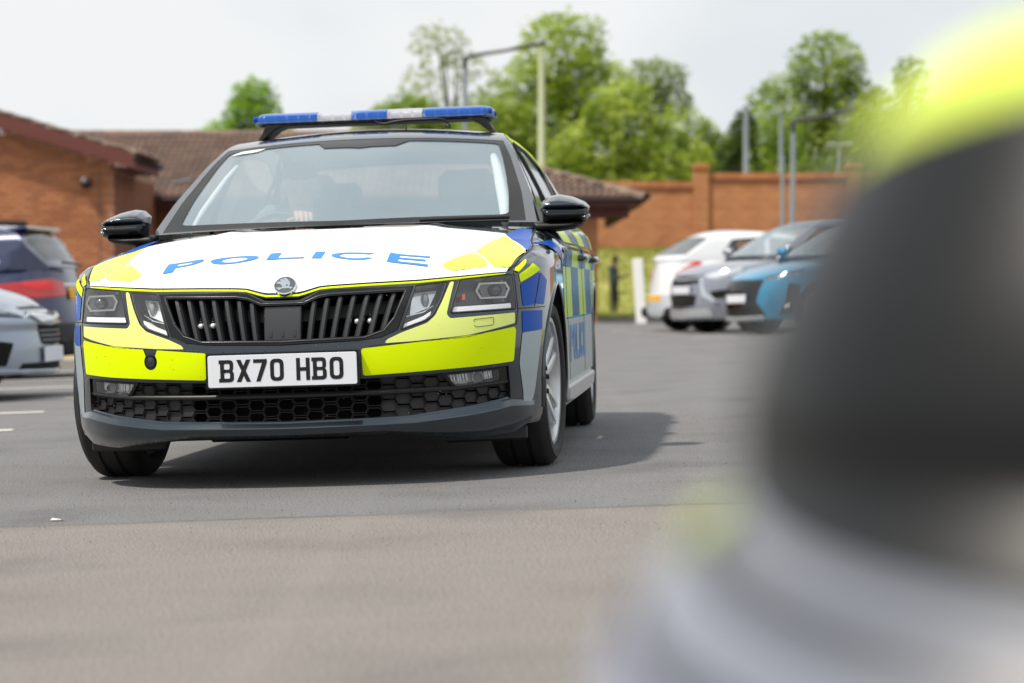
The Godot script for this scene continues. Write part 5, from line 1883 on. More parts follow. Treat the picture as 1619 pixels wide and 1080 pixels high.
	mb.tube([Vector3(0, 1.07, -3.72), Vector3(0.25, 1.09, -3.70), Vector3(0.42, 1.10, -3.66)], 0.014, 6)
	part(r, "rear_wiper", mb, M.black_trim)
	# white hatchback, tail to the left
	o = {"W": 0.88, "hn": 0.78, "hb": 1.02, "yr": 1.56, "fo": 0.80, "ro": 0.72, "L": 2.58, "zw": -0.40, "zh": -1.15, "zr": -2.50, "ze": -3.10, "hr": 1.12, "wr": 0.315,
		"wins": [rounded(pts([-0.74, 1.07, -1.62, 1.09, -1.58, 1.46, -1.20, 1.42]), 0.03), rounded(pts([-1.72, 1.10, -2.20, 1.13, -2.40, 1.22, -2.24, 1.43, -1.70, 1.47]), 0.05)]}
	a = parked("parked_car", "white hatchback parked at the right, red tail light and yellow plate at its left end", o, M.white_car, Vector3(2.42, 0, -38.2), deg_to_rad(108), Vector2(-0.25, -3.22))
	r = a[0]
	k = a[1]
	on_body(r, k, "tail_light", [0.52, 0.90, 0.72, 1.00, 1.06, 1.13, 1.12, 1.08, 0.90, 0.92, 0.60, 0.82], M.tail_red, -0.02, 0.014, true, 0.03)
	across(r, k, "rear_bumper", [0.0, 0.58, 0.9, 0.58, 1.05, 0.5, 1.02, 0.26, 0.0, 0.24], M.white_grey, -0.02, 0.018, true, 0.03)
	plate_on(r, k, 0.52, M.plate_yellow, true)
	mirrors_on(r, k, M.white_car, 1.06)
	# grey sports utility car, nose to the left
	o = {"W": 0.90, "hn": 0.90, "hb": 1.13, "yr": 1.66, "fo": 0.86, "ro": 0.85, "L": 2.67, "zw": -0.35, "zh": -1.15, "zr": -3.05, "ze": -3.33, "hr": 1.16, "wr": 0.35, "n": 2.3,
		"wins": [rounded(pts([-0.66, 1.17, -1.66, 1.18, -1.62, 1.57, -1.18, 1.53]), 0.03), rounded(pts([-1.74, 1.18, -2.70, 1.20, -2.62, 1.54, -1.72, 1.58]), 0.03)]}
	a = parked("parked_car", "grey sports utility car, nose to the left, between the white and the blue car", o, M.grey_car, Vector3(2.60, 0, -36.0), deg_to_rad(-66), Vector2(0.15, 0.84))
	r = a[0]
	k = a[1]
	on_body(r, k, "headlight", [0.46, 0.83, 0.52, 0.885, 1.12, 0.98, 1.06, 0.90, 0.70, 0.80], M.lamp_white, -0.02, 0.008)
	across(r, k, "upper_grille", [0.0, 0.86, 0.44, 0.85, 0.40, 0.74, 0.0, 0.72], M.void_black, -0.02, 0.004)
	across(r, k, "grille_bar", [0.0, 0.81, 0.46, 0.83, 0.46, 0.80, 0.0, 0.78], M.chrome, -0.01, 0.014, false, 0.006)
	on_body(r, k, "chrome_sweep", [0.42, 0.80, 0.47, 0.79, 0.56, 0.60, 0.80, 0.46, 0.78, 0.42, 0.50, 0.55], M.chrome, -0.01, 0.022, false, 0.012)
	on_body(r, k, "fog_recess", [0.62, 0.62, 0.98, 0.66, 0.96, 0.52, 0.70, 0.50], M.void_black, -0.02, 0.004)
	across(r, k, "lower_grille", [0.0, 0.58, 0.40, 0.57, 0.36, 0.40, 0.0, 0.38], M.void_black, -0.02, 0.004)
	across(r, k, "skid_plate", [0.0, 0.34, 0.62, 0.36, 0.70, 0.24, 0.0, 0.22], M.silver_paint, -0.02, 0.014)
	plate_on(r, k, 0.64, M.plate_white)
	mirrors_on(r, k, M.grey_car, 1.18)
	# light blue car, nose to the left
	o = {"W": 0.89, "hn": 0.80, "hb": 1.06, "yr": 1.56, "fo": 0.86, "ro": 0.80, "L": 2.60, "zw": -0.30, "zh": -1.12, "zr": -2.95, "ze": -3.21, "hr": 1.12, "wr": 0.33, "n": 2.3,
		"wins": [rounded(pts([-0.62, 1.10, -1.62, 1.11, -1.58, 1.48, -1.12, 1.44]), 0.03), rounded(pts([-1.70, 1.11, -2.60, 1.14, -2.50, 1.44, -1.68, 1.49]), 0.03)]}
	a = parked("parked_car", "light blue car with black grille parked at the right, nose to the left", o, M.blue_car, Vector3(3.17, 0, -33.4), deg_to_rad(-66), Vector2(0.10, 0.85))
	r = a[0]
	k = a[1]
	across(r, k, "front_mask", [0.0, 0.77, 0.52, 0.76, 0.44, 0.46, 0.62, 0.26, 0.0, 0.24], M.black_gloss, -0.02, 0.006, false, 0.03)
	on_body(r, k, "headlight", [0.50, 0.765, 0.56, 0.80, 1.12, 0.885, 1.08, 0.84, 0.60, 0.745], M.lamp_grey, -0.02, 0.010)
	on_body(r, k, "chrome_line", [0.50, 0.745, 1.10, 0.84, 1.10, 0.825, 0.50, 0.725], M.chrome, -0.01, 0.014, false, 0.006)
	on_body(r, k, "dark_wing_mask", [0.92, 0.70, 1.10, 0.66, 1.10, 0.30, 0.80, 0.26, 0.90, 0.45], M.dark_plastic, -0.01, 0.006, false, 0.03)
	on_body(r, k, "fog_light", [0.88, 0.40, 0.96, 0.42, 0.96, 0.36, 0.88, 0.35], M.clear_bright, -0.01, 0.014)
	across(r, k, "skid_plate", [0.0, 0.25, 0.55, 0.26, 0.60, 0.20, 0.0, 0.19], M.silver_paint, -0.02, 0.016)
	plate_on(r, k, 0.50, M.plate_white)
	mirrors_on(r, k, M.blue_car, 1.12)

# ------------------------------------------------------------------ helmet close to the lens
func helmet() -> void:
	var root := thing("helmet", "large blurred black dome with yellow top and flared grey ribbed rim, right beside the lens", "helmet")
	root.position = Vector3(0.236, 0.70, -0.80)
	# rings from the crown down: height and radius; the flared rim is ribbed
	var hy := [-0.20, -0.17, -0.131, -0.114, -0.097, -0.083, -0.068, -0.060, -0.041, -0.0094, 0.018, 0.0345, 0.053, 0.072, 0.091, 0.112, 0.130, 0.140]
	var hr := [0.215, 0.213, 0.209, 0.202, 0.189, 0.175, 0.161, 0.156, 0.1555, 0.147, 0.1345, 0.126, 0.116, 0.096, 0.070, 0.043, 0.018, 0.0]
	var ring := func(q: Vector2) -> Vector3:      # (angle, height)
		var r: float = cub(q.y, hy, hr)
		return Vector3(cos(q.x) * r, q.y, sin(q.x) * r * 0.92)
	var zone := func(called: String, y0: float, y1: float, t0: float, t1: float, lift: float, m: Material, n: int) -> void:
		var mb := MB.new()
		var rows := []
		for i in n + 1:
			var row := []
			for k in 72:
				var a := TAU * k / 72
				var y := lerpf(y0 + t0 * sin(a), y1 + t1 * sin(a), i / float(n))
				row.append(ring.call(Vector2(a, y)) + Vector3(cos(a), 0, sin(a)) * lift)
			rows.append(row)
		mb.grid_auto(rows, true, Vector3(0, 0, 0))
		part(root, called, mb, m)
	# bands of the rim, from the visor down, sloping towards the lens
	zone.call("rim_band", -0.071, -0.056, -0.034, -0.027, 0.0015, M.helmet_grey, 8)
	zone.call("rim_groove", -0.080, -0.070, -0.038, -0.034, -0.002, M.rim_dark, 4)
	zone.call("rim_band", -0.096, -0.079, -0.045, -0.038, 0.002, M.helmet_grey, 8)
	zone.call("rim_groove", -0.106, -0.095, -0.048, -0.045, -0.002, M.rim_dark, 4)
	zone.call("lower_shell", -0.20, -0.105, 0.0, -0.048, 0.001, M.rim_pale, 30)
	zone.call("black_visor", -0.062, 0.036, -0.030, 0.032, 0.004, M.visor, 24)
	zone.call("yellow_band", 0.032, 0.078, 0.032, 0.012, 0.001, M.yellow_muted, 14)
	zone.call("pale_crown", 0.077, 0.1399, 0.012, 0.0, 0.0, M.rim_pale, 20)
	var mb := MB.new()
	block(mb, rounded(pts([2.98, -0.086, 3.10, -0.086, 3.10, -0.072, 2.98, -0.072]), 0.008), ring, Vector3.ZERO, Vector2(0.1, 0.02), -0.01, 0.006, 0.002)
	part(root, "yellow_mark", mb, M.rim_mark)
	# it rests on an added plain post, unseen below the frame
	var post := thing("added_post", "added grey round post, out of view, that carries the helmet beside the lens", "added_post")
	post.position = Vector3(0.236, ground(0.236, -0.8), -0.80)
	mb = MB.new()
	var top: float = 0.70 - 0.20 - post.position.y
	mb.lathe([Vector2(0.09, 0), Vector2(0.085, 0.02), Vector2(0.08, top - 0.02), Vector2(0.07, top), Vector2(0, top)], Transform3D.IDENTITY, 24)
	part(post, "shaft", mb, M.grey_plastic)

# ------------------------------------------------------------------ the place
func lawn(x: float, z: float) -> float:
	return ground(x, z) + 0.09 * smoothstep(52.0, 53.5, -z) + 1.95 * smoothstep(66.5, 75.0, -z)

func strip(mb: MB, a: Vector2, b: Vector2, w: float, lift: float, step := 0.5) -> void:
	# a painted strip following the ground from a to b (x, z)
	var d := (b - a).normalized()
	var o := Vector2(-d.y, d.x) * w / 2
	var n := maxi(1, ceili(a.distance_to(b) / step))
	for i in n:
		var p := a.lerp(b, float(i) / n)
		var q := a.lerp(b, float(i + 1) / n)
		var c := [p + o, p - o, q - o, q + o]
		var v := []
		for k in c: v.append(Vector3(k.x, ground(k.x, k.y) + lift, k.y))
		mb.quad(v[0], v[1], v[2], v[3], Vector3.UP)

func brick_wall(parent: Node3D, x0: float, x1: float, y0: float, y1: float, z: float, seen: Rect2, topf: Callable) -> void:
	# stretcher-bond bricks on a mortar face at z (facing +z): those in "seen" are single parts, the rest one part
	var bm := []
	for s in 3:
		var mb := MB.new()
		mb.box(Vector3.ZERO, Vector3(0.214 - 0.002 * s, 0.0645 - 0.001 * s, 0.018 + 0.002 * s), 0.003)
		bm.append(mb.mesh())
	var rng := RandomNumberGenerator.new()
	rng.seed = 77
	var rest := [MB.new(), MB.new(), MB.new(), MB.new()]
	var rows := ceili((y1 - y0) / 0.075)
	for r in rows:
		var y := y0 + 0.0375 + r * 0.075
		var x := x0 + (0.1125 if r % 2 == 0 else 0.0)
		while x < x1 - 0.1:
			if y < topf.call(x) + 0.14:
				var mi := rng.randi_range(0, 3)
				if seen.has_point(Vector2(x, y)):
					part(parent, "brick", bm[rng.randi_range(0, 2)], M["brick%d" % mi]).position = Vector3(x, y, z + rng.randf_range(0.0, 0.003))
				else:
					rest[mi].box(Vector3(x, y, z + rng.randf_range(0.0, 0.003)), Vector3(0.213, 0.064, 0.018), 0.0)
			x += 0.225
	for i in 4:
		var o := part(parent, "brickwork", rest[i], M["brick%d" % i])
		o.set_meta("kind", "stuff")

func roof_tiles(parent: Node3D, a: Vector3, along: Vector3, up: Vector3, cols: int, rows: int, seen: Callable, inside: Callable, sd: int) -> void:
	# tiles with two rolls from the eave corner a; "along" runs along the eave, "up" up the slope (unit vectors)
	var nrm := up.cross(along).normalized()
	if nrm.y < 0: nrm = -nrm
	var tile := MB.new()
	var n := 12
	var rr := []
	for j in 2:
		var row := []
		for i in n + 1:
			var f := float(i) / n
			var roll := 0.045 * pow(absf(sin(f * TAU)), 2.5)
			row.append(Vector3(f * 0.30, 0.008 + roll + (0.042 if j == 0 else 0.0), j * 0.40))
		rr.append(row)
	tile.use_col = true
	tile.grid_auto(rr, false, Vector3(0.15, -1, 0.2))
	for j in 2:      # channels darkened in colour to bolster the faint ripple shading
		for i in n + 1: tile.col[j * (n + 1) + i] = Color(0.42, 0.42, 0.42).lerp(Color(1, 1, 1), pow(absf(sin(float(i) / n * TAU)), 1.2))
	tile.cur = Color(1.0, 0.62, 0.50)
	for i in n: tile.quad(rr[0][i], rr[0][i + 1], rr[0][i + 1] * Vector3(1, 0, 1) + Vector3(0, 0.008, 0), rr[0][i] * Vector3(1, 0, 1) + Vector3(0, 0.008, 0), Vector3(0, 0, -1))
	var tmesh := tile.mesh()
	var rng := RandomNumberGenerator.new()
	rng.seed = sd
	var mm_t := [[], [], []]
	for r in rows:
		for c in cols:
			var p := a + along * (c * 0.30) + up * (r * 0.345)
			if not inside.call(p + along * 0.15 + up * 0.17): continue
			var b := Basis(along, nrm, up)
			b = b * Basis(Vector3.RIGHT, rng.randf_range(-0.012, 0.012)) * Basis(Vector3.BACK, rng.randf_range(-0.012, 0.012))
			var mi := rng.randi_range(0, 2)
			if seen.call(p):
				var o := part(parent, "tile", tmesh, M["tile%d" % mi])
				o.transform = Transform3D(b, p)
			else: mm_t[mi].append(Transform3D(b, p))
	for mi in 3:
		if mm_t[mi].size() == 0: continue
		var mm := MultiMesh.new()
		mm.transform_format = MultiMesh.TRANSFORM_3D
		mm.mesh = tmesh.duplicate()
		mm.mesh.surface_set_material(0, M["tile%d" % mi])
		mm.instance_count = mm_t[mi].size()
		for i in mm.instance_count: mm.set_instance_transform(i, mm_t[mi][i])
		var o := MultiMeshInstance3D.new()
		o.name = "tiling"
		o.multimesh = mm
		o.set_meta("kind", "stuff")
		parent.add_child(o, true)

func setting() -> void:
	# ground
	sheet(-70, 70, -52.0, -7.30, 1.0, 0.0, "car_park", M.asphalt)
	sheet(-70, 70, -8.30, 12, 1.0, -0.004, "old_asphalt", M.asphalt_worn)
	var jm := MB.new()
	var jr := RandomNumberGenerator.new()
	jr.seed = 9
	var ja := 0.004
	for i in 400:
		var x0 := -5.0 + i * 0.025
		var jb := clampf(ja + jr.randf_range(-0.004, 0.004), 0.0, 0.016)
		var y0 := ground(x0, -7.3) - 0.002
		var y1 := ground(x0 + 0.025, -7.3) - 0.002
		jm.quad(Vector3(x0, y0 + 0.0023, -7.302), Vector3(x0 + 0.025, y1 + 0.0023, -7.302), Vector3(x0 + 0.025, y1 - 0.0021, -7.294 + jb), Vector3(x0, y0 - 0.0021, -7.294 + ja), Vector3.UP)
		ja = jb
	structure("asphalt_joint", jm, M.seam_dirt)
	var mb := MB.new()
	var rng := RandomNumberGenerator.new()
	rng.seed = 12
	# lawn and bank up to the boundary wall, the field beyond
	mb = MB.new()
	var zs := [-52.15, -53, -54, -56, -58, -60, -62, -64, -66, -67, -68, -69, -70, -71, -72, -73, -74, -75, -76, -80, -100, -140, -200, -320]
	for z: float in zs:
		for i in 41:
			var x := lerpf(-90, 90, i / 40.0)
			mb.vert(Vector3(x, lawn(x, z), z), Vector3(0, 1, -(lawn(x, z + 0.3) - lawn(x, z - 0.3)) / 0.6).normalized(), Vector2(x, z))
	for j in zs.size() - 1:
		for i in 40:
			var a := j * 41 + i
			mb.tri_i(a, a + 1, a + 42); mb.tri_i(a, a + 42, a + 41)
	structure("grass_bank", mb, M.grass)
	# loose grit on the asphalt before and beside the patrol car
	var peb := MB.new()
	peb.ball(Vector3.ZERO, Vector3(1.0, 0.6, 0.8), 6, 3)
	for tone in 2:
		var gm := MultiMesh.new()
		gm.transform_format = MultiMesh.TRANSFORM_3D
		gm.mesh = peb.mesh()
		gm.mesh.surface_set_material(0, [M.dirt, M.dust][tone])
		gm.instance_count = 1500
		for i in gm.instance_count:
			var z := -rng.randf_range(6.2, 14.0)
			var x := rng.randf_range(-0.23, 0.16) * -z
			gm.set_instance_transform(i, Transform3D(Basis(Vector3.UP, rng.randf() * TAU).scaled(Vector3.ONE * rng.randf_range(0.0008, 0.0022)), Vector3(x, ground(x, z) + 0.001, z)))
		var go := MultiMeshInstance3D.new()
		go.name = "grit" if tone == 0 else "grit_001"
		go.multimesh = gm
		tag(go, "dark loose grit strewn on the asphalt" if tone == 0 else "pale loose grit strewn on the asphalt", "grit", "", "stuff")
		add_child(go, true)
	# grass blades on the lawn and bank in view
	var blade := MB.new()
	for i in 5:
		var a := i * 1.25
		var d := Vector3(cos(a), 0, sin(a))
		blade.tri(d * 0.03 + Vector3(-d.z, 0, d.x) * 0.012, d * 0.03 - Vector3(-d.z, 0, d.x) * 0.012, d * (0.07 + 0.02 * i) + Vector3(0, 0.10 + 0.01 * i, 0), Vector3(0, 0.4, 1))
	var mm := MultiMesh.new()
	mm.transform_format = MultiMesh.TRANSFORM_3D
	mm.use_colors = true
	mm.mesh = blade.mesh()
	mm.mesh.surface_set_material(0, M.leaves)
	mm.instance_count = 15000
	for i in mm.instance_count:
		var x := rng.randf_range(0.8, 11.0)
		var z := -rng.randf_range(52.4, 75.0)
		mm.set_instance_transform(i, Transform3D(Basis(Vector3.UP, rng.randf() * TAU).scaled(Vector3.ONE * rng.randf_range(0.6, 1.2)), Vector3(x, lawn(x, z) - 0.01, z)))
		mm.set_instance_color(i, Color(0.26, 0.28, 0.07).lerp(Color(0.43, 0.41, 0.15), rng.randf() * (1.0 if z > -66 else 0.35)))
	var gi := MultiMeshInstance3D.new()
	gi.name = "grass"
	gi.multimesh = mm
	tag(gi, "short dry green grass on the lawn and bank", "grass", "", "stuff")
	add_child(gi, true)
	# kerb stones along the lawn
	var kerb := Node3D.new()
	kerb.name = "kerb"
	kerb.set_meta("kind", "structure")
	add_child(kerb)
	mb = MB.new()
	mb.box(Vector3.ZERO, Vector3(0.905, 0.24, 0.15), 0.012)
	var km := mb.mesh()
	for i in 46:
		var x := -20.0 + i * 0.915
		part(kerb, "kerb_stone", km, M.kerb).position = Vector3(x, ground(x, -52.07) - 0.02, -52.07)
	# verge beside the parked cars, left
	mb = MB.new()
	for i in 30:
		for j in 6:
			var x := lerpf(-32.0, -1.8, i / 29.0)
			var z := lerpf(-27.0, -33.0, j / 5.0)
			mb.vert(Vector3(x, ground(x, z) + 0.10, z), Vector3.UP, Vector2(x, z))
	for i in 29:
		for j in 5: mb.tri_i(i * 6 + j, i * 6 + j + 1, i * 6 + j + 7); mb.tri_i(i * 6 + j, i * 6 + j + 7, i * 6 + j + 6)
	structure("paved_verge", mb, M.straw)
	kerb = Node3D.new()
	kerb.name = "verge_kerb"
	kerb.set_meta("kind", "structure")
	add_child(kerb)
	for i in 18:
		var x := -18.0 + i * 0.915
		part(kerb, "kerb_stone", km, M.kerb).position = Vector3(x, ground(x, -26.95) - 0.012, -26.95)
	# bay markings, each one a line of its own
	for p in [[-9.0, -12.55, -2.72, -13.17], [-9.0, -14.72, -2.98, -15.38], [-10.0, -17.0, -3.12, -17.74], [-10.0, -19.35, -3.60, -20.20], [-10.0, -21.9, -4.10, -22.6], [-10.0, -24.4, -4.3, -25.1],
			[1.80, -36.5, 7.5, -36.9], [2.12, -34.5, 7.5, -34.9], [2.40, -32.3, 7.5, -32.8], [1.6, -38.9, 7.5, -39.3]]:
		mb = MB.new()
		strip(mb, Vector2(p[0], p[1]), Vector2(p[2], p[3]), 0.16, 0.004)
		structure("bay_line", mb, M.road_paint)
	# ---------------- boundary wall with piers
	var wall := thing("boundary_wall", "long tall brick boundary wall with piers and coping at the top of the grass bank", "wall")
	wall.position = Vector3(0, 0, -75)
	for s in [[-6.0, 5.62, 3.98], [6.06, 10.4, 4.24], [10.85, 30.0, 4.24]]:
		mb = MB.new()
		mb.box(Vector3((s[0] + s[1]) / 2, s[2] / 2 + 0.6, 0), Vector3(s[1] - s[0], s[2] - 1.2, 0.30))
		part(wall, "brick_panel", mb, M.brick_far)
		mb = MB.new()
		mb.box(Vector3((s[0] + s[1]) / 2, s[2] - 0.22, 0), Vector3(s[1] - s[0], 0.07, 0.42), 0.01)
		part(wall, "tile_course", mb, M.tile_course)
		var n := int((s[1] - s[0]) / 0.45)
		var lenx: float = (s[1] - s[0]) / n
		mb = MB.new()
		mb.box(Vector3.ZERO, Vector3(lenx - 0.012, 0.19, 0.40), 0.01)
		var cm := mb.mesh()
		for i in n: part(wall, "coping_brick", cm, M["brick%d" % (i % 3)]).position = Vector3(s[0] + (i + 0.5) * lenx, s[2] - 0.09, 0)
	for px: float in [5.84, 10.62]:
		mb = MB.new()
		mb.box(Vector3(px, 2.45, 0.05), Vector3(0.45, 3.8, 0.46), 0.01)
		var pier := part(wall, "pier", mb, M.brick_far)
		mb = MB.new()
		mb.box(Vector3(px, 4.40, 0.05), Vector3(0.56, 0.10, 0.56), 0.02)
		mb.box(Vector3(px, 4.48, 0.05), Vector3(0.50, 0.08, 0.50), 0.03)
		part(pier, "pier_cap", mb, M.brick1)
	# ---------------- long building with tiled hipped roof and canopy
	var hall := thing("brick_building", "long low brick building with hipped tiled roof and an open canopy at its right end", "building")
	hall.position = Vector3(0, 0, -48)
	var gy := ground(-3, -48)
	mb = MB.new()
	mb.box(Vector3(-10.35, gy + 1.15, -4.5), Vector3(20.3, 2.5, 8.0))
	part(hall, "wall", mb, M.brick_shaded)
	mb = MB.new()
	mb.box(Vector3(1.465, gy + 1.1, -0.9), Vector3(0.51, 2.5, 0.51), 0.008)
	part(hall, "pillar", mb, M.brick_far)
	mb = MB.new()
	mb.box(Vector3(1.465, gy + 1.1, -8.0), Vector3(0.51, 2.5, 0.51), 0.008)
	part(hall, "pillar", mb, M.brick_far)
	# canopy beams, soffit, fascia, gutter
	mb = MB.new()
	mb.box(Vector3(1.0, 2.20, -0.62), Vector3(2.7, 0.20, 0.12), 0.01)
	mb.box(Vector3(2.22, 2.20, -4.6), Vector3(0.12, 0.20, 8.0), 0.01)
	part(hall, "canopy_beam", mb, M.barge)
	mb = MB.new()
	mb.box(Vector3(-8.95, 2.34, -4.5), Vector3(22.9, 0.04, 9.2))
	part(hall, "soffit", mb, M.barge)
	mb = MB.new()
	mb.box(Vector3(-8.95, 2.40, 0.10), Vector3(23.0, 0.14, 0.03), 0.004)
	mb.box(Vector3(2.55, 2.40, -4.5), Vector3(0.03, 0.14, 9.2), 0.004)
	part(hall, "fascia", mb, M.barge)
	mb = MB.new()
	mb.tube([Vector3(-20.5, 2.44, 0.17), Vector3(2.62, 2.44, 0.17)], 0.055, 8)
	mb.tube([Vector3(2.62, 2.44, 0.17), Vector3(2.62, 2.44, -9.2)], 0.055, 8)
	part(hall, "gutter", mb, M.gutter)
	# roof planes: front, right hip, back
	var e0 := 2.47
	var ridge := 4.03
	var hipx := -2.55
	mb = MB.new()
	mb.tri(Vector3(2.60, e0 - 0.02, 0.12), Vector3(2.60, e0 - 0.02, -9.12), Vector3(hipx, ridge - 0.02, -4.5), Vector3(1, 1, 0))
	mb.quad(Vector3(-20.5, e0 - 0.02, 0.12), Vector3(2.60, e0 - 0.02, 0.12), Vector3(hipx, ridge - 0.02, -4.5), Vector3(-20.5, ridge - 0.02, -4.5), Vector3(0, 1, 1))
	mb.quad(Vector3(-20.5, e0 - 0.02, -9.12), Vector3(2.60, e0 - 0.02, -9.12), Vector3(hipx, ridge - 0.02, -4.5), Vector3(-20.5, ridge - 0.02, -4.5), Vector3(0, 1, -1))
	part(hall, "roof_deck", mb, M.roof_felt)
	var slope := Vector3(0, ridge - e0, -4.62).normalized()
	var front_in := func(p: Vector3) -> bool:
		return p.x < 2.60 + (p.z - 0.12) * ((2.60 - hipx) / 4.62) and p.z > -4.5 and (p.x > -8.9)
	var front_seen := func(p: Vector3) -> bool:
		var px: float = 809.5 + p.x * 3823.0 / (48.0 - p.z)
		return (px > 215 and px < 372) or px > 838
	roof_tiles(hall, Vector3(-9.0, e0, 0.20), Vector3.RIGHT, slope, 39, 15, front_seen, front_in, 3)
	var hs := Vector3(hipx - 2.60, ridge - e0, 0).normalized()
	var hip_in := func(p: Vector3) -> bool: return p.z < 0.12 - (2.60 - p.x) * (4.62 / (2.60 - hipx)) and p.z > -9.0 + (2.60 - p.x) * (4.62 / (2.60 - hipx))
	roof_tiles(hall, Vector3(2.68, e0, -9.1), Vector3(0, 0, 1), hs, 31, 15, func(_p): return false, hip_in, 4)
	mb = MB.new()      # ridge and hip tiles
	mb.use_col = true
	mb.lathe([Vector2(0.13, 0), Vector2(0.12, 0.44)], Transform3D.IDENTITY, 10, false, PI, TAU)
	var rt := mb.mesh()
	var path := [[Vector3(2.66, e0 + 0.02, 0.18), Vector3(hipx, ridge + 0.02, -4.5)], [Vector3(hipx, ridge + 0.0, -4.5), Vector3(-11.0, ridge + 0.0, -4.5)]]
	for pr in path:
		var d: Vector3 = (pr[1] - pr[0]).normalized()
		var sidev := d.cross(Vector3.UP).normalized()
		var upn := sidev.cross(d).normalized()
		var n := int(pr[0].distance_to(pr[1]) / 0.42)
		for i in n:
			var o := part(hall, "ridge_tile", rt, M["tile%d" % ((i * 7) % 4)])
			o.transform = Transform3D(Basis(sidev, d, -upn).orthonormalized(), pr[0] + d * (0.42 * i) - upn * 0.04)
	# ---------------- gable wing
	var wing := thing("brick_wing", "brick gable wing at the left with red brown bargeboard and a small dark wall light", "building")
	wing.position = Vector3(0, 0, -43)
	gy = ground(-8, -43)
	var wx := -7.08
	var topf := func(x: float) -> float: return 2.84 - 0.295 * (x + 7.08)
	mb = MB.new()
	var wpoly := PackedVector2Array(pts([wx, gy - 0.2, wx, 2.84, -12.0, 4.29, -18.0, 2.52, -18.0, gy - 0.2]))
	panel(mb, wpoly, [], func(q: Vector2) -> Vector3: return Vector3(q.x, q.y, 0.0), Vector3(-10, 1, -3), Vector2(2, 1))
	mb.quad(Vector3(wx, gy - 0.2, 0), Vector3(wx, 2.84, 0), Vector3(wx, 2.84, -5.0), Vector3(wx, gy - 0.2, -5.0), Vector3.RIGHT)
	mb.quad(Vector3(-18, gy - 0.2, 0), Vector3(-18, 2.52, 0), Vector3(-18, 2.52, -5.0), Vector3(-18, gy - 0.2, -5.0), Vector3.LEFT)
	part(wing, "wall", mb, M.mortar)
	brick_wall(wing, -10.2, wx + 0.03, gy, 3.98, 0.001, Rect2(-9.05, 0.72, 2.2, 2.5), func(x): return minf(topf.call(x), 9.0) if not (x < -8.62 and absf(gy) < 9) else topf.call(x))
	mb = MB.new()
	mb.box(Vector3(wx + 0.001, gy + 1.3, -2.5), Vector3(0.012, 2.9, 4.9))
	part(wing, "side_brickwork", mb, M.brick_shaded)
	mb = MB.new()
	mb.box(Vector3(-7.32, gy + 1.35, 0.013), Vector3(0.022, 2.9, 0.012))
	part(wing, "movement_joint", mb, M.joint_grey)
	# bargeboard, verge, roof
	var v := Vector3(-1, 0.295, 0).normalized()
	var vn := Vector3(0.295, 1, 0).normalized()
	var eave := Vector3(-6.66, 2.955, 0.30)
	var bt := Basis(v, vn, v.cross(vn))
	mb = MB.new()
	mb.box(eave + v * 2.9 - vn * 0.02 + Vector3(0, 0, 0.03), Vector3(5.8, 0.25, 0.035), 0.006, bt)
	part(wing, "bargeboard", mb, M.barge)
	mb = MB.new()
	mb.box(eave + v * 2.9 - vn * 0.06 + Vector3(0, 0, -0.17), Vector3(5.75, 0.025, 0.33), 0.0, bt)
	mb.box(Vector3(-6.88, 2.82, -1.2), Vector3(0.44, 0.03, 2.7))
	part(wing, "soffit", mb, M.barge)
	mb = MB.new()
	mb.box(Vector3(-6.65, 2.88, -1.1), Vector3(0.03, 0.20, 2.8), 0.004)
	part(wing, "fascia", mb, M.barge)
	mb = MB.new()
	mb.tube([Vector3(-6.60, 2.97, 0.30), Vector3(-6.60, 2.97, -2.6)], 0.06, 8)
	part(wing, "gutter", mb, M.gutter)
	mb = MB.new()
	mb.quad(Vector3(-6.40, 2.985, 0.34), Vector3(-12.0, 2.985 + 5.6 * 0.295, 0.34), Vector3(-12.0, 2.985 + 5.6 * 0.295, -7.5), Vector3(-6.40, 2.985, -1.9), Vector3.UP)
	mb.quad(Vector3(-17.6, 2.985, 0.34), Vector3(-12.0, 2.985 + 5.6 * 0.295, 0.34), Vector3(-12.0, 2.985 + 5.6 * 0.295, -7.5), Vector3(-17.6, 2.985, -7.5), Vector3.UP)
	part(wing, "roof_deck", mb, M.roof_felt)
	var wing_in := func(p: Vector3) -> bool: return p.z < 0.4 and p.z > -1.9 - (-6.4 - p.x) * 1.0
	roof_tiles(wing, Vector3(-6.56, 3.03, -5.48), Vector3(0, 0, 1), v, 19, 16, func(p): return p.z > -0.45, wing_in, 8)
	# pale mortar lumps along the verge, lead at the valley
	for i in 4:
		mb = MB.new()
		var c := eave + v * (0.06 + 0.52 * i) + vn * 0.135 + Vector3(0, 0, -0.02)
		mb.ball(c - vn * 0.012, Vector3(0.05, 0.022, 0.03), 10, 6)
		part(wing, "verge_mortar", mb, M.lichen)
	mb = MB.new()
	mb.box(Vector3(-6.30, 2.72, -3.2), Vector3(0.34, 0.02, 0.6), 0.0, Basis(Vector3.BACK, 0.25))
	part(wing, "lead_flashing", mb, M.lead)
	# window near the parked cars
	mb = MB.new()
	mb.box(Vector3(-9.6, 1.36, 0.02), Vector3(1.96, 1.06, 0.05), 0.008)
	var win := part(wing, "window_frame", mb, M.frame_dark)
	for i in 2:
		mb = MB.new()
		mb.box(Vector3(-10.05 + 0.9 * i, 1.34, 0.05), Vector3(0.80, 0.90, 0.012))
		part(win, "pane", mb, M.dark_pane)
	mb = MB.new()
	mb.lathe([Vector2(0.0, 0.10), Vector2(0.07, 0.09), Vector2(0.095, 0.04), Vector2(0.10, -0.03), Vector2(0.06, -0.06)], Transform3D(Basis(Vector3.RIGHT, PI / 2 - 0.5), Vector3(-7.54, 2.56, 0.14)), 20)
	mb.box(Vector3(-7.52, 2.60, 0.05), Vector3(0.06, 0.10, 0.10), 0.01)
	part(wing, "wall_light", mb, M.black_trim)
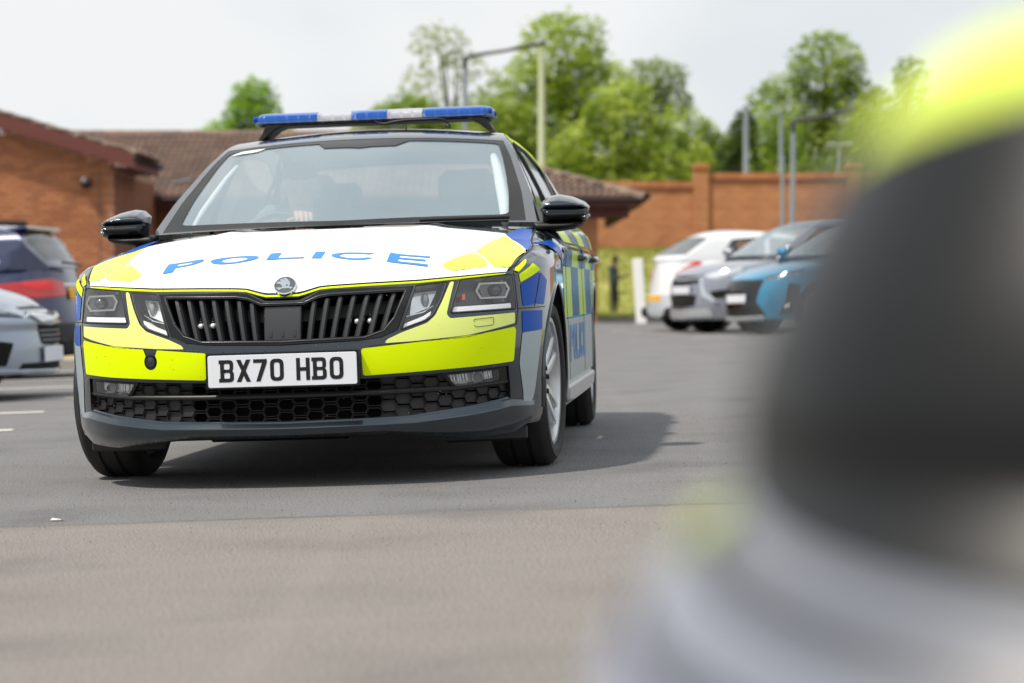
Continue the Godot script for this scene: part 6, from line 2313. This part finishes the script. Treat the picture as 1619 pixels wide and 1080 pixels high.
	# ---------------- white leaning post by the lawn
	var post := thing("post", "flat white wooden post leaning slightly to the left beside the lawn", "post")
	post.position = Vector3(2.54, ground(2.54, -47.5) + 0.0, -47.5)
	post.rotation.z = 0.062
	mb = MB.new()
	mb.box(Vector3(0, 0.62, 0), Vector3(0.20, 1.30, 0.07), 0.012)
	part(post, "board", mb, M.white_post)
	lamps()
	trees()

func lamp_post(label: String, at: Vector3, h: float, r: float, arm: Vector3, m: Material, kind: String) -> void:
	var o := thing("lamp_post", label, "lamp post", "lamp posts behind the patrol car")
	o.position = at
	var mb := MB.new()
	mb.lathe([Vector2(r * 1.5, 0), Vector2(r * 1.5, 0.9), Vector2(r, 1.0), Vector2(r * 0.8, h), Vector2(0, h)], Transform3D.IDENTITY, 14)
	part(o, "pole", mb, m)
	if kind == "arm":
		mb = MB.new()
		var s := Vector3(0, h, 0)
		mb.tube([s + Vector3(0, -0.25, 0), s, s + arm * 0.08 + Vector3(0, 0.05, 0), s + arm * 0.5, s + arm * 0.62], [r * 0.9, r * 0.9, r * 0.7, r * 0.6, r * 0.6], 8)
		part(o, "arm", mb, M.lamp_arm)
		mb = MB.new()
		var d := arm.normalized()
		mb.box(s + arm * 0.80, Vector3(arm.length() * 0.42, 0.09, 0.20), 0.03, Basis(d, Vector3.BACK.cross(d), Vector3.BACK))
		part(o, "lamp_head", mb, M.lamp_arm)
	elif kind != "":
		for q: float in ([-1.0, 1.0] if kind == "double" else [-1.0]):
			mb = MB.new()
			mb.box(Vector3(q * 0.26, h - 0.02, 0), Vector3(0.46, 0.10, 0.20), 0.03)
			part(o, "lamp_head", mb, M.lamp_pole)

func lamps() -> void:
	lamp_post("grey lamp post with a long dark arm rising to the right, above the roof lights", Vector3(-1.20, lawn(-1.2, -62), -62), 6.62, 0.075, Vector3(2.05, 0.40, 0.2), M.lamp_pole, "arm")
	lamp_post("pale weathered pole with no arm before the largest tree", Vector3(0.95, lawn(0.95, -78), -78), 6.5, 0.12, Vector3.ZERO, M.pale_pole, "")
	lamp_post("tall plain grey pole behind the boundary wall, before the dark tree", Vector3(7.72, lawn(7.72, -80), -80), 4.85, 0.10, Vector3.ZERO, M.lamp_pole, "")
	lamp_post("grey lamp post with one small head pointing left behind the boundary wall", Vector3(9.1, lawn(9.1, -82), -82), 4.75, 0.08, Vector3.ZERO, M.lamp_pole, "single")
	lamp_post("lamp post before the boundary wall with a dark arm rising to the right", Vector3(6.96, lawn(6.96, -60), -60), 4.85, 0.075, Vector3(1.46, 0.32, 0.2), M.lamp_pole, "arm")
	lamp_post("shorter bare grey pole just left of the armed lamp post, before the wall", Vector3(6.98, lawn(6.98, -62.5), -62.5), 4.20, 0.06, Vector3.ZERO, M.lamp_pole, "")
	lamp_post("lamp post with two small heads behind the boundary wall, near the right", Vector3(11.5, lawn(11.5, -85), -85), 3.85, 0.07, Vector3.ZERO, M.lamp_pole, "double")

func trees() -> void:
	var V := func(x, y, z) -> Vector3: return Vector3(x, y, z)
	var g0 := Color(0.177, 0.249, 0.049)
	var g1 := Color(0.425, 0.527, 0.121)
	tree("dense bright green round tree above the roof, left of the roof lights", Vector3(-8.7, 1.9, -80), [[V.call(0.15, 4.3, 0), V.call(0.95, 1.45, 0.9)], [V.call(-0.7, 3.4, 0), V.call(1.0, 1.0, 1.0)], [V.call(0.85, 3.5, 0), V.call(0.85, 0.9, 0.9)], [V.call(-0.2, 2.4, 0), V.call(1.7, 1.1, 1.2)]], 4600, 0.17, Color(0.150, 0.277, 0.024), Color(0.425, 0.610, 0.056), 5, 0.16, 0.0)
	tree("thin sparse treetop showing just above the roof lights", Vector3(-4.2, 1.9, -96), [[V.call(0, 5.4, 0), V.call(1.5, 1.1, 1.0)], [V.call(-1.3, 4.7, 0), V.call(1.0, 0.9, 1)], [V.call(1.3, 4.6, 0), V.call(1.2, 0.9, 1)]], 1900, 0.20, g0, g1, 6, 0.14, -0.05)
	tree("tallest broad green tree behind the pale pole", Vector3(1.9, 1.9, -106), [[V.call(0.3, 8.9, 0), V.call(2.2, 2.1, 2.0)], [V.call(-1.2, 6.8, 0.5), V.call(2.2, 2.0, 2)], [V.call(1.7, 7.2, 0), V.call(1.9, 2.0, 2)], [V.call(0.0, 4.6, 0), V.call(3.6, 2.6, 2.5)], [V.call(-2.6, 5.0, 0), V.call(1.6, 2.0, 1.6)]], 7000, 0.24, Color(0.226, 0.299, 0.058), Color(0.571, 0.652, 0.145), 7, 0.28, -0.03)
	tree("sparse half bare tree with thin upper branches left of the tallest tree", Vector3(-2.6, 1.9, -110), [[V.call(-0.8, 9.8, 0), V.call(1.5, 1.1, 1.0)], [V.call(-1.4, 7.8, 0), V.call(1.2, 1.1, 1)], [V.call(0.4, 8.8, 0), V.call(1.2, 0.9, 1)], [V.call(0.9, 6.6, 0), V.call(1.2, 1.4, 1)], [V.call(-0.6, 5.0, 0), V.call(1.4, 1.6, 1)]], 1400, 0.18, Color(0.248, 0.296, 0.106), Color(0.442, 0.490, 0.211), 8, 0.14, -0.24)
	tree("light green bushy tree right of the pale pole, above the wall", Vector3(4.2, 1.9, -90), [[V.call(0, 4.6, 0), V.call(1.7, 2.0, 1.5)], [V.call(-1.5, 3.0, 0), V.call(1.7, 1.9, 1.3)], [V.call(1.6, 3.0, 0), V.call(1.7, 1.9, 1.3)], [V.call(0, 1.8, 0.4), V.call(3.0, 1.6, 1.3)]], 7600, 0.20, Color(0.251, 0.329, 0.068), Color(0.610, 0.660, 0.188), 9, 0.18, 0.10)
	tree("lower light green tree sloping down towards the dark tree", Vector3(7.2, 1.9, -95), [[V.call(-0.6, 4.0, 0), V.call(1.8, 1.8, 1.3)], [V.call(1.3, 3.2, 0), V.call(1.7, 1.7, 1.3)], [V.call(0.1, 1.5, 0.3), V.call(2.5, 1.5, 1.3)]], 5200, 0.20, Color(0.229, 0.296, 0.073), Color(0.549, 0.616, 0.180), 10, 0.16, 0.08)
	tree("leafy mid green tree behind the roof lights, left of the pale pole", Vector3(0.2, 1.9, -92), [[V.call(-0.8, 4.0, 0), V.call(2.2, 2.0, 1.5)], [V.call(0.8, 2.6, 0), V.call(2.0, 2.0, 1.5)], [V.call(-2.0, 2.6, 0), V.call(1.4, 1.8, 1.2)]], 5200, 0.20, Color(0.199, 0.264, 0.057), Color(0.504, 0.569, 0.143), 11, 0.18, 0.08)
	tree("thin crowned tree standing back between the tallest tree and the right tree", Vector3(7.2, 1.9, -122), [[V.call(0, 9.4, 0), V.call(1.7, 1.0, 1.2)], [V.call(-0.7, 7.8, 0), V.call(1.5, 1.3, 1.2)], [V.call(1.0, 8.0, 0), V.call(1.0, 1.0, 1)]], 1700, 0.20, Color(0.204, 0.259, 0.073), Color(0.371, 0.444, 0.138), 12, 0.16, -0.12)
	tree("dark narrow tree above the wall beside the plain grey pole", Vector3(8.8, 1.9, -92), [[V.call(0, 4.3, 0), V.call(0.6, 1.3, 0.5)], [V.call(-0.3, 3.0, 0), V.call(1.0, 1.4, 0.9)], [V.call(0.3, 1.8, 0), V.call(1.6, 1.6, 1.2)]], 3200, 0.16, Color(0.056, 0.096, 0.029), Color(0.150, 0.213, 0.056), 13, 0.14, 0.18)
	tree("tall green tree with uneven crown at the right, above the wall", Vector3(12.8, 1.9, -102), [[V.call(0.4, 8.0, 0), V.call(1.7, 1.6, 1.5)], [V.call(-1.3, 6.0, 0), V.call(1.7, 1.8, 1.4)], [V.call(1.4, 6.0, 0), V.call(1.6, 1.8, 1.4)], [V.call(0, 3.6, 0), V.call(2.9, 2.4, 1.8)]], 6400, 0.21, Color(0.199, 0.272, 0.068), Color(0.503, 0.585, 0.158), 14, 0.24, 0.0)
	tree("dark green lower tree at the right in front of the tall uneven one", Vector3(14.0, 1.9, -94), [[V.call(0, 3.8, 0), V.call(1.6, 1.8, 1.3)], [V.call(-0.9, 2.2, 0), V.call(1.7, 1.7, 1.3)], [V.call(1.1, 2.2, 0), V.call(1.6, 1.7, 1.3)]], 4200, 0.19, Color(0.079, 0.139, 0.026), Color(0.231, 0.314, 0.068), 15, 0.18, 0.10)
	tree("pale green tree left of the tall uneven one, above the double headed lamp", Vector3(10.7, 1.9, -98), [[V.call(0, 4.6, 0), V.call(1.2, 1.7, 1.0)], [V.call(0.2, 2.6, 0), V.call(1.9, 1.8, 1.3)]], 3000, 0.20, Color(0.276, 0.362, 0.095), Color(0.551, 0.652, 0.180), 16, 0.16, 0.02)
	tree("thin dark treetop beyond the yellow shape at the right", Vector3(18.4, 1.9, -112), [[V.call(0, 8.2, 0), V.call(0.9, 1.4, 0.9)], [V.call(-1.6, 7.0, 0), V.call(1.3, 1.1, 1)], [V.call(0.6, 5.6, 0), V.call(2.2, 1.9, 1.6)], [V.call(-1.6, 4.6, 0), V.call(2.0, 1.8, 1.4)]], 3000, 0.21, Color(0.124, 0.176, 0.055), Color(0.283, 0.342, 0.106), 17, 0.2, -0.06)
	var low_labels := ["round hedge tree far left behind the long roof", "second round hedge tree behind the long roof", "hedge tree hidden behind the roof ridge", "low hedge tree behind the roof lights", "low hedge tree behind the boundary wall, left end", "low hedge tree behind the boundary wall, middle", "low hedge tree behind the boundary wall, right end"]
	for i in 7:
		tree(low_labels[i], Vector3([-22, -16.5, -13.5, -2.2, 2.2, 11.6, 16.8][i], 1.9, -88 - (i % 3) * 2.0), [[V.call(0, 1.7, 0), V.call(2.3, 1.9, 1.3)], [V.call(1.2, 1.2, 0.2), V.call(1.8, 1.4, 1.2)]], 2400, 0.20, Color(0.142, 0.213, 0.042), Color(0.362, 0.462, 0.097), 30 + i, 0.12, 0.12, "low trees behind the wall and roof")

func others() -> void:
	driver(Transform3D(Basis(Vector3.UP, deg_to_rad(-4.9)) * Basis(Vector3.BACK, deg_to_rad(1.9)), Vector3(-0.706, 0, -9.257)))
	parked_cars()
	pedestrian()
	helmet()
	# scrap of litter on the asphalt
	var o := thing("litter", "small white scrap lying on the dark asphalt near its joint", "litter")
	o.position = Vector3(-1.40, ground(-1.40, -7.43) + 0.002, -7.43)
	var mb := MB.new()
	mb.quad(Vector3(-0.02, 0.002, 0.008), Vector3(0.018, 0.004, 0.012), Vector3(0.022, 0.001, -0.012), Vector3(-0.016, 0.006, -0.01), Vector3.UP)
	part(o, "scrap", mb, M.paper)

# ------------------------------------------------------------------ ground
const AXY := 0.0855      # sideways lean of the car park, measured across the patrol car's heading
func ground(x: float, z: float) -> float:
	var lat := clampf((x + 0.706) * 0.99635 + (z + 9.257) * AXY, -9.0, 9.0)
	var fade := 1.0 - smoothstep(26.0, 46.0, -z)
	var y := 0.0332 * lat * fade
	y -= 0.16 * smoothstep(48.0, 60.0, -z)
	return y

func sheet(x0: float, x1: float, z0: float, z1: float, step: float, lift: float, called: String, m: Material) -> void:
	var mb := MB.new()
	var nx := maxi(1, ceili((x1 - x0) / step))
	var nz := maxi(1, ceili((z1 - z0) / step))
	for i in nx + 1:
		for j in nz + 1:
			var x := lerpf(x0, x1, float(i) / nx)
			var z := lerpf(z0, z1, float(j) / nz)
			var n := Vector3(ground(x - 0.2, z) - ground(x + 0.2, z), 0.4, ground(x, z - 0.2) - ground(x, z + 0.2)).normalized()
			mb.vert(Vector3(x, ground(x, z) + lift, z), n, Vector2(x, z))
	for i in nx:
		for j in nz:
			var a := i * (nz + 1) + j
			mb.tri_i(a, a + 1, a + nz + 2); mb.tri_i(a, a + nz + 2, a + nz + 1)
	structure(called, mb, m)

func sky_texture() -> ImageTexture:
	var w := 1024
	var h := 512
	var im := Image.create(w, h, false, Image.FORMAT_RGBF)
	var f := FastNoiseLite.new()
	f.seed = 11
	f.frequency = 1.0
	f.fractal_octaves = 5
	var g := FastNoiseLite.new()
	g.seed = 4
	g.frequency = 0.55
	g.fractal_octaves = 3
	for y in h:
		var el := (0.5 - (y + 0.5) / h) * PI
		for x in w:
			var az := (x + 0.5) / w * TAU
			var c := Color(0.30, 0.29, 0.28)
			if el > -0.02:
				var d := Vector3(cos(el) * cos(az), sin(el), cos(el) * sin(az))
				var p := Vector3(d.x, 0, d.z) / (d.y + 0.22) * 1.1
				var n := f.get_noise_3d(p.x * 1.0, p.z * 1.8, 0.3) * 0.6 + g.get_noise_3d(p.x, p.z, 3.0) * 0.5
				var t := smoothstep(-0.30, 0.30, n)
				var lo := Color(0.66, 0.72, 0.77).lerp(Color(0.42, 0.50, 0.58), smoothstep(0.25, 0.75, d.y))
				var hi := Color(0.93, 0.94, 0.94).lerp(Color(1.05, 1.05, 1.04), smoothstep(0.25, 0.75, d.y))
				c = lo.lerp(hi, lerpf(t, 0.62, exp(-d.y * 3.0) * 0.7))
				c = c * (SKY_GAIN * (1.0 + 0.35 * smoothstep(0.1, 1.0, d.y)))
			im.set_pixel(x, y, c)
	return ImageTexture.create_from_image(im)

const SKY_GAIN := 0.70

func brick_texture() -> ImageTexture:
	# far walls: 0.9 m by 0.6 m of stretcher bond, 4 by 8 bricks
	var im := Image.create(256, 160, false, Image.FORMAT_RGB8)
	im.fill(Color(0.66, 0.52, 0.42))
	var rng := RandomNumberGenerator.new()
	rng.seed = 19
	for r in 8:
		for c in 4:
			var t := rng.randf()
			var col := Color(0.65, 0.415, 0.27).lerp(Color(0.73, 0.49, 0.33), t)
			var x := c * 64 + (32 if r % 2 == 1 else 0)
			im.fill_rect(Rect2i(x + 1, r * 20 + 1, 62, 17), col)
			if x + 64 > 256: im.fill_rect(Rect2i(x - 256 + 1, r * 20 + 1, 62, 17), col)
	return ImageTexture.create_from_image(im)

func materials() -> void:
	var fleck := noise_tex(3, 0.08, 256, [Color(0.86, 0.86, 0.88), Color(1, 1, 1), Color(0.9, 0.9, 0.92)], 2)
	mat("paint", Color(0.215, 0.25, 0.28), 0.18, 0.80, {"clearcoat_enabled": true, "clearcoat": 1.0, "clearcoat_roughness": 0.02})
	mat("rubber", Color(0.125, 0.118, 0.112), 0.75)
	mat("alloy", Color(0.80, 0.81, 0.82), 0.30, 0.6)
	mat("dark_metal", Color(0.12, 0.12, 0.12), 0.5, 0.6)
	mat("black_gloss", Color(0.022, 0.022, 0.024), 0.12)
	mat("satin_black", Color(0.20, 0.205, 0.215), 0.28)
	mat("black_trim", Color(0.045, 0.046, 0.048), 0.45)
	mat("dark_plastic", Color(0.085, 0.086, 0.09), 0.5)
	mat("grey_plastic", Color(0.42, 0.43, 0.45), 0.4)
	mat("underside", Color(0.03, 0.03, 0.03), 0.95)
	mat("void_black", Color(0.012, 0.012, 0.012), 0.95)
	mat("lit_pillar_trim", Color(0.86, 0.90, 0.90), 0.8)  # sunlit look of the trim put into this pale colour
	mat("cabin", Color(0.33, 0.35, 0.36), 0.85)
	mat("dash", Color(0.22, 0.24, 0.25), 0.8)
	mat("headlining", Color(0.72, 0.74, 0.74), 0.9)
	mat("frit", Color(0.03, 0.03, 0.035), 0.06, 0.0, {"metallic_specular": 0.30})
	mat("seam", Color(0.02, 0.022, 0.025), 0.5)
	mat("chrome", Color(0.86, 0.87, 0.88), 0.12, 1.0)
	mat("reflector", Color(0.93, 0.94, 0.95), 0.16, 0.4)
	mat("lamp_bowl", Color(0.085, 0.09, 0.10), 0.25)
	mat("light_strip", Color(0.98, 0.98, 0.99), 0.35)
	mat("lens_dark", Color(0.05, 0.055, 0.07), 0.05, 0.0, {"clearcoat_enabled": true, "clearcoat": 1.0})
	mat("clear_lens", Color(0.62, 0.63, 0.64), 0.15, 0.3)
	mat("clear_bright", Color(0.93, 0.93, 0.92), 0.2)
	mat("orange", Color(0.9, 0.42, 0.14), 0.5)
	mat("white_vinyl", Color(0.91, 0.91, 0.90), 0.28)
	mat("yellow", Color(0.85, 0.94, 0.0), 0.42, 0.0, {"metallic_specular": 0.22})
	mat("yellow_muted", Color(0.82, 0.90, 0.28), 0.40)  # softer yellow for the helmet band
	mat("yellow_skylit", Color(0.90, 0.945, 0.50), 0.30)  # hi-vis yellow paled, with sky glare put into the colour
	mat("yellow_bonnet_sheen", Color(0.86, 0.925, 0.30), 0.30)  # hi-vis yellow lightened; grazing sky reflection is put into the colour
	mat("blue", Color(0.0, 0.29, 0.66), 0.25, 0.0, {"metallic_specular": 0.25})
	mat("letter_blue", Color(0.03, 0.47, 0.76), 0.4)
	mat("silver_vinyl", Color(0.62, 0.66, 0.68), 0.42, 0.25)
	mat("silver_paint", Color(0.70, 0.71, 0.72), 0.3, 0.5)
	mat("plate_white", Color(0.86, 0.87, 0.90), 0.35)
	mat("plate_black", Color(0.03, 0.03, 0.035), 0.4)
	mat("badge_dark", Color(0.16, 0.17, 0.18), 0.3, 0.2)
	mat("dirt", Color(0.12, 0.11, 0.09), 0.9)
	mat("dust", Color(0.62, 0.58, 0.50), 0.9)
	mat("paper", Color(0.88, 0.89, 0.88), 0.6)
	var led := noise_tex(8, 0.10, 256, [Color(0.0, 0.13, 0.40), Color(0.0, 0.29, 0.68), Color(0.10, 0.50, 0.92)], 3, FastNoiseLite.TYPE_CELLULAR)
	mat("beacon_blue", Color(0.0, 0.36, 0.74, 0.60), 0.10, 0.0, {"transparency": BaseMaterial3D.TRANSPARENCY_ALPHA})
	mat("led_blue", Color(1, 1, 1), 0.25, 0.3, {"albedo_texture": led, "uv1_triplanar": true, "uv1_scale": Vector3(8, 8, 8)})
	mat("led_clear", Color(0.9, 0.9, 0.92), 0.2, 0.4)
	mat("beacon_clear", Color(0.80, 0.81, 0.84, 0.45), 0.10, 0.0, {"transparency": BaseMaterial3D.TRANSPARENCY_ALPHA})
	glass("side_glass", Color(0.30, 0.34, 0.35), 0.22)
	glass("windscreen", Color(0.68, 0.78, 0.83), 0.13, 0.26)  # pale teal veil stands in for reflected haze on the glass
	glass("lamp_cover", Color(0.8, 0.82, 0.85), 0.05)
	mat("skin_cloth", Color(1, 1, 1), 0.75, 0.0, {"vertex_color_use_as_albedo": true})
	mat("leaves", Color(1, 1, 1), 0.55, 0.0, {"vertex_color_use_as_albedo": true, "cull_mode": BaseMaterial3D.CULL_DISABLED, "backlight_enabled": true, "backlight": Color(0.85, 0.92, 0.42)})
	mat("bark", Color(0.30, 0.27, 0.23), 0.95)
	var car_coat := {"clearcoat_enabled": true, "clearcoat": 1.0, "clearcoat_roughness": 0.04}
	mat("silver_car", Color(0.62, 0.66, 0.72), 0.28, 0.75, car_coat)
	mat("navy_car", Color(0.10, 0.14, 0.29), 0.25, 0.25, car_coat)
	mat("white_car", Color(0.86, 0.87, 0.88), 0.3, 0.0, car_coat)
	mat("white_grey", Color(0.74, 0.76, 0.79), 0.35, 0.0, car_coat)
	mat("grey_car", Color(0.60, 0.61, 0.65), 0.27, 0.8, car_coat)
	mat("blue_car", Color(0.10, 0.52, 0.68), 0.25, 0.25, car_coat)
	mat("tail_red", Color(0.75, 0.03, 0.05), 0.15, 0.0, car_coat)
	mat("tail_bright", Color(0.92, 0.16, 0.14), 0.2)
	mat("lamp_grey", Color(0.40, 0.42, 0.46), 0.12, 0.6)
	mat("lamp_white", Color(0.88, 0.89, 0.91), 0.10, 0.7)
	mat("plate_yellow", Color(0.93, 0.70, 0.08), 0.4)
	mat("helmet_grey", Color(0.44, 0.455, 0.50), 0.4, 0.0, car_coat)
	mat("visor", Color(0.012, 0.012, 0.016), 0.36, 0.0, {"metallic_specular": 0.45})
	mat("rim_dark", Color(0.22, 0.23, 0.26), 0.4)
	mat("rim_mark", Color(0.62, 0.67, 0.40), 0.5)
	mat("rim_pale", Color(0.53, 0.54, 0.61), 0.4, 0.0, {"clearcoat_enabled": true, "clearcoat": 1.0})
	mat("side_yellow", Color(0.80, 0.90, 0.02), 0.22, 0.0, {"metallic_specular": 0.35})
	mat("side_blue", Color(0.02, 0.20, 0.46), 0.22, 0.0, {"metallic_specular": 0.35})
	mat("road_paint", Color(0.80, 0.79, 0.76), 0.85)
	mat("kerb", Color(0.62, 0.60, 0.56), 0.9)
	mat("white_post", Color(0.93, 0.93, 0.92), 0.7)
	mat("lamp_pole", Color(0.55, 0.58, 0.61), 0.5, 0.4)
	mat("pale_pole", Color(0.72, 0.74, 0.62), 0.85)
	mat("lamp_arm", Color(0.20, 0.21, 0.23), 0.5)
	mat("barge", Color(0.40, 0.20, 0.17), 0.6)
	mat("gutter", Color(0.11, 0.075, 0.07), 0.5)
	mat("lead", Color(0.70, 0.72, 0.75), 0.6)
	mat("lichen", Color(0.62, 0.60, 0.54), 0.95)
	mat("frame_dark", Color(0.07, 0.06, 0.06), 0.5)
	mat("dark_pane", Color(0.03, 0.035, 0.04), 0.1)
	mat("joint_grey", Color(0.42, 0.36, 0.33), 0.9)
	mat("seam_dirt", Color(0.40, 0.39, 0.38), 0.95)
	mat("mortar", Color(0.60, 0.46, 0.38), 0.95)
	mat("brick0", Color(0.68, 0.445, 0.295), 0.9)
	mat("brick1", Color(0.645, 0.41, 0.27), 0.9)
	mat("brick2", Color(0.71, 0.47, 0.315), 0.9)
	mat("brick3", Color(0.625, 0.40, 0.28), 0.9)
	mat("tile0", Color(0.46, 0.385, 0.34), 0.9, 0.0, {"vertex_color_use_as_albedo": true})
	mat("tile1", Color(0.42, 0.355, 0.315), 0.9, 0.0, {"vertex_color_use_as_albedo": true})
	mat("tile2", Color(0.50, 0.415, 0.365), 0.9, 0.0, {"vertex_color_use_as_albedo": true})
	mat("tile3", Color(0.50, 0.44, 0.38), 0.9)
	mat("roof_felt", Color(0.20, 0.17, 0.15), 0.95)
	mat("tile_course", Color(0.42, 0.24, 0.18), 0.9)
	var stain := noise_tex(31, 0.012, 512, [Color(0.82, 0.82, 0.82), Color(0.95, 0.95, 0.95), Color(1, 1, 1), Color(0.97, 0.965, 0.96), Color(0.88, 0.88, 0.88)], 5)
	var damp := noise_tex(33, 0.014, 256, [Color(0.86, 0.85, 0.84), Color(0.97, 0.965, 0.96), Color(1, 1, 1), Color(0.98, 0.98, 0.98), Color(0.91, 0.91, 0.92)], 5)
	var worn := {"detail_enabled": true, "detail_albedo": damp, "detail_blend_mode": BaseMaterial3D.BLEND_MODE_MUL, "detail_uv_layer": BaseMaterial3D.DETAIL_UV_2, "uv2_triplanar": true, "uv2_world_triplanar": true, "uv2_scale": Vector3(0.16, 0.16, 0.16)}
	var bt := brick_texture()
	mat("brick_far", Color(1, 1, 1), 0.92, 0.0, worn.merged({"albedo_texture": bt, "uv1_triplanar": true, "uv1_scale": Vector3(1.111, 1.667, 1.111)}))
	mat("brick_shaded", Color(0.72, 0.66, 0.64), 0.92, 0.0, worn.merged({"albedo_texture": bt, "uv1_triplanar": true, "uv1_scale": Vector3(1.111, 1.667, 1.111)}))  # darker copy of the far brick, shade put into its tint
	for i in 4:
		for k in worn: M["brick%d" % i].set(k, worn[k])
	var gtex := noise_tex(41, 0.03, 256, [Color(0.50, 0.51, 0.25), Color(0.60, 0.60, 0.31), Color(0.68, 0.65, 0.38)], 5)
	mat("grass", Color(1, 1, 1), 0.95, 0.0, {"albedo_texture": gtex, "uv1_triplanar": true, "uv1_world_triplanar": true, "uv1_scale": Vector3(0.2, 0.2, 0.2)})
	var stex := noise_tex(42, 0.06, 256, [Color(0.56, 0.50, 0.36), Color(0.66, 0.60, 0.43), Color(0.72, 0.66, 0.50)], 4)
	mat("straw", Color(1, 1, 1), 0.95, 0.0, {"albedo_texture": stex, "uv1_triplanar": true, "uv1_world_triplanar": true, "uv1_scale": Vector3(0.4, 0.4, 0.4)})
	# asphalt: stone chips over slow stains
	var chips := noise_tex(21, 0.20, 512, [Color(0.24, 0.24, 0.245), Color(0.375, 0.373, 0.377), Color(0.445, 0.442, 0.446), Color(0.51, 0.505, 0.508), Color(0.70, 0.69, 0.68)], 4)
	var chips2 := noise_tex(22, 0.20, 512, [Color(0.32, 0.30, 0.29), Color(0.437, 0.418, 0.406), Color(0.502, 0.481, 0.466), Color(0.557, 0.534, 0.518), Color(0.72, 0.69, 0.65)], 4)
	var chips_n := noise_tex(21, 0.20, 512, [], 4, FastNoiseLite.TYPE_SIMPLEX_SMOOTH, 4.0)
	var tri := {"albedo_texture": chips, "uv1_triplanar": true, "uv1_world_triplanar": true, "uv1_scale": Vector3(0.9, 0.9, 0.9), "normal_enabled": true, "normal_texture": chips_n, "normal_scale": 1.0,
		"detail_enabled": true, "detail_albedo": stain, "detail_blend_mode": BaseMaterial3D.BLEND_MODE_MUL, "detail_uv_layer": BaseMaterial3D.DETAIL_UV_2, "uv2_triplanar": true, "uv2_world_triplanar": true, "uv2_scale": Vector3(0.11, 0.11, 0.11)}
	mat("asphalt", Color(1.0, 1.0, 1.0), 0.92, 0.0, tri)
	tri.albedo_texture = chips2
	mat("asphalt_worn", Color(1.0, 1.0, 1.0), 0.95, 0.0, tri)

func _ready() -> void:
	# camera
	var cam := Camera3D.new()
	cam.name = "camera"
	add_child(cam)
	cam.position = Vector3(0, 0.70, 0)
	cam.rotation.x = -atan(85.0 / 3823.0)
	cam.fov = 16.077
	cam.near = 0.05
	cam.far = 1500.0
	var at := CameraAttributesPhysical.new()
	at.exposure_aperture = 3.1
	at.frustum_focus_distance = 8.75
	at.frustum_focal_length = 85.0
	at.frustum_near = 0.05
	at.frustum_far = 1500.0
	cam.attributes = at
	cam.current = true
	# sky and exposure
	var env := Environment.new()
	env.background_mode = Environment.BG_SKY
	var sky := Sky.new()
	var pano := PanoramaSkyMaterial.new()
	pano.panorama = sky_texture()
	sky.sky_material = pano
	env.sky = sky
	env.tonemap_mode = Environment.TONE_MAPPER_LINEAR
	env.tonemap_exposure = 1.45
	env.sdfgi_enabled = true
	env.ssao_enabled = true
	env.ssil_enabled = true
	var we := WorldEnvironment.new()
	we.name = "world"
	we.environment = env
	add_child(we)
	# hazy high sun from the left
	var sun := DirectionalLight3D.new()
	sun.name = "sun"
	sun.light_energy = 0.95
	sun.light_color = Color(1.0, 0.965, 0.91)
	sun.light_angular_distance = 3.0
	sun.shadow_enabled = true
	add_child(sun)
	sun.look_at_from_position(Vector3.ZERO, Vector3(0.50, -1.0, -0.36))
	materials()
	setting()
	patrol_car()
	others()
